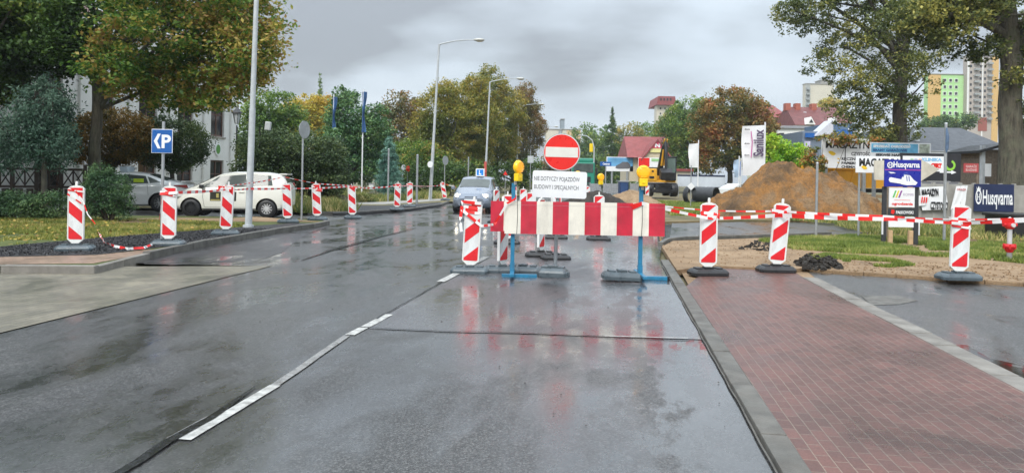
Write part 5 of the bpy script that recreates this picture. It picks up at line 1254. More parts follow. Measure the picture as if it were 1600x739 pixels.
# small red board on the shed
b = Board('sign_board', 'small red board with two pale lines beside the grey shed', 'advertising board', 1517, 27, .1)
MB().bbox(b.x(1527) - .04, b.x(1527) + .04, .02, .1, 0, b.z(256), .006).build('leg', WOOD, b.t)
w = b.rect('panel', 1504, 1527, 255.5, 270, M('brick_red_board', (.42, .06, .06), .5), -.02, .04); b.text('GARAŻE', 1507, 1524, 258, 261.5, M('pale_pink_ink', (.62, .4, .38), .5), -.024, .006, w); b.text('BLASZANE', 1507, 1524, 264, 267.5, M('pale_pink_ink', (.62, .4, .38), .5), -.024, .006, w)
b = Board('white_notice', 'white sheet fixed on the front of the grey shed', 'notice', 1543, 28.6, 1.5)
b.rect('sheet', 1538, 1548, 256, 276, SIGNW, -.02, .01)
# concrete wall with banners
WY = 24.5
b = Board('concrete_wall', 'low concrete panel wall carrying banners at the right', 'wall', 1540, WY, .0)
for i in range(11):
    a = 1438 + i * 21; b.rect('wall_panel', a, a + 20, 289, 352, CONC, 0, .07, .01)
for i in range(12):
    a = 1437 + i * 21; b.rect('wall_post', a - 2.2, a + 2.2, 286.5, 352, CONC, -.02, .11, .01)
b = Board('banner', 'dark blue banner with white lettering on the concrete wall', 'banner', 1552, WY - .1, .1)
w = b.rect('cloth', 1520.5, 1583, 288, 331, M('navy_banner', (.012, .022, .075), .4, var=.25, scale=2), -.02, .015, .004)
b.text('Husqvarna', 1534, 1581, 301, 323, SIGNW, -.024, .014, w)
mb = MB(); Mx = Matrix.Translation((b.x(1527.5), -.024, b.z(308))) @ Matrix.Rotation(PI / 2, 4, 'X') @ Matrix.Diagonal((.62, 1.5, 1, 1))
mb.lathe([(.125, 0), (.175, 0)], 24, M=Mx, smooth=False)
for s_ in (-1, 1): mb.box(b.x(1527.5) + s_ * .04 - .014, b.x(1527.5) + s_ * .04 + .014, -.0245, -.0235, b.z(308) - .12, b.z(308) + .12)
mb.box(b.x(1527.5) - .04, b.x(1527.5) + .04, -.0245, -.0235, b.z(308) - .015, b.z(308) + .015)
mb.prism([(b.x(1524), b.z(292)), (b.x(1525.5), b.z(296)), (b.x(1527.5), b.z(291)), (b.x(1529.5), b.z(296)), (b.x(1531), b.z(292)), (b.x(1530), b.z(298.5)), (b.x(1525), b.z(298.5))], 'y', -.0255, -.0225)
mb.build('emblem', SIGNW, w)
b = Board('banner', 'crumpled white shop banner with black lettering on the concrete wall', 'banner', 1458, WY - .1, .1)
def cloth(bd, pts, n=14, amp=.03, mat=SIGNW, seed=0):
    """crumpled cloth quad given by four pixels (tl,tr,br,bl)"""
    mb = MB(); vs = []
    for j in range(n + 1):
        for i in range(n + 1):
            u, v = i / n, j / n; px = (pts[0][0] * (1 - u) + pts[1][0] * u) * (1 - v) + (pts[3][0] * (1 - u) + pts[2][0] * u) * v; py = (pts[0][1] * (1 - u) + pts[1][1] * u) * (1 - v) + (pts[3][1] * (1 - u) + pts[2][1] * u) * v
            vs.append((bd.x(px), -.03 + amp * mnoise.noise(Vector((u * 5 + seed, v * 2, seed))), bd.z(py)))
    mb.add(vs, [(j * (n + 1) + i, (j + 1) * (n + 1) + i, (j + 1) * (n + 1) + i + 1, j * (n + 1) + i + 1) for j in range(n) for i in range(n)], 0, True); return mb.build('cloth', mat, bd.t)
w = cloth(b, [(1435, 293), (1476, 291), (1480, 327), (1440, 329)], amp=.025); b.text('MAGAZYN', 1438, 1464, 296, 306, INK, -.055, .02, w, rot=.06); b.text('CZYSTOŚCI', 1452, 1479, 314, 325, INK, -.055, .015, w, rot=-.03)
b = Board('banner', 'torn white paper banner with faint red writing on the concrete wall', 'banner', 1497, WY - .1, .1)
w = cloth(b, [(1492, 291), (1510, 290), (1506, 322), (1484, 328)], seed=4); b.text('OKAZJA', 1493, 1507, 295, 298, M('faded_red_ink', (.55, .2, .2), .5), -.055, .004, w)
b = Board('banner', 'small striped white and red rag on the wall left of the shop banner', 'banner', 1441, WY - .15, .1)
w = cloth(b, [(1433, 306), (1450, 304), (1446, 320), (1434, 322)], seed=8); 
for q in range(3): mb = MB(); mb.prism([(b.x(1438 + q * 3.6), b.z(308)), (b.x(1440 + q * 3.6), b.z(307.6)), (b.x(1439 + q * 3.4), b.z(317)), (b.x(1437 + q * 3.4), b.z(317))], 'y', -.057, -.0555); mb.build('red_stripe', SIGNR, w)
b = Board('plastic_container', 'black plastic container at the foot of the wall, cut by the right frame edge', 'container', 1606, 19, .1)
b.rect('tub', 1584, 1640, 338, 374, BLK, 0, 1.2, .05); b.rect('rim', 1581, 1643, 335, 340, BLK, -.05, 1.3, .02)
# grey timber shed, pale brick wall, long low building
b = Board('shed', 'narrow grey timber shed between the long roof and the big trunk', 'shed', 1547, 29, .1)
for i in range(6): b.rect('plank', 1534.5 + i * 4.4, 1538.6 + i * 4.4, 234, 350, WOOD, 0, .03, .004)
b.rect('back_wall', 1535, 1561, 235, 350, WOOD, .04, 1.8, .01)
mb = MB(); mb.prism([(b.x(1523), b.z(236)), (b.x(1563), b.z(224)), (b.x(1563), b.z(228)), (b.x(1523), b.z(240))], 'y', -.25, 2.1); mb.build('roof', DKM, b.t)
b.rect('white_pillar', 1530, 1535.5, 228, 292, M('peeling_white', (.55, .58, .6), .6, dirt=.3), -.1, .15, .01)
b = Board('brick_wall', 'pale brick pier at the right edge behind the big trunk', 'wall', 1610, 28.5, .1)
t_ = NT('pale_bricks'); br = t_.n('ShaderNodeTexBrick'); br.inputs['Scale'].default_value = 1; br.inputs['Brick Width'].default_value = .3; br.inputs['Row Height'].default_value = .1; br.inputs['Mortar Size'].default_value = .008
br.inputs['Color1'].default_value = (.36, .32, .25, 1); br.inputs['Color2'].default_value = (.30, .27, .22, 1); br.inputs['Mortar'].default_value = (.17, .16, .14, 1)
sp = t_.n('ShaderNodeSeparateXYZ'); t_.l(t_.obj(), sp.inputs[0]); cb = t_.n('ShaderNodeCombineXYZ'); t_.l(sp.outputs[0], cb.inputs[0]); t_.l(sp.outputs[2], cb.inputs[1]); t_.l(cb.outputs[0], br.inputs['Vector']); t_.base(br.outputs[0]); t_.rough(.8)
b.rect('masonry', 1589, 1660, 232, 350, t_.m, 0, .4, .01); b.rect('dark_eave', 1584, 1662, 205, 231, DKM, -.3, 1.0, .02); b.rect('white_drum', 1593, 1607, 212, 222, STUC, -.4, .08, .02)

def gable(mb, x0, x1, y0, y1, z0, z1, over=.3, mi=0, th=.18, axis='x'):
    """pitched roof slabs; ridge along axis"""
    if axis == 'x':
        ym = (y0 + y1) / 2; mb.prism([(y0 - over, z0), (ym, z1), (y1 + over, z0), (y1 + over, z0 - th), (ym, z1 - th), (y0 - over, z0 - th)], 'x', x0 - over, x1 + over, mi)
    else:
        xm = (x0 + x1) / 2; mb.prism([(x0 - over, z0), (xm, z1), (x1 + over, z0), (x1 + over, z0 - th), (xm, z1 - th), (x0 - over, z0 - th)], 'y', y0 - over, y1 + over, mi)
def window(bd, px, py, w, h, parent, y=-.02, fm=STUC):
    f = bd.rect('window', px - w / 2, px + w / 2, py - h / 2, py + h / 2, fm, y - .03, .06, .01, parent)
    bd.rect('pane', px - w / 2 + w * .1, px + w / 2 - w * .1, py - h / 2 + h * .08, py + h / 2 - h * .08, GLASS, y - .045, .012, .003, f)
SLATE = M('dark_grey_roof', (.055, .06, .068), .55, var=.12, scale=2)
b = Board('low_building', 'long low white building under a dark grey roof', 'building', 1490, 46, .0)
b.rect('wall', 1418, 1580, 240, 345, STUC, 0, 3, .02); b.rect('fascia', 1415, 1584, 236.5, 241.5, M('pale_fascia', (.5, .53, .55), .5), -.35, .3, .01)
mb = MB(); x0, x1 = b.x(1418), b.x(1590); mb.add([(x0, -.4, b.z(237.5)), (x1, -.4, b.z(237.5)), (x1, 6, b.z(196) * 1.06), (x0 + .6, 6, b.z(196) * 1.06), (x1, 12.5, b.z(237)), (x0 + 1.5, 9.5, b.z(237))], [(0, 1, 2, 3), (3, 2, 4, 5), (0, 3, 5)]); rf = mb.build('roof', SLATE, b.t)
mb = MB(); mb.lathe([(.18, 0), (.15, .3), (.24, .35), (.24, .5), (.28, .55), (.1, .75), (.001, .78)], 14, M=Matrix.Translation((b.x(1461), 2.2, b.z(219)))); mb.build('roof_vent', M('pale_vent', (.55, .6, .62), .4), rf)
for px, w_, c_ in ((1497, 10, (.5, .5, .2)), (1515, 20, (.62, .52, .12)), (1440, 10, (.5, .5, .5))):
    b.rect('shop_sign', px - w_, px + w_, 244, 250, M('shop_sign_%d' % (px % 7), c_, .5, var=.4, scale=4), -.05, .04, .01)
for px in (1495, 1520): b.rect('shop_window', px - 10, px + 10, 253, 275, GLASS, -.04, .03, .01)
b.rect('lime_sheet', 1498, 1507, 270, 290, M('lime_sheet', (.40, .62, .18), .5), -.2, .03, .01)

# furled blue flag on the tall post
b = Board('flag', 'furled dark blue flag hanging at the top of the tall post', 'flag', 1478, 17.75, 1.5)
mb = MB(); mb.tube([(b.x(1477.5), 0, b.z(200)), (b.x(1479), 0, b.z(215)), (b.x(1478.5), 0, b.z(232)), (b.x(1477.5), 0, b.z(239))], [.02, .045, .04, .01], 8); mb.build('cloth', M('dull_blue_cloth', (.10, .16, .26), .7, var=.4), b.t)

# ivy covering the billboard edge
IVY = leafmat('ivy_leaves', [(0, rgb('2f3a1b')), (.4, rgb('556030')), (.7, rgb('8a7a3c')), (1, rgb('9b5a35'))], .8, .2, .8)
bush('ivy', 'autumn ivy hanging over the left edge and top of the big shop billboard', gx(1280, 35.6, .1), [(-.3, .1, 1.4, .7, .4, 1.4), (-.25, .1, 2.6, .6, .4, .7), (.7, .0, 3.75, 1.1, .25, .28), (2.0, .0, 3.75, 1.1, .25, .25)], 6000, .13, IVY, 21, .22, cat='climber')

# orange yellow tipper trailer
b = Board('tipper_trailer', 'orange yellow tipper trailer body parked behind the sand heap', 'trailer', 1350, 37, .0)
TY = M('tipper_yellow', (.78, .36, .02), .45, var=.12, dirt=.2, scale=2)
mb = MB(); P = [(b.x(1252), b.z(262)), (b.x(1450), b.z(264)), (b.x(1447), b.z(286)), (b.x(1418), b.z(294)), (b.x(1322), b.z(294)), (b.x(1270), b.z(276))]; mb.prism(P, 'y', 0, 2.2); body = mb.build('hopper', TY, b.t)
mb = MB(); mb.bbox(b.x(1250), b.x(1452), -.06, .0, b.z(266), b.z(261), .015)
for px in (1300, 1332, 1364, 1396, 1428): mb.prism([(b.x(px), b.z(266)), (b.x(px + 3), b.z(266)), (b.x(px - 1), b.z(286)), (b.x(px - 4), b.z(286))], 'y', -.05, -.001)
mb.build('rib', TY, body)
b.rect('chassis', 1330, 1440, 295, 301, DKM, .4, 1.4, .02)
for px in (1345, 1430):
    Mx = Matrix.Translation((b.x(px), .35, .5)) @ Matrix.Rotation(PI / 2, 4, 'X'); MB().lathe([(.001, -.14), (.3, -.14), (.46, -.14), (.5, -.08), (.5, .1), (.46, .14), (.3, .14), (.001, .14)], 22, M=Mx).build('wheel', RUBB, b.t)
for i, (py, rz_) in enumerate(((307, .05), (321, -.04))):
    mb = MB(); mb.bbox(-.62, .62, -.08, .08, -.08, .08, .008); o = mb.build('timber_beam', PINE); o.location = at(1374, py, 34 + i * .1) ; o.rotation_euler = (0, rz_, 0); tag(o, ('upper' if i == 0 else 'lower') + ' pale timber beam of the stack left of the blue advertisement', 'timber')
mb = MB(); 
for px in (1364, 1384): mb.bbox((px - 1374) / 32.3 - .06, (px - 1374) / 32.3 + .06, -.05, .1, 0, .62, .006)
o = mb.build('timber_trestle', WOOD); o.location = gx(1374, 34.05, 0); tag(o, 'grey wooden trestle under the pale timber beams', 'trestle')

# tall advertising flags
def advflag(px0, px1, py0, py1, Y, polepx, label, mat=None, txt=None, py_base=300):
    b = Board('advertising_flag', label, 'flag', polepx, Y, .0)
    MB().cyl((0, .03, 0), (0, .03, b.z(py0 - 5)), .04, seg=10).build('pole', SIGNW, b.t)
    mb = MB(); vs = []; n = 16
    for j in range(n + 1):
        for i in range(n + 1):
            u, v = i / n, j / n; vs.append((b.x(px0 + (px1 - px0) * u - (1 - u) * .8 * math.sin(v * 5)), -.02 + .05 * (1 - u) * math.sin(v * 6 + u * 2), b.z(py0 + (py1 - py0) * v + (1 - u) * 2 * (1 - v))))
    mb.add(vs, [(j * (n + 1) + i, (j + 1) * (n + 1) + i, (j + 1) * (n + 1) + i + 1, j * (n + 1) + i + 1) for j in range(n) for i in range(n)], 0, True)
    w = mb.build('cloth', mat or SIGNW, b.t); return b, w
b, w = advflag(1157.5, 1192, 196, 275, 36, 1193.5, 'tall white advertising flag with vertical lettering behind the sand heap')
text('Sanilux', 15 / b.k, M('dark_violet_ink', (.10, .07, .13), .5), w, b.x(1182), b.z(224), -.13, .02, 42 / b.k, rot=PI / 2)
mb = MB(); mb.tube([(b.x(1170), -.13, b.z(206)), (b.x(1172), -.14, b.z(222)), (b.x(1171), -.12, b.z(246))], .025, 5); mb.build('pink_curve', M('pink_line', (.6, .10, .35), .4), w)
for v in (203, 225, 243): text('dom', 2.4 / b.k, INK, w, b.x(1164), b.z(v), -.13, .004, 8 / b.k)
b, w = advflag(1075, 1089, 224, 262, 52, 1090, 'narrow white advertising flag left of the orange and green maple'); advflag(1145.5, 1153, 249, 277, 45, 1154, 'short blue and white flag at the left foot of the sand heap', M('blue_white_cloth', (.40, .52, .68), .5, var=.5, scale=1.5)); advflag(1153, 1156, 252, 275, 46, 1157, 'thin blue strip flag beside the short blue and white one', M('strip_blue', (.05, .15, .45), .5))
# blue flags on white poles left
for px, t0, t1, lb in ((519, 152, 208, 'left one of two blue flags among the pines'), (565, 144, 207, 'right one of two blue flags, on a white pole')):
    b = Board('flagpole', lb, 'flag', px, 47, .1); MB().cyl((0, 0, 0), (0, 0, b.z(t0 - 4)), .05, .035, seg=10).build('pole', SIGNW, b.t)
    mb = MB(); vs = []; n = 16
    for j in range(n + 1):
        for i in range(7):
            u, v = i / 6, j / n; vs.append((.04 + u * .26 * (1 + .25 * math.sin(v * 7 + u)) - .1, -.10 + .12 * math.sin(u * 9 + v * 3), b.z(t0 + (t1 - t0) * v)))
    mb.add(vs, [(j * 7 + i, (j + 1) * 7 + i, (j + 1) * 7 + i + 1, j * 7 + i + 1) for j in range(n) for i in range(6)], 0, True); mb.build('cloth', M('flag_blue', (.05, .13, .30), .6, var=.4, scale=2), b.t)

# pipes, site bits
for i, (px, lb) in enumerate(((1078, 'front ring end of the left black culvert pipe'), (1103, 'long black culvert pipe lying at the foot of the sand heap'))):
    p = gx(px, 48, .05); t = MB(); R0 = .58; Mx = Matrix.Translation((0, 0, R0)) @ Matrix.Rotation(PI / 2, 4, 'Y') @ Matrix.Rotation(0, 4, 'X')
    L = .18 if i == 0 else .75
    t.lathe([(R0 - .08, -L), (R0, -L), (R0, -L + .05)] + [(R0 - .03 * (k % 2), -L + .05 + (2 * L - .1) * k / 10) for k in range(1, 10)] + [(R0, L - .05), (R0, L), (R0 - .08, L), (R0 - .08, -L)], 32, M=Mx)
    o = t.build('culvert_pipe', M('black_pipe', (.035, .038, .042), .45, var=.3)); o.location = p; o.rotation_euler = (0, 0, -.75 if i else -.9); tag(o, lb, 'pipe', 'black culvert pipes on the building site')
b = Board('portable_toilet', 'dark blue cabin far behind the barrier beside the brown heap', 'cabin', 975, 62, 0); b.rect('walls', 968, 982, 284, 306, M('cabin_blue', (.015, .04, .12), .5), 0, 1.0, .04); b.rect('door', 970, 980, 286, 304, M('cabin_blue_door', (.02, .06, .17), .5), -.02, .02, .005); b.rect('roof', 967, 983, 282.5, 284.5, M('cabin_roof', (.3, .32, .34), .5), -.05, 1.1, .02)
for i, (a, c_, lb) in enumerate(((921, 939, 'left grey site hoarding panel behind the road works'), (942, 966, 'middle grey site hoarding panel behind the road works'), (984, 1000, 'right grey site hoarding panel left of the excavator'))):
    b = Board('hoarding', lb, 'site fence', (a + c_) / 2, 66, 0, group='grey hoarding panels behind the road works'); b.rect('panel', a, c_, 287, 302, M('hoarding_grey', (.28, .29, .30), .6, var=.3), 0, .05, .01)
    for px in (a + .5, c_ - .5): MB().cyl((b.x(px), .05, 0), (b.x(px), .05, b.z(285)), .04, seg=8).build('post', GALV, b.t)
# billboard with a picture of a car, blue direction sign
b = Board('billboard', 'far billboard showing a grey car under a blue sky', 'billboard', 968, 105, 0)
for px in (956, 980): MB().cyl((b.x(px), .2, 0), (b.x(px), .2, b.z(266)), .15, seg=8).build('leg', GALV, b.t)
w = b.rect('panel', 947, 989, 245.5, 268, SIGNW, 0, .2, .02); b.rect('sky_print', 948, 988, 246.5, 260, M('print_sky', (.16, .45, .75), .4, var=.5, scale=.3), -.02, .02, .005, w)
mb = MB(); mb.prism([(b.x(u), b.z(v)) for u, v in ((961, 263), (962, 259), (967, 256.5), (972, 253), (980, 253), (984, 257), (985, 262), (981, 263.5), (965, 264))], 'y', -.03, -.021); mb.build('car_picture', M('print_grey', (.13, .13, .14), .4), w)
b = Board('direction_sign', 'far blue direction sign left of the billboard with a car', 'road sign', 946, 98, 0); MB().cyl((0, .1, 0), (0, .1, b.z(254)), .08, seg=8).build('pole', GALV, b.t); w = b.rect('plate', 937, 954.5, 253, 259.5, SIGNB, 0, .06, .01); b.text('Centrum', 941, 952, 254.8, 257.6, SIGNW, -.01, .02, w)

# ============================================================ BUILDINGS
def wall_grid(mb, L, H, th, ops, mi=0, y0=0.0):
    """wall L long, H high in the local XZ plane with real openings (x0,x1,z0,z1)"""
    xs = sorted({0, L, *[o[0] for o in ops], *[o[1] for o in ops]}); 
    for a, c_ in zip(xs, xs[1:]):
        col = sorted([o for o in ops if o[0] <= a + 1e-6 and o[1] >= c_ - 1e-6], key=lambda o: o[2]); z = 0
        for o in col:
            if o[2] > z: mb.box(a, c_, y0, y0 + th, z, o[2], mi)
            z = o[3]
        if z < H: mb.box(a, c_, y0, y0 + th, z, H, mi)
# white hall building on the left, facade parallel to the road
fo = Vector((*cl(-21.85, 14), 0)); t = thing('hall_building', 'white hall building with tall brown framed windows behind the left trees', 'building', fo, math.atan2(1, SL))
wins = [(2.9 * i + 1.0, 2.9 * i + 2.3) for i in range(9)]
ops = [(a, c_, 3.55, 5.5) for a, c_ in wins] + [(a, c_, .35, 2.25) for a, c_ in wins]
mb = MB(); wall_grid(mb, 26.6, 7.6, .35, ops); mb.box(0, .35, .352, 12, 0, 7.6); mb.box(26.25, 26.6, .352, 12, 0, 7.6); mb.box(0, 26.6, 12.0, 12.3, 0, 7.6); mb.build('wall', STUC, t)
for i in range(10):
    x = 2.9 * i + .2 if i < 9 else 26.05
    MB().bbox(x, x + .5, -.12, -.002, 0, 7.0, .02).build('pilaster', STUC, t)
mb = MB(); mb.bbox(-.3, 26.9, -.35, .0, 7.0, 7.25, .03); mb.bbox(-.4, 27.0, -.5, .1, 7.252, 7.7, .03); mb.build('cornice', STUC, t)
mb = MB(); gable(mb, 0, 26.6, 0, 12, 7.7, 10.2, .4); mb.build('roof', M('brown_roof', (.16, .08, .06), .6), t)
for a, c_, z0, z1 in ops:
    f = MB(); f.bbox(a, c_, .10, .18, z1 - .09, z1, .01); f.bbox(a, c_, .10, .18, z0, z0 + .09, .01)
    for q in (a, a + (c_ - a) / 2 - .045, c_ - .09): f.bbox(q, q + .09, .101, .179, z0 + .09, z1 - .09, .01)
    f.bbox(a + .09, c_ - .09, .11, .17, (z0 + z1) / 2 - .03 + .2, (z0 + z1) / 2 + .03 + .2, .008); fr = f.build('window_frame', BRWN, t)
    MB().box(a + .05, c_ - .05, .135, .145, z0 + .05, z1 - .05).build('pane', GLASS, fr)
    MB().bbox(a - .08, c_ + .08, -.08, .10, z0 - .09, z0 - .005, .01).build('window_sill', M('stone_sill', (.35, .33, .3), .7), t)
mb = MB(); Mx = Matrix.Translation((24.85, -.005, 2.85)) @ Matrix.Rotation(PI / 2, 4, 'X') @ Matrix.Diagonal((.8, 1, 1, 1)); mb.lathe([(.001, .05), (.36, .05), (.36, 0), ], 28, M=Mx, smooth=False); o = mb.build('oval_sign', SIGNW, t)
mb = MB(); mb.lathe([(.001, .055), (.26, .055)], 28, M=Matrix.Translation((24.85, -.005, 2.85)) @ Matrix.Rotation(PI / 2, 4, 'X') @ Matrix.Diagonal((.8, 1, 1, 1)), smooth=False); mb.build('green_oval', M('leaf_green_print', (.10, .28, .06), .4), o)
# wooden lattice fence
p = gx(-60, 23.2, .1); q = gx(132, 24.2, .1); L = (q - p).length
t = thing('lattice_fence', 'dark brown wooden fence with crossed lattice at the left', 'fence', p, math.atan2(q.y - p.y, q.x - p.x)); FB = M('dark_stained_wood', (.035, .022, .016), .6, var=.3)
n = 5; st = L / n
for i in range(n + 1): MB().bbox(i * st - .05, i * st + .05, -.05, .05, 0, 1.62, .008).build('fence_post', FB, t)
for i in range(n):
    mb = MB(); a, c_ = i * st + .05, (i + 1) * st - .05; mb.box(a, c_, -.03, .03, 1.42, 1.5); mb.box(a, c_, -.03, .03, .82, .9); mb.box(a, c_, -.03, .03, .3, .38)
    for j in range(2):
        w_ = (c_ - a) / 2; u0, u1 = a + j * w_, a + (j + 1) * w_
        mb.box(u1 - .02, u1 + .02, -.025, .025, .9, 1.42)
        mb.tube([(u0, -.01, .9), (u1, -.01, 1.42)], .022, 4); mb.tube([(u0, .015, 1.42), (u1, .015, .9)], .022, 4)
        mb.box(u0 + .05, u1 - .05, -.012, .012, .40, .80)
    mb.build('lattice_panel', FB, t)

# red roofed house far ahead
TILE = M('red_tile_roof', (.25, .055, .05), .6, var=.2, scale=1.2, bump=.3, bscale=6)
b = Board('red_roofed_house', 'house with a wide dark red roof behind the excavator', 'house', 1013, 105, 0)
b.rect('wall', 983, 1048, 242, 284, M('cream_render', (.55, .48, .34), .7), 0, 9, .03)
mb = MB(); mb.add([(b.x(978), -1, b.z(247)), (b.x(1053), -1, b.z(247)), (b.x(1049), 4.5, b.z(211)), (b.x(981), 4.5, b.z(211)), (b.x(1053), 10, b.z(247)), (b.x(978), 10, b.z(247))], [(0, 1, 2, 3), (3, 2, 4, 5), (0, 3, 5), (1, 4, 2)]); mb.build('roof', TILE, b.t)
mb = MB(); mb.prism([(b.x(999), b.z(250)), (b.x(1020), b.z(222)), (b.x(1041), b.z(250))], 'y', -2.6, 2); mb.build('gable', M('cream_render', (.55, .48, .34), .7), b.t)
for sx in (-1, 1):
    mb = MB(); mb.prism([(b.x(1020), b.z(219)), (b.x(1020), b.z(222)), (b.x(1020 + sx * 25), b.z(253)), (b.x(1020 + sx * 25), b.z(250))][::sx], 'y', -3.0, 2.2); mb.build('gable_roof', TILE, b.t)
w = b.rect('gable_sign', 1009, 1031, 233, 239.5, M('yellow_sign', (.75, .70, .3), .5), -2.8, .15, .01); mb = MB(); mb.prism([(b.x(1008), b.z(233)), (b.x(1020), b.z(222.5)), (b.x(1032), b.z(233))], 'y', -2.85, -2.65); rsn = mb.build('red_gable_sign', M('raspberry_sign', (.65, .03, .10), .5), b.t); b.text('N', 1016, 1024, 226, 231.5, SIGNW, -2.87, .05, rsn)
w = b.rect('front_board', 991, 1032, 247.5, 262, SIGNW, -2.9, .1, .01); b.rect('red_print', 991.5, 1008, 248, 261, SIGNR, -2.95, .04, .01, w); b.rect('green_print', 1011, 1024, 249, 253, M('print_green', (.3, .55, .25), .5), -2.95, .04, .01, w)

def block(label, px0, px1, pt, Y, wall, depth=14, name='apartment_block', cols=None, rows=None, pb=284, winw=2.2, winh=3, roofc=None, strips=(), wy0=None, bal=()):
    pxc = (px0 + px1) / 2; b = Board(name, label, 'building', pxc, Y, 0); b.rect('wall', px0, px1, pt, pb, wall, 0, depth, .05)
    if cols:
        for cx_ in cols:
            for ry_ in rows: b.rect('window', cx_ - winw / 2, cx_ + winw / 2, ry_ - winh / 2, ry_ + winh / 2, GLASS, -.06, .08, .01)
    for a, c_, m_ in strips: b.rect('facade_stripe', a, c_, pt + .5, pb, m_, -.12, .1, .01)
    for a, c_, ys in bal:
        for y_ in ys: b.rect('balcony', a, c_, y_ - 1.6, y_ + 1.2, M('balcony_grey', (.32, .34, .33), .6, var=.3), -1.2, 1.1, .02)
    b.rect('roof_edge', px0 - .5, px1 + .5, pt - 1.2, pt, roofc or CONC, -.3, depth + .6, .05); return b
OR = M('orange_render', (.62, .40, .14), .7); LG = M('light_green_render', (.40, .66, .28), .7, var=.15, scale=.1); GB = M('warm_grey_render', (.42, .37, .32), .7); CR = M('cream_panel', (.58, .54, .44), .7, var=.1, scale=.1)
g_ = block('light green tower block with orange side strips, seen between the big trees', 1447, 1513, 117, 262, LG, 2.5, strips=((1447, 1467, OR), (1503.5, 1513, OR)))
for cx_ in (1473, 1482, 1491):
    for i in range(7): f = g_.rect('window', cx_ - 2.6, cx_ + 2.6, 126 + i * 10.2 - 2.8, 126 + i * 10.2 + 2.8, STUC, -.15, .2, .02); g_.rect('pane', cx_ - 1.9, cx_ + 1.9, 126 + i * 10.2 - 2.1, 126 + i * 10.2 + 2.1, GLASS, -.2, .06, .01, f)
t2 = block('grey brown tower block with balconies behind the big trunk', 1508, 1556, 88, 260, GB, 2.5, cols=(1514, 1529, 1536), rows=[104 + i * 9.6 for i in range(9)], winw=3, winh=4, strips=((1547, 1557, OR), (1531, 1533, STUC), (1508, 1511, STUC)), bal=((1518, 1526, [100 + i * 9.6 for i in range(10)]), (1539, 1546, [100 + i * 9.6 for i in range(10)])))
t2.rect('red_base_panel', 1526, 1540, 184, 205, M('rust_panel', (.30, .08, .05), .7), -.15, .1, .01)
block('cream tower block in the distance over the red roofs', 1256, 1300, 132, 300, CR, 3, strips=((1256, 1263, M('mid_grey_panel', (.34, .35, .33), .7)),), bal=((1257, 1262, [140 + i * 8 for i in range(5)]),))  # left facade strip in a plain grey, darker than the cream wall
block('small roof house of the cream tower block', 1280, 1298, 126, 304, CONC, 6, name='roof_house', pb=131)
block('distant pale block with a red top over the far trees', 1024, 1052, 164, 240, CR, 4, cols=(1030, 1037, 1044), rows=(170, 178, 186), pb=284)
b = Board('apartment_block', 'red upper storey and slanted roof of the distant pale block', 'building', 1039, 239, 0); mb = MB(); mb.prism([(b.x(1023), b.z(164.5)), (b.x(1026), b.z(151)), (b.x(1052), b.z(151)), (b.x(1054), b.z(164.5))], 'y', -.5, 14); mb.build('roof_storey', TILE, b.t)
for px in (1030, 1035, 1040, 1045): b.rect('window', px - 1.2, px + 1.2, 154, 158, GLASS, -.6, .1, .01)
block('low pale building at the end of the road over the red disc', 852, 905, 203, 280, CR, 10, cols=(880, 886, 892, 898), rows=(210, 218), winw=3, winh=3, strips=((884, 906, M('peach_render', (.6, .42, .25), .7)),)); block('slim grey tower rising just over the red disc', 875, 880.5, 187, 285, M('slate_tower', (.22, .26, .29), .6), 8, name='tower')
# houses on the right
b = Board('house', 'house with a curved red roof right of the maple', 'house', 1205, 128, 0); b.rect('wall', 1190, 1232, 190, 284, M('lemon_render', (.62, .62, .45), .7), 0, 8, .03)
mb = MB(); mb.add([(b.x(1182), -.8, b.z(184)), (b.x(1230), -.8, b.z(184)), (b.x(1218), 4, b.z(161)), (b.x(1190), 4, b.z(156)), (b.x(1230), 9, b.z(184)), (b.x(1182), 9, b.z(184))], [(0, 1, 2, 3), (3, 2, 4, 5), (0, 3, 5), (1, 4, 2)]); mb.build('roof', TILE, b.t)
b.rect('chimney', 1191, 1198, 154, 164, M('chimney_brick', (.35, .10, .06), .7), 3, 1, .02)
for px in (1214, 1219): window(b, px, 190, 4, 6, b.t)
b = Board('house', 'yellow house with a flat top and three windows right of the maple', 'house', 1240, 124, 0); b.rect('wall', 1227, 1252, 177, 284, M('yellow_render', (.66, .60, .26), .7), 0, 7, .03); b.rect('roof_edge', 1226, 1253, 175.5, 177, TILE, -.2, 7.5, .02)
for px in (1236, 1240, 1244): window(b, px, 189, 3.4, 7, b.t)
BRT = M('brown_red_roof', (.16, .05, .045), .6, var=.25, scale=1, bump=.3, bscale=6)
b = Board('house', 'long house under a brown red roof with small pointed dormers', 'house', 1280, 118, 0); b.rect('wall', 1240, 1325, 195, 284, CR, 0, 9, .03)
mb = MB(); mb.add([(b.x(1238), -.8, b.z(197)), (b.x(1330), -.8, b.z(197)), (b.x(1330), 5, b.z(163)), (b.x(1243), 5, b.z(163)), (b.x(1330), 11, b.z(197)), (b.x(1238), 11, b.z(197))], [(0, 1, 2, 3), (3, 2, 4, 5), (0, 3, 5)]); rf = mb.build('roof', BRT, b.t)
for px in (1260, 1297):
    mb = MB(); mb.prism([(b.x(px - 7), b.z(196)), (b.x(px), b.z(184)), (b.x(px + 7), b.z(196))], 'y', -1.4, 2); d_ = mb.build('dormer', STUC, rf); mb = MB(); mb.prism([(b.x(px - 3), b.z(193)), (b.x(px), b.z(188)), (b.x(px + 3), b.z(193))], 'y', -1.5, -1.41); mb.build('pane', GLASS, d_)
for px in (1244, 1260, 1286): b.rect('chimney', px - 4, px + 4, 158, 170, M('chimney_brick', (.35, .10, .06), .7), 4, 1.2, .02)
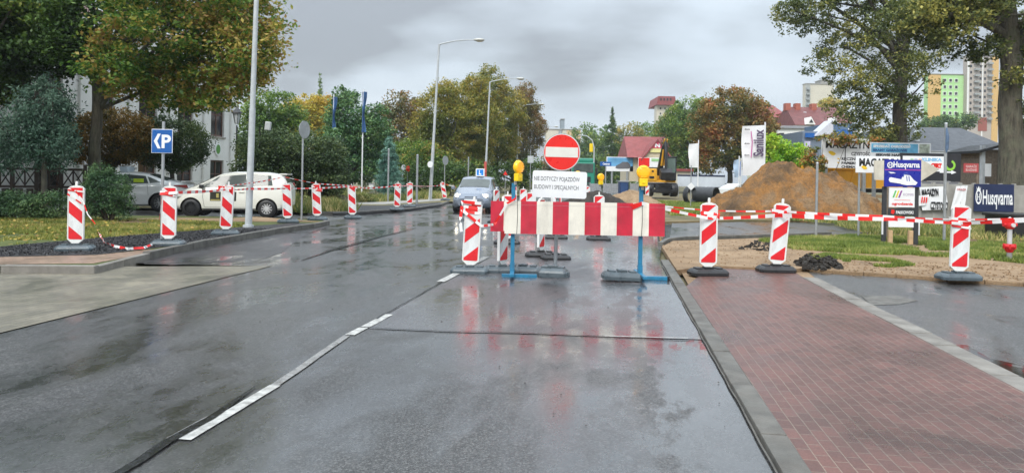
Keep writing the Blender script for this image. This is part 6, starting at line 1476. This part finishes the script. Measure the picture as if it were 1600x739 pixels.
for px, py in ((1268, 175), (1277, 189)): b.rect('skylight', px - 2.5, px + 2.5, py - 2.5, py + 2.5, M('pale_skylight', (.6, .65, .68), .2), 1.2 if py > 180 else 3.2, .3, .01)
b = Board('white_building', 'white two storey building with a grey cornice behind the green bush', 'building', 1235, 92, 0); b.rect('wall', 1208, 1262, 201, 284, M('clean_white_render', (.76, .77, .74), .7, var=.05), 0, 8, .03); b.rect('cornice', 1207, 1263, 197, 201, M('slate_grey_trim', (.3, .31, .33), .6), -.3, 8.5, .03)
for px in (1220, 1236): window(b, px, 212, 8, 9, b.t)
b.rect('door', 1250, 1259, 214, 240, M('grey_door', (.12, .13, .15), .5), -.08, .06, .01)
b = Board('grey_shop', 'grey shop with a slanted white gable and a blue sign above the billboard', 'building', 1300, 70, 0); b.rect('wall', 1252, 1360, 206, 290, M('blue_grey_render', (.16, .20, .26), .6), 0, 8, .03)
mb = MB(); mb.prism([(b.x(1268), b.z(214)), (b.x(1296), b.z(188)), (b.x(1297), b.z(210))], 'y', -.5, 1.5); mb.build('slanted_gable', M('pale_lilac_panel', (.55, .56, .62), .5), b.t)
b.rect('upper_storey', 1297, 1345, 192, 206, M('slate_blue_panel', (.10, .16, .24), .5), .5, 6, .03)
w = b.rect('blue_sign', 1255, 1269, 209, 216, SIGNB, -.3, .15, .01)
text('Lusaný', 7 / b.k, SIGNW, b.t, b.x(1334), b.z(205.5), -.05, .04, 22 / b.k)
mb = MB(); mb.prism([(b.x(1300), b.z(212)), (b.x(1310), b.z(203)), (b.x(1325), b.z(204)), (b.x(1330), b.z(212))], 'y', -.6, .4); mb.build('blue_awning', M('awning_blue', (.02, .12, .38), .5), b.t)
b.rect('white_blue_banner', 1253, 1262, 222, 250, M('banner_white_violet', (.5, .48, .62), .5, var=.3), -.4, .05, .01)
# car lot behind the pipes
b = Board('lot_fence', 'white and blue banner fence of the car lot behind the pipes', 'fence', 1095, 66, 0); b.rect('banner_cloth', 1058, 1132, 276, 292, M('fence_white_cloth', (.55, .6, .66), .5, var=.2, scale=.6), 0, .04, .01); b.rect('top_stripe', 1058, 1132, 273.5, 276, M('navy_trim', (.02, .03, .07), .5), -.02, .06, .01)
for px in range(1060, 1133, 12): MB().cyl((b.x(px), .05, 0), (b.x(px), .05, b.z(272)), .03, seg=6).build('fence_post', GALV, b.t)
def farcar(px, Y, rz, mat, label):
    t = thing('parked_car', label, 'car', gx(px, Y, 0), rz, 'cars parked in the far car lot')
    mb = MB(); mb.prism([(-2.1, .3), (2.1, .3), (2.15, .65), (1.9, .85), (1.1, .95), (.55, 1.38), (-.9, 1.45), (-1.7, 1.1), (-2.1, .95), (-2.15, .6)], 'y', -.82, .82, smooth=False); mb.build('body', mat, t)
    for s in (-1, 1):
        MB().prism([(-1.5, 1.0), (.85, .97), (.45, 1.32), (-.85, 1.38)], 'y', s * .83 - .006, s * .83 + .006).build('side_window', CARG, t)
        for x in (-1.3, 1.3): MB().cyl((x, s * .85, .32), (x, s * .62, .32), .32, seg=18).build('wheel', RUBB, t)
    mb = MB(); mb.add([(.62, -.7, 1.34), (.62, .7, 1.34), (1.12, .74, .97), (1.12, -.74, .97)], [(0, 3, 2, 1)]); mb.build('windscreen', CARG, t)
farcar(1160, 60, .4, CARW, 'white parked car half hidden by the left slope of the sand heap'); farcar(1126, 74, -.2, CARW, 'white parked car right of the narrow flag under the maple'); farcar(1142, 68, .1, M('grey_paint', (.2, .21, .22), .3), 'grey parked car under the maple between two white cars')
b = Board('red_shed', 'low reddish roof behind the lot fence, right of the excavator', 'shed', 1066, 96, 0); b.rect('wall', 1055, 1080, 268, 288, CR, 0, 5, .02); b.rect('roof', 1053, 1082, 264, 268, TILE, -.3, 5.6, .02)
# pale objects left: parked vans among the shrubs
b = Board('white_cabinet', 'white utility cabinet among the weeds left of the blue spruce', 'cabinet', 579, 46, .1); b.rect('case', 576, 583, 288, 296, SIGNW, 0, .3, .02); b.rect('lid', 575.5, 583.5, 286.5, 288, GALV, -.03, .36, .01)
b = Board('white_cabinet', 'round topped white cabinet between the weeds and the blue spruce', 'cabinet', 597, 45, .1); b.rect('case', 594.5, 600, 288, 296, SIGNW, 0, .3, .02); b.rect('lid', 594, 600.5, 286.5, 288, GALV, -.03, .36, .01)

# ============================================================ TREES
def B(px, py, rpx, rpy, Y, o, k, ry=None, dy=0):
    """blob from pixel centre and pixel radii in the tree's own frame"""
    p = at(px, py, Y); return (p.x - o.x, dy, p.z - o.z, rpx / k, (ry if ry else rpx / k), rpy / k)
MAPLE = leafmat('autumn_maple_leaves', [(0, rgb('2f4a1c')), (.35, rgb('4e6a2a')), (.55, rgb('767834')), (.72, rgb('857438')), (.88, rgb('7a5e3a')), (1, rgb('a08c4a'))], .6, .45, .8, (-1, 5.5, -.26, .08))
DKGR = leafmat('dark_green_leaves', [(0, rgb('1f3318')), (.5, rgb('34491f')), (.85, rgb('4f6429')), (1, rgb('6b6f2e'))], .35, .25, .6)
GLOBE = leafmat('brownish_globe_leaves', [(0, rgb('35391a')), (.45, rgb('57491f')), (.8, rgb('765c2a')), (1, rgb('8a6a30'))], .8, .2, .6)
GLOBG = leafmat('dark_globe_leaves', [(0, rgb('23341c')), (.5, rgb('37472a')), (1, rgb('566035'))], .8, .2, .6)
OLIVE = leafmat('olive_autumn_leaves', [(0, rgb('3e4c20')), (.4, rgb('5e632a')), (.7, rgb('7c7230')), (.9, rgb('867434')), (1, rgb('9a883c'))], .22, .3, .6)
YELL = leafmat('yellow_leaves', [(0, rgb('5f6c28')), (.4, rgb('857d30')), (.75, rgb('9c8738')), (1, rgb('9b7a38'))], .25, .35, .5)
BRWL = leafmat('brown_autumn_leaves', [(0, rgb('3a4422')), (.4, rgb('595530')), (.75, rgb('6f5b34')), (1, rgb('7c5434'))], .3, .3, .6)
RUSTL = leafmat('rust_maple_leaves', [(0, rgb('33421f')), (.35, rgb('56552a')), (.6, rgb('6f5c2e')), (.85, rgb('805a30')), (1, rgb('8a4a30'))], .28, .3, .55)
POPL = leafmat('poplar_leaves', [(0, rgb('2a361c')), (.45, rgb('47512c')), (.8, rgb('686c3c')), (1, rgb('8f8a4a'))], .4, .35, .7)
MIDG = leafmat('mid_green_leaves', [(0, rgb('2e4620')), (.5, rgb('4b632b')), (1, rgb('77823a'))], .25, .3, .6)
BRIG = leafmat('bright_green_leaves', [(0, rgb('4d7a24')), (.5, rgb('78a030')), (1, rgb('a8b840'))], .5, .35, .6)
PINEL = leafmat('pine_needles', [(0, rgb('24402a')), (.5, rgb('3c5a35')), (1, rgb('5f7442'))], .5, .15, .6)
BLUEL = leafmat('blue_spruce_needles', [(0, rgb('2c4a42')), (.5, rgb('4a6a5e')), (1, rgb('6d8a7a'))], .6, .15, .6)
CEDAR = leafmat('blue_cedar_needles', [(0, rgb('1e3428')), (.5, rgb('32493b')), (1, rgb('55695a'))], .6, .15, .7)
BKG, BKD, BKB = MATS['bark_grey'], MATS['bark_dark'], MATS['bark_brown']

# the big maple on the left
Y = 23.0; o = gx(146, Y, .1); k = FPX / Y
bl = [B(255, 55, 105, 70, Y, o, k, 2.3), B(345, 85, 78, 62, Y, o, k, 2.0, .3), B(392, 75, 45, 70, Y, o, k, 1.6), B(215, 120, 62, 38, Y, o, k, 1.7, -.6), B(320, 140, 52, 38, Y, o, k, 1.4), B(255, 140, 50, 30, Y, o, k, 1.4, .5), B(180, 0, 70, 45, Y, o, k, 1.6, 1.6), B(290, -30, 130, 60, Y, o, k, 2.6), B(380, 20, 55, 45, Y, o, k, 1.8), B(110, -30, 90, 40, Y, o, k, 1.8, 1.2)]
zf = at(150, 122, Y).z - .1
fk = [((0, 0, zf - .1), (at(128, 40, Y).x - o.x, .1, at(128, 40, Y).z), .17, .09), ((0, 0, zf), (at(170, 10, Y).x - o.x, .2, at(170, 10, Y).z), .19, .1), ((.05, 0, zf + .1), (at(246, 22, Y).x - o.x, -.3, at(246, 22, Y).z), .13, .06)]
tree('maple_tree', 'big autumn maple with a forked grey trunk behind the leftmost beacon', o, zf, .215, bl, 50000, .155, MAPLE, BKG, .5, limbs=9, lean=(.08, 0), shell=.35, seed=5, per=60, fork=fk, squash=.6)
Y = 22.6; o = gx(-75, Y, .1); k = FPX / Y
tree('maple_tree', 'dark green tree reaching in from the left frame edge above the cedar', o, 4.5, .28, [B(10, 60, 55, 62, Y, o, k, 1.4), B(60, 40, 90, 66, Y, o, k, 1.5), B(-30, 110, 60, 50, Y, o, k, 2.4), B(20, 0, 100, 60, Y, o, k, 1.6), B(95, 80, 55, 44, Y, o, k, 1.4), B(5, 20, 50, 45, Y, o, k, 1.6, -1.5), B(30, 95, 36, 34, Y, o, k, 1.3, -1)], 50000, .15, DKGR, BKD, .5, limbs=12, shell=.4, seed=8, squash=.6)
# blue-green cedar
Y = 21.5; o = gx(68, Y, .1); k = FPX / Y
bl = [B(70, 165, 42, 36, Y, o, k, .8), B(45, 205, 45, 30, Y, o, k, .9), B(88, 215, 32, 30, Y, o, k, .7), B(15, 235, 38, 30, Y, o, k, .8), B(72, 242, 40, 16, Y, o, k, .8), B(-20, 200, 25, 25, Y, o, k, .6)]
tree('cedar_tree', 'blue green weeping cedar in front of the left windows', o, 2.8, .09, bl, 19000, .13, CEDAR, BKD, .34, limbs=20, shell=.2, seed=3, per=110, up=-.2, squash=1.2, asp=.3)
# globe trees
Y = 27.2; o = gx(176, Y, .1); k = FPX / Y
tree('globe_tree', 'round brownish clipped tree right behind the maple trunk', o, 1.9, .10, [B(176, 214, 60, 46, Y, o, k, 1.4), B(140, 222, 40, 36, Y, o, k, 1.2), B(210, 218, 36, 36, Y, o, k, 1.2)], 22000, .10, GLOBE, BKD, .3, limbs=14, shell=.75, seed=12, per=40)
Y = 28.2; o = gx(268, Y, .1); k = FPX / Y
tree('globe_tree', 'round dark green clipped tree over the white saloon', o, 1.9, .11, [B(270, 224, 50, 44, Y, o, k, 1.3), B(298, 226, 26, 34, Y, o, k, 1.0), B(238, 222, 34, 36, Y, o, k, 1.1)], 20000, .10, GLOBG, BKD, .3, limbs=14, shell=.75, seed=13, per=40)
# junipers in front of the fence
JUN = leafmat('juniper_needles', [(0, rgb('1d3020')), (.5, rgb('2f472a')), (1, rgb('4a5c36'))], 1.2, .1, .6)
Y = 20.5; o = gx(40, Y, .1); k = FPX / Y
bush('juniper', 'low spreading dark juniper along the lawn at the far left', o, [B(-20, 320, 45, 20, Y, o, k, .7), B(40, 324, 50, 18, Y, o, k, .7), B(85, 320, 40, 20, Y, o, k, .6), B(10, 316, 45, 18, Y, o, k, .7)], 16000, .09, JUN, 31, .22, asp=.3)
Y = 19.8; o = gx(172, Y, .1); k = FPX / Y
bush('juniper', 'upright dark juniper bush between the maple trunk and the white saloon', o, [B(170, 300, 34, 34, Y, o, k, .55), B(158, 282, 20, 26, Y, o, k, .4), B(192, 315, 18, 22, Y, o, k, .4), B(150, 315, 28, 22, Y, o, k, .5)], 13000, .085, JUN, 32, .18, asp=.3, up=-.2)
# hedge row right of the white building
for i, (px, rx, pt) in enumerate(((402, 28, 207), (438, 32, 203), (478, 34, 212), (515, 24, 226))):
    Y = 33.5 + i * .8; o = gx(px, Y, .1); k = FPX / Y; c_ = (pt + 300) / 2
    bush('hedge_tree', ('dense dark hedge tree next to the lantern post', 'dense dark hedge tree behind the round sign, tallest of the hedge', 'dense dark hedge tree between the round sign and the left blue flag', 'narrow dark hedge tree just below the left blue flag', 'small dark bush at the corner of the white building')[i], o,
         [B(px, c_ - 15, rx, 34 if i < 4 else 20, Y, o, k, 1.3), B(px - rx * .4, c_ + 15, rx * .8, 30 if i < 4 else 18, Y, o, k, 1.2), B(px + rx * .4, c_ + 12, rx * .8, 32 if i < 4 else 18, Y, o, k, 1.2)], 14000 if i < 4 else 4000, .12, GLOBG, 40 + i, .35, 'dark hedge trees along the far footway', 'tree', .7)
def simple_tree(px, Y, blobs, n, leaf, mat, label, bk=BKD, clump=.8, seed=1, th=None, tr=.22, name='broadleaf_tree', group=None, shell=.5, per=50, limbs=10, z=0.0):
    o = gx(px, Y, z); k = FPX / Y; bl = [B(a, b_, c_, d_, Y, o, k, None if len(q) == 0 else q[0]) for a, b_, c_, d_, *q in blobs]
    zt = th if th else min(b_[2] for b_ in bl) * .75 + .5
    return tree(name, label, o, max(1.0, zt), tr, bl, n, leaf, mat, bk, clump, group, limbs=limbs, shell=shell, seed=seed, per=per)
T = simple_tree
T(425, 58, [(425, 175, 42, 38), (400, 200, 35, 40), (455, 200, 30, 35), (420, 230, 50, 40)], 16000, .26, MIDG, 'mid green tree above the hedge beside the tall grey lamp post', seed=51)
T(478, 74, [(480, 180, 40, 32), (455, 200, 28, 32), (505, 185, 28, 32), (480, 215, 45, 40), (505, 165, 18, 22)], 18000, .28, YELL, 'yellow autumn tree left of the two blue flags', seed=52)
conifer('poplar_tree', 'slim dark pointed tree top behind the yellow tree', gx(497, 110, 0), 17.5, 1.9, 4500, MIDG, BKD, 53, 16, .1, .4, .1, .3)
T(548, 51, [(545, 190, 34, 50, 2), (570, 215, 36, 45, 2), (530, 225, 28, 50, 2), (560, 260, 45, 35, 2), (540, 160, 20, 24, 1.2), (590, 200, 22, 35, 1.4)], 22000, .22, PINEL, 'bushy green pine wrapped around the two blue flags', seed=54, clump=.5, name='pine_tree', tr=.18)
T(515, 46, [(516, 255, 18, 36, 1), (520, 225, 14, 22, .8)], 6000, .16, PINEL, 'narrow dark cypress below the left blue flag', seed=55, clump=.3, name='cypress_tree', tr=.08, shell=.6)
T(622, 78, [(625, 175, 36, 30), (602, 190, 24, 28), (648, 190, 24, 34), (625, 215, 45, 45)], 16000, .28, BRWL, 'brown topped tree behind the blue spruce', seed=56)
T(600, 64, [(590, 250, 45, 36), (640, 255, 40, 36), (565, 245, 30, 30)], 12000, .24, MIDG, 'green undergrowth tree right behind the blue spruce', seed=57)
conifer('blue_spruce', 'blue grey spruce standing behind the pair of beacons', gx(607, 44, .09), 3.9, 1.05, 14000, BLUEL, BKD, 58, 18, .2, .15, .03, .15, narrow=.8)
for i, (px, Y_, bl, n, mt, lb) in enumerate((
    (690, 66, [(690, 175, 38, 40, 3), (670, 210, 34, 42, 2.5), (715, 195, 36, 48, 3), (690, 248, 48, 42, 3), (702, 148, 26, 24, 2)], 40000, OLIVE, 'olive yellow tree behind the nearest full street lamp, leftmost of the dense row'),
    (735, 70, [(735, 162, 32, 34, 3), (750, 200, 38, 44, 3), (730, 242, 42, 40, 3), (742, 134, 20, 18, 2)], 38000, OLIVE, 'olive green tree between the first two street lamps of the row'),
    (775, 76, [(768, 145, 30, 32, 3), (790, 176, 32, 40, 3), (770, 222, 42, 48, 3), (764, 118, 15, 16, 1.5)], 38000, OLIVE, 'tallest tree of the dense autumn row, behind the second street lamp'),
    (815, 84, [(814, 165, 26, 30, 3), (830, 192, 18, 40, 2.5), (808, 228, 34, 46, 3), (822, 143, 14, 14, 1.5), (846, 205, 8, 26, 1)], 34000, BRWL, 'brownish tree at the right end of the dense autumn row'),
    (650, 60, [(655, 250, 30, 24, 2), (680, 258, 30, 22, 2), (665, 235, 20, 14, 1.5)], 9000, MAPLE, 'low orange leaved tree behind the beacon pair'),
    (700, 56, [(700, 275, 36, 24, 2), (660, 278, 36, 20, 2), (740, 276, 36, 22, 2)], 11000, DKGR, 'dark undergrowth bush behind the approaching car'),
    (800, 70, [(790, 275, 36, 22, 2), (825, 272, 22, 28, 2)], 9000, DKGR, 'dark undergrowth bush behind the left amber lamp'),
)): T(px, Y_, bl, n, .20, mt, lb, seed=60 + i, tr=.25, per=60, clump=.62)
# far woodland over the red disc
for i, (px, Y_, rx, pt, mt, lb) in enumerate(((868, 150, 18, 228, BRWL, 'far brownish tree left of the red disc'), (912, 190, 22, 192, MIDG, 'far pale green tree above the green truck'), (935, 200, 24, 194, MIDG, 'far green tree left of the dark spruce'), (982, 180, 24, 190, OLIVE, 'far yellowish tree right of the dark spruce'), (1008, 190, 26, 188, MIDG, 'far green tree over the left part of the red roof'), (1040, 170, 26, 182, MIDG, 'far tree over the right part of the red roof'), (958, 160, 30, 238, DKGR, 'far dark bush behind the billboard with a car'), (925, 150, 22, 240, DKGR, 'far dark bush behind the green truck'))):
    T(px, Y_, [(px, pt + 24, rx, 24), (px - rx * .5, pt + 45, rx * .8, 30), (px + rx * .5, pt + 42, rx * .8, 32), (px, pt + 65, rx * 1.2, 30)], 7500, .6, mt, lb, seed=80 + i, clump=1.4, tr=.3, per=35, limbs=6)
conifer('spruce_tree', 'dark pointed spruce behind the billboard with a car', gx(955, 140, 0), 16.2, 4.6, 12000, DKGR, BKD, 91, 16, .25, .5, .05, .25, narrow=1.25)
# maple and trees right of the red roof
T(1140, 78, [(1142, 165, 42, 28, 3.5), (1110, 195, 34, 38, 3), (1172, 190, 34, 40, 3), (1140, 220, 58, 45, 4), (1110, 245, 30, 28, 2.5), (1180, 232, 24, 40, 2.5)], 46000, .27, RUSTL, 'big round maple in orange and green behind the pipes', seed=95, clump=.7, tr=.35, per=50, limbs=14)
T(1080, 105, [(1078, 175, 30, 26, 4), (1058, 195, 26, 30, 4), (1092, 195, 26, 34, 4), (1072, 225, 36, 40, 4), (1072, 255, 36, 24, 4)], 22000, .36, MIDG, 'green tree between the red roof and the orange maple', seed=96, clump=.9, tr=.35)
T(1048, 130, [(1048, 200, 20, 24, 3), (1050, 235, 24, 24, 3)], 8000, .4, OLIVE, 'yellow green tree just right of the red roof', seed=97, clump=1.0)
T(1200, 90, [(1202, 205, 12, 20, 2), (1198, 225, 14, 22, 2)], 7000, .28, RUSTL, 'small rusty tree at the right side of the orange maple', seed=98, clump=.5, tr=.15)
Y = 40; o = gx(1226, Y, .05); k = FPX / Y
bush('leafy_bush', 'bright yellow green bush behind the top of the sand heap', o, [B(1215, 245, 26, 28, Y, o, k, 1), B(1242, 250, 24, 24, Y, o, k, 1), B(1205, 225, 14, 16, Y, o, k, .7), B(1255, 258, 14, 16, Y, o, k, .7), B(1225, 270, 36, 22, Y, o, k, 1)], 12000, .17, BRIG, 99, .35, shell=.4)
T(1300, 220, [(1303, 158, 18, 5, 4), (1290, 160, 12, 5, 4), (1300, 168, 22, 8, 4)], 3500, .6, YELL, 'far yellow crown above the brown red roof', seed=101, clump=1.2, limbs=4)
T(1478, 175, [(1470, 196, 30, 14, 5), (1495, 192, 28, 14, 5), (1450, 200, 20, 10, 4)], 9000, .5, DKGR, 'dark trees at the foot of the light green tower block', seed=102, clump=1.2, limbs=5)

# the big poplars at the right
Y = 42; o = gx(1404, Y, .1); k = FPX / Y
bl = [B(1262, 28, 46, 30, Y, o, k, 2.6), B(1242, 18, 30, 20, Y, o, k, 2), B(1290, 100, 34, 24, Y, o, k, 2.2), B(1330, 55, 45, 40, Y, o, k, 3), B(1400, -20, 80, 60, Y, o, k, 3.5), B(1345, 130, 45, 30, Y, o, k, 2.5), B(1330, 175, 34, 24, Y, o, k, 2), B(1390, 175, 46, 40, Y, o, k, 2.4), B(1400, 110, 40, 40, Y, o, k, 2.6), B(1442, 70, 40, 45, Y, o, k, 2.8), B(1435, 140, 22, 20, Y, o, k, 1.6), B(1310, -30, 60, 40, Y, o, k, 3), B(1400, 212, 38, 16, Y, o, k, 1.8), B(1350, 205, 22, 14, Y, o, k, 1.4)]
P_ = lambda px, py: (at(px, py, Y).x - o.x, 0, at(px, py, Y).z)
fk = [(P_(1402, 110), P_(1345, 40), .17, .06), (P_(1402, 135), P_(1318, 75), .12, .04), (P_(1402, 80), P_(1440, 20), .12, .05), (P_(1404, 160), P_(1350, 120), .08, .03), (P_(1404, 170), P_(1445, 130), .08, .03), (P_(1345, 40), P_(1260, 20), .06, .02)]
tree('poplar_tree', 'tall loose crowned poplar with a dark upright trunk behind the sign boards', o, 11.5, .46, bl, 44000, .17, POPL, BKD, .42, limbs=26, shell=.25, seed=111, per=42, fork=fk, squash=.8)
Y = 27; o = gx(1580, Y, .1); k = FPX / Y
bl = [B(1500, 20, 55, 34, Y, o, k, 2.2), B(1470, 50, 40, 28, Y, o, k, 1.6), B(1530, 75, 30, 20, Y, o, k, 1.4), B(1545, -20, 80, 40, Y, o, k, 2.4), B(1600, 110, 26, 40, Y, o, k, 1.2, -.3), B(1562, 118, 12, 18, Y, o, k, .5, -.7), B(1620, 40, 50, 50, Y, o, k, 2), B(1420, 30, 40, 24, Y, o, k, 1.6), B(1460, -10, 60, 30, Y, o, k, 2), B(1595, 185, 16, 30, Y, o, k, .8)]
P_ = lambda px, py: (at(px, py, Y).x - o.x, 0, at(px, py, Y).z)
fk = [(P_(1590, 90), P_(1620, 10), .26, .16), (P_(1578, 60), P_(1500, 10), .12, .05), (P_(1575, 90), P_(1520, 60), .07, .03)]
tree('poplar_tree', 'massive rough trunk at the right frame edge with leaves around it', o, 9.2, .47, bl, 30000, .15, POPL, BKG, .36, limbs=16, shell=.3, seed=112, per=42, fork=fk, lean=(-.35, 0), squash=.8)
# thin damp air: a closed box round the whole scene
mb = MB(); mb.box(-565, 565, -65, 705, -1.2, 60); hz = mb.build('haze', MATS['black_rubber']); hz['kind'] = 'stuff'
hm = bpy.data.materials.new('damp_air'); hm.use_nodes = True; hn = hm.node_tree; hn.nodes.remove(hn.nodes['Principled BSDF'])
pv = hn.nodes.new('ShaderNodeVolumePrincipled'); pv.inputs['Density'].default_value = .0004; pv.inputs['Color'].default_value = (.86, .92, 1.0, 1); pv.inputs['Anisotropy'].default_value = .3
hn.links.new(pv.outputs[0], hn.nodes['Material Output'].inputs['Volume']); hz.data.materials.clear(); hz.data.materials.append(hm)
# shrubs in the dry field left
LAV = leafmat('grey_shrub_leaves', [(0, rgb('4a4a40')), (.5, rgb('6a6858')), (1, rgb('8a8470'))], 1.5, .15, .6)
for i, (px, pb, w_, h_, mt, lb) in enumerate(((515, 318, 26, 14, LAV, 'grey low shrub right behind the last but one kerb beacon'), (470, 322, 22, 14, GR3, 'low weedy shrub behind the round sign pole'), (560, 316, 24, 12, GR3, 'low weedy shrub behind the corner beacon'), (590, 312, 20, 11, LAV, 'grey low shrub left of the beacon pair'), (670, 307, 18, 10, GR3, 'low weedy shrub at the foot of the nearest full lamp'))):
    p = G(px, pb, .1); k = FPX / p.y; bush('low_shrub', lb, p, [(0, 0, h_ * .5 / k, w_ / k, .5, h_ * .6 / k), (w_ * .5 / k, .2, h_ * .4 / k, w_ * .6 / k, .4, h_ * .5 / k)], 3000, .09, mt, 120 + i, .16)
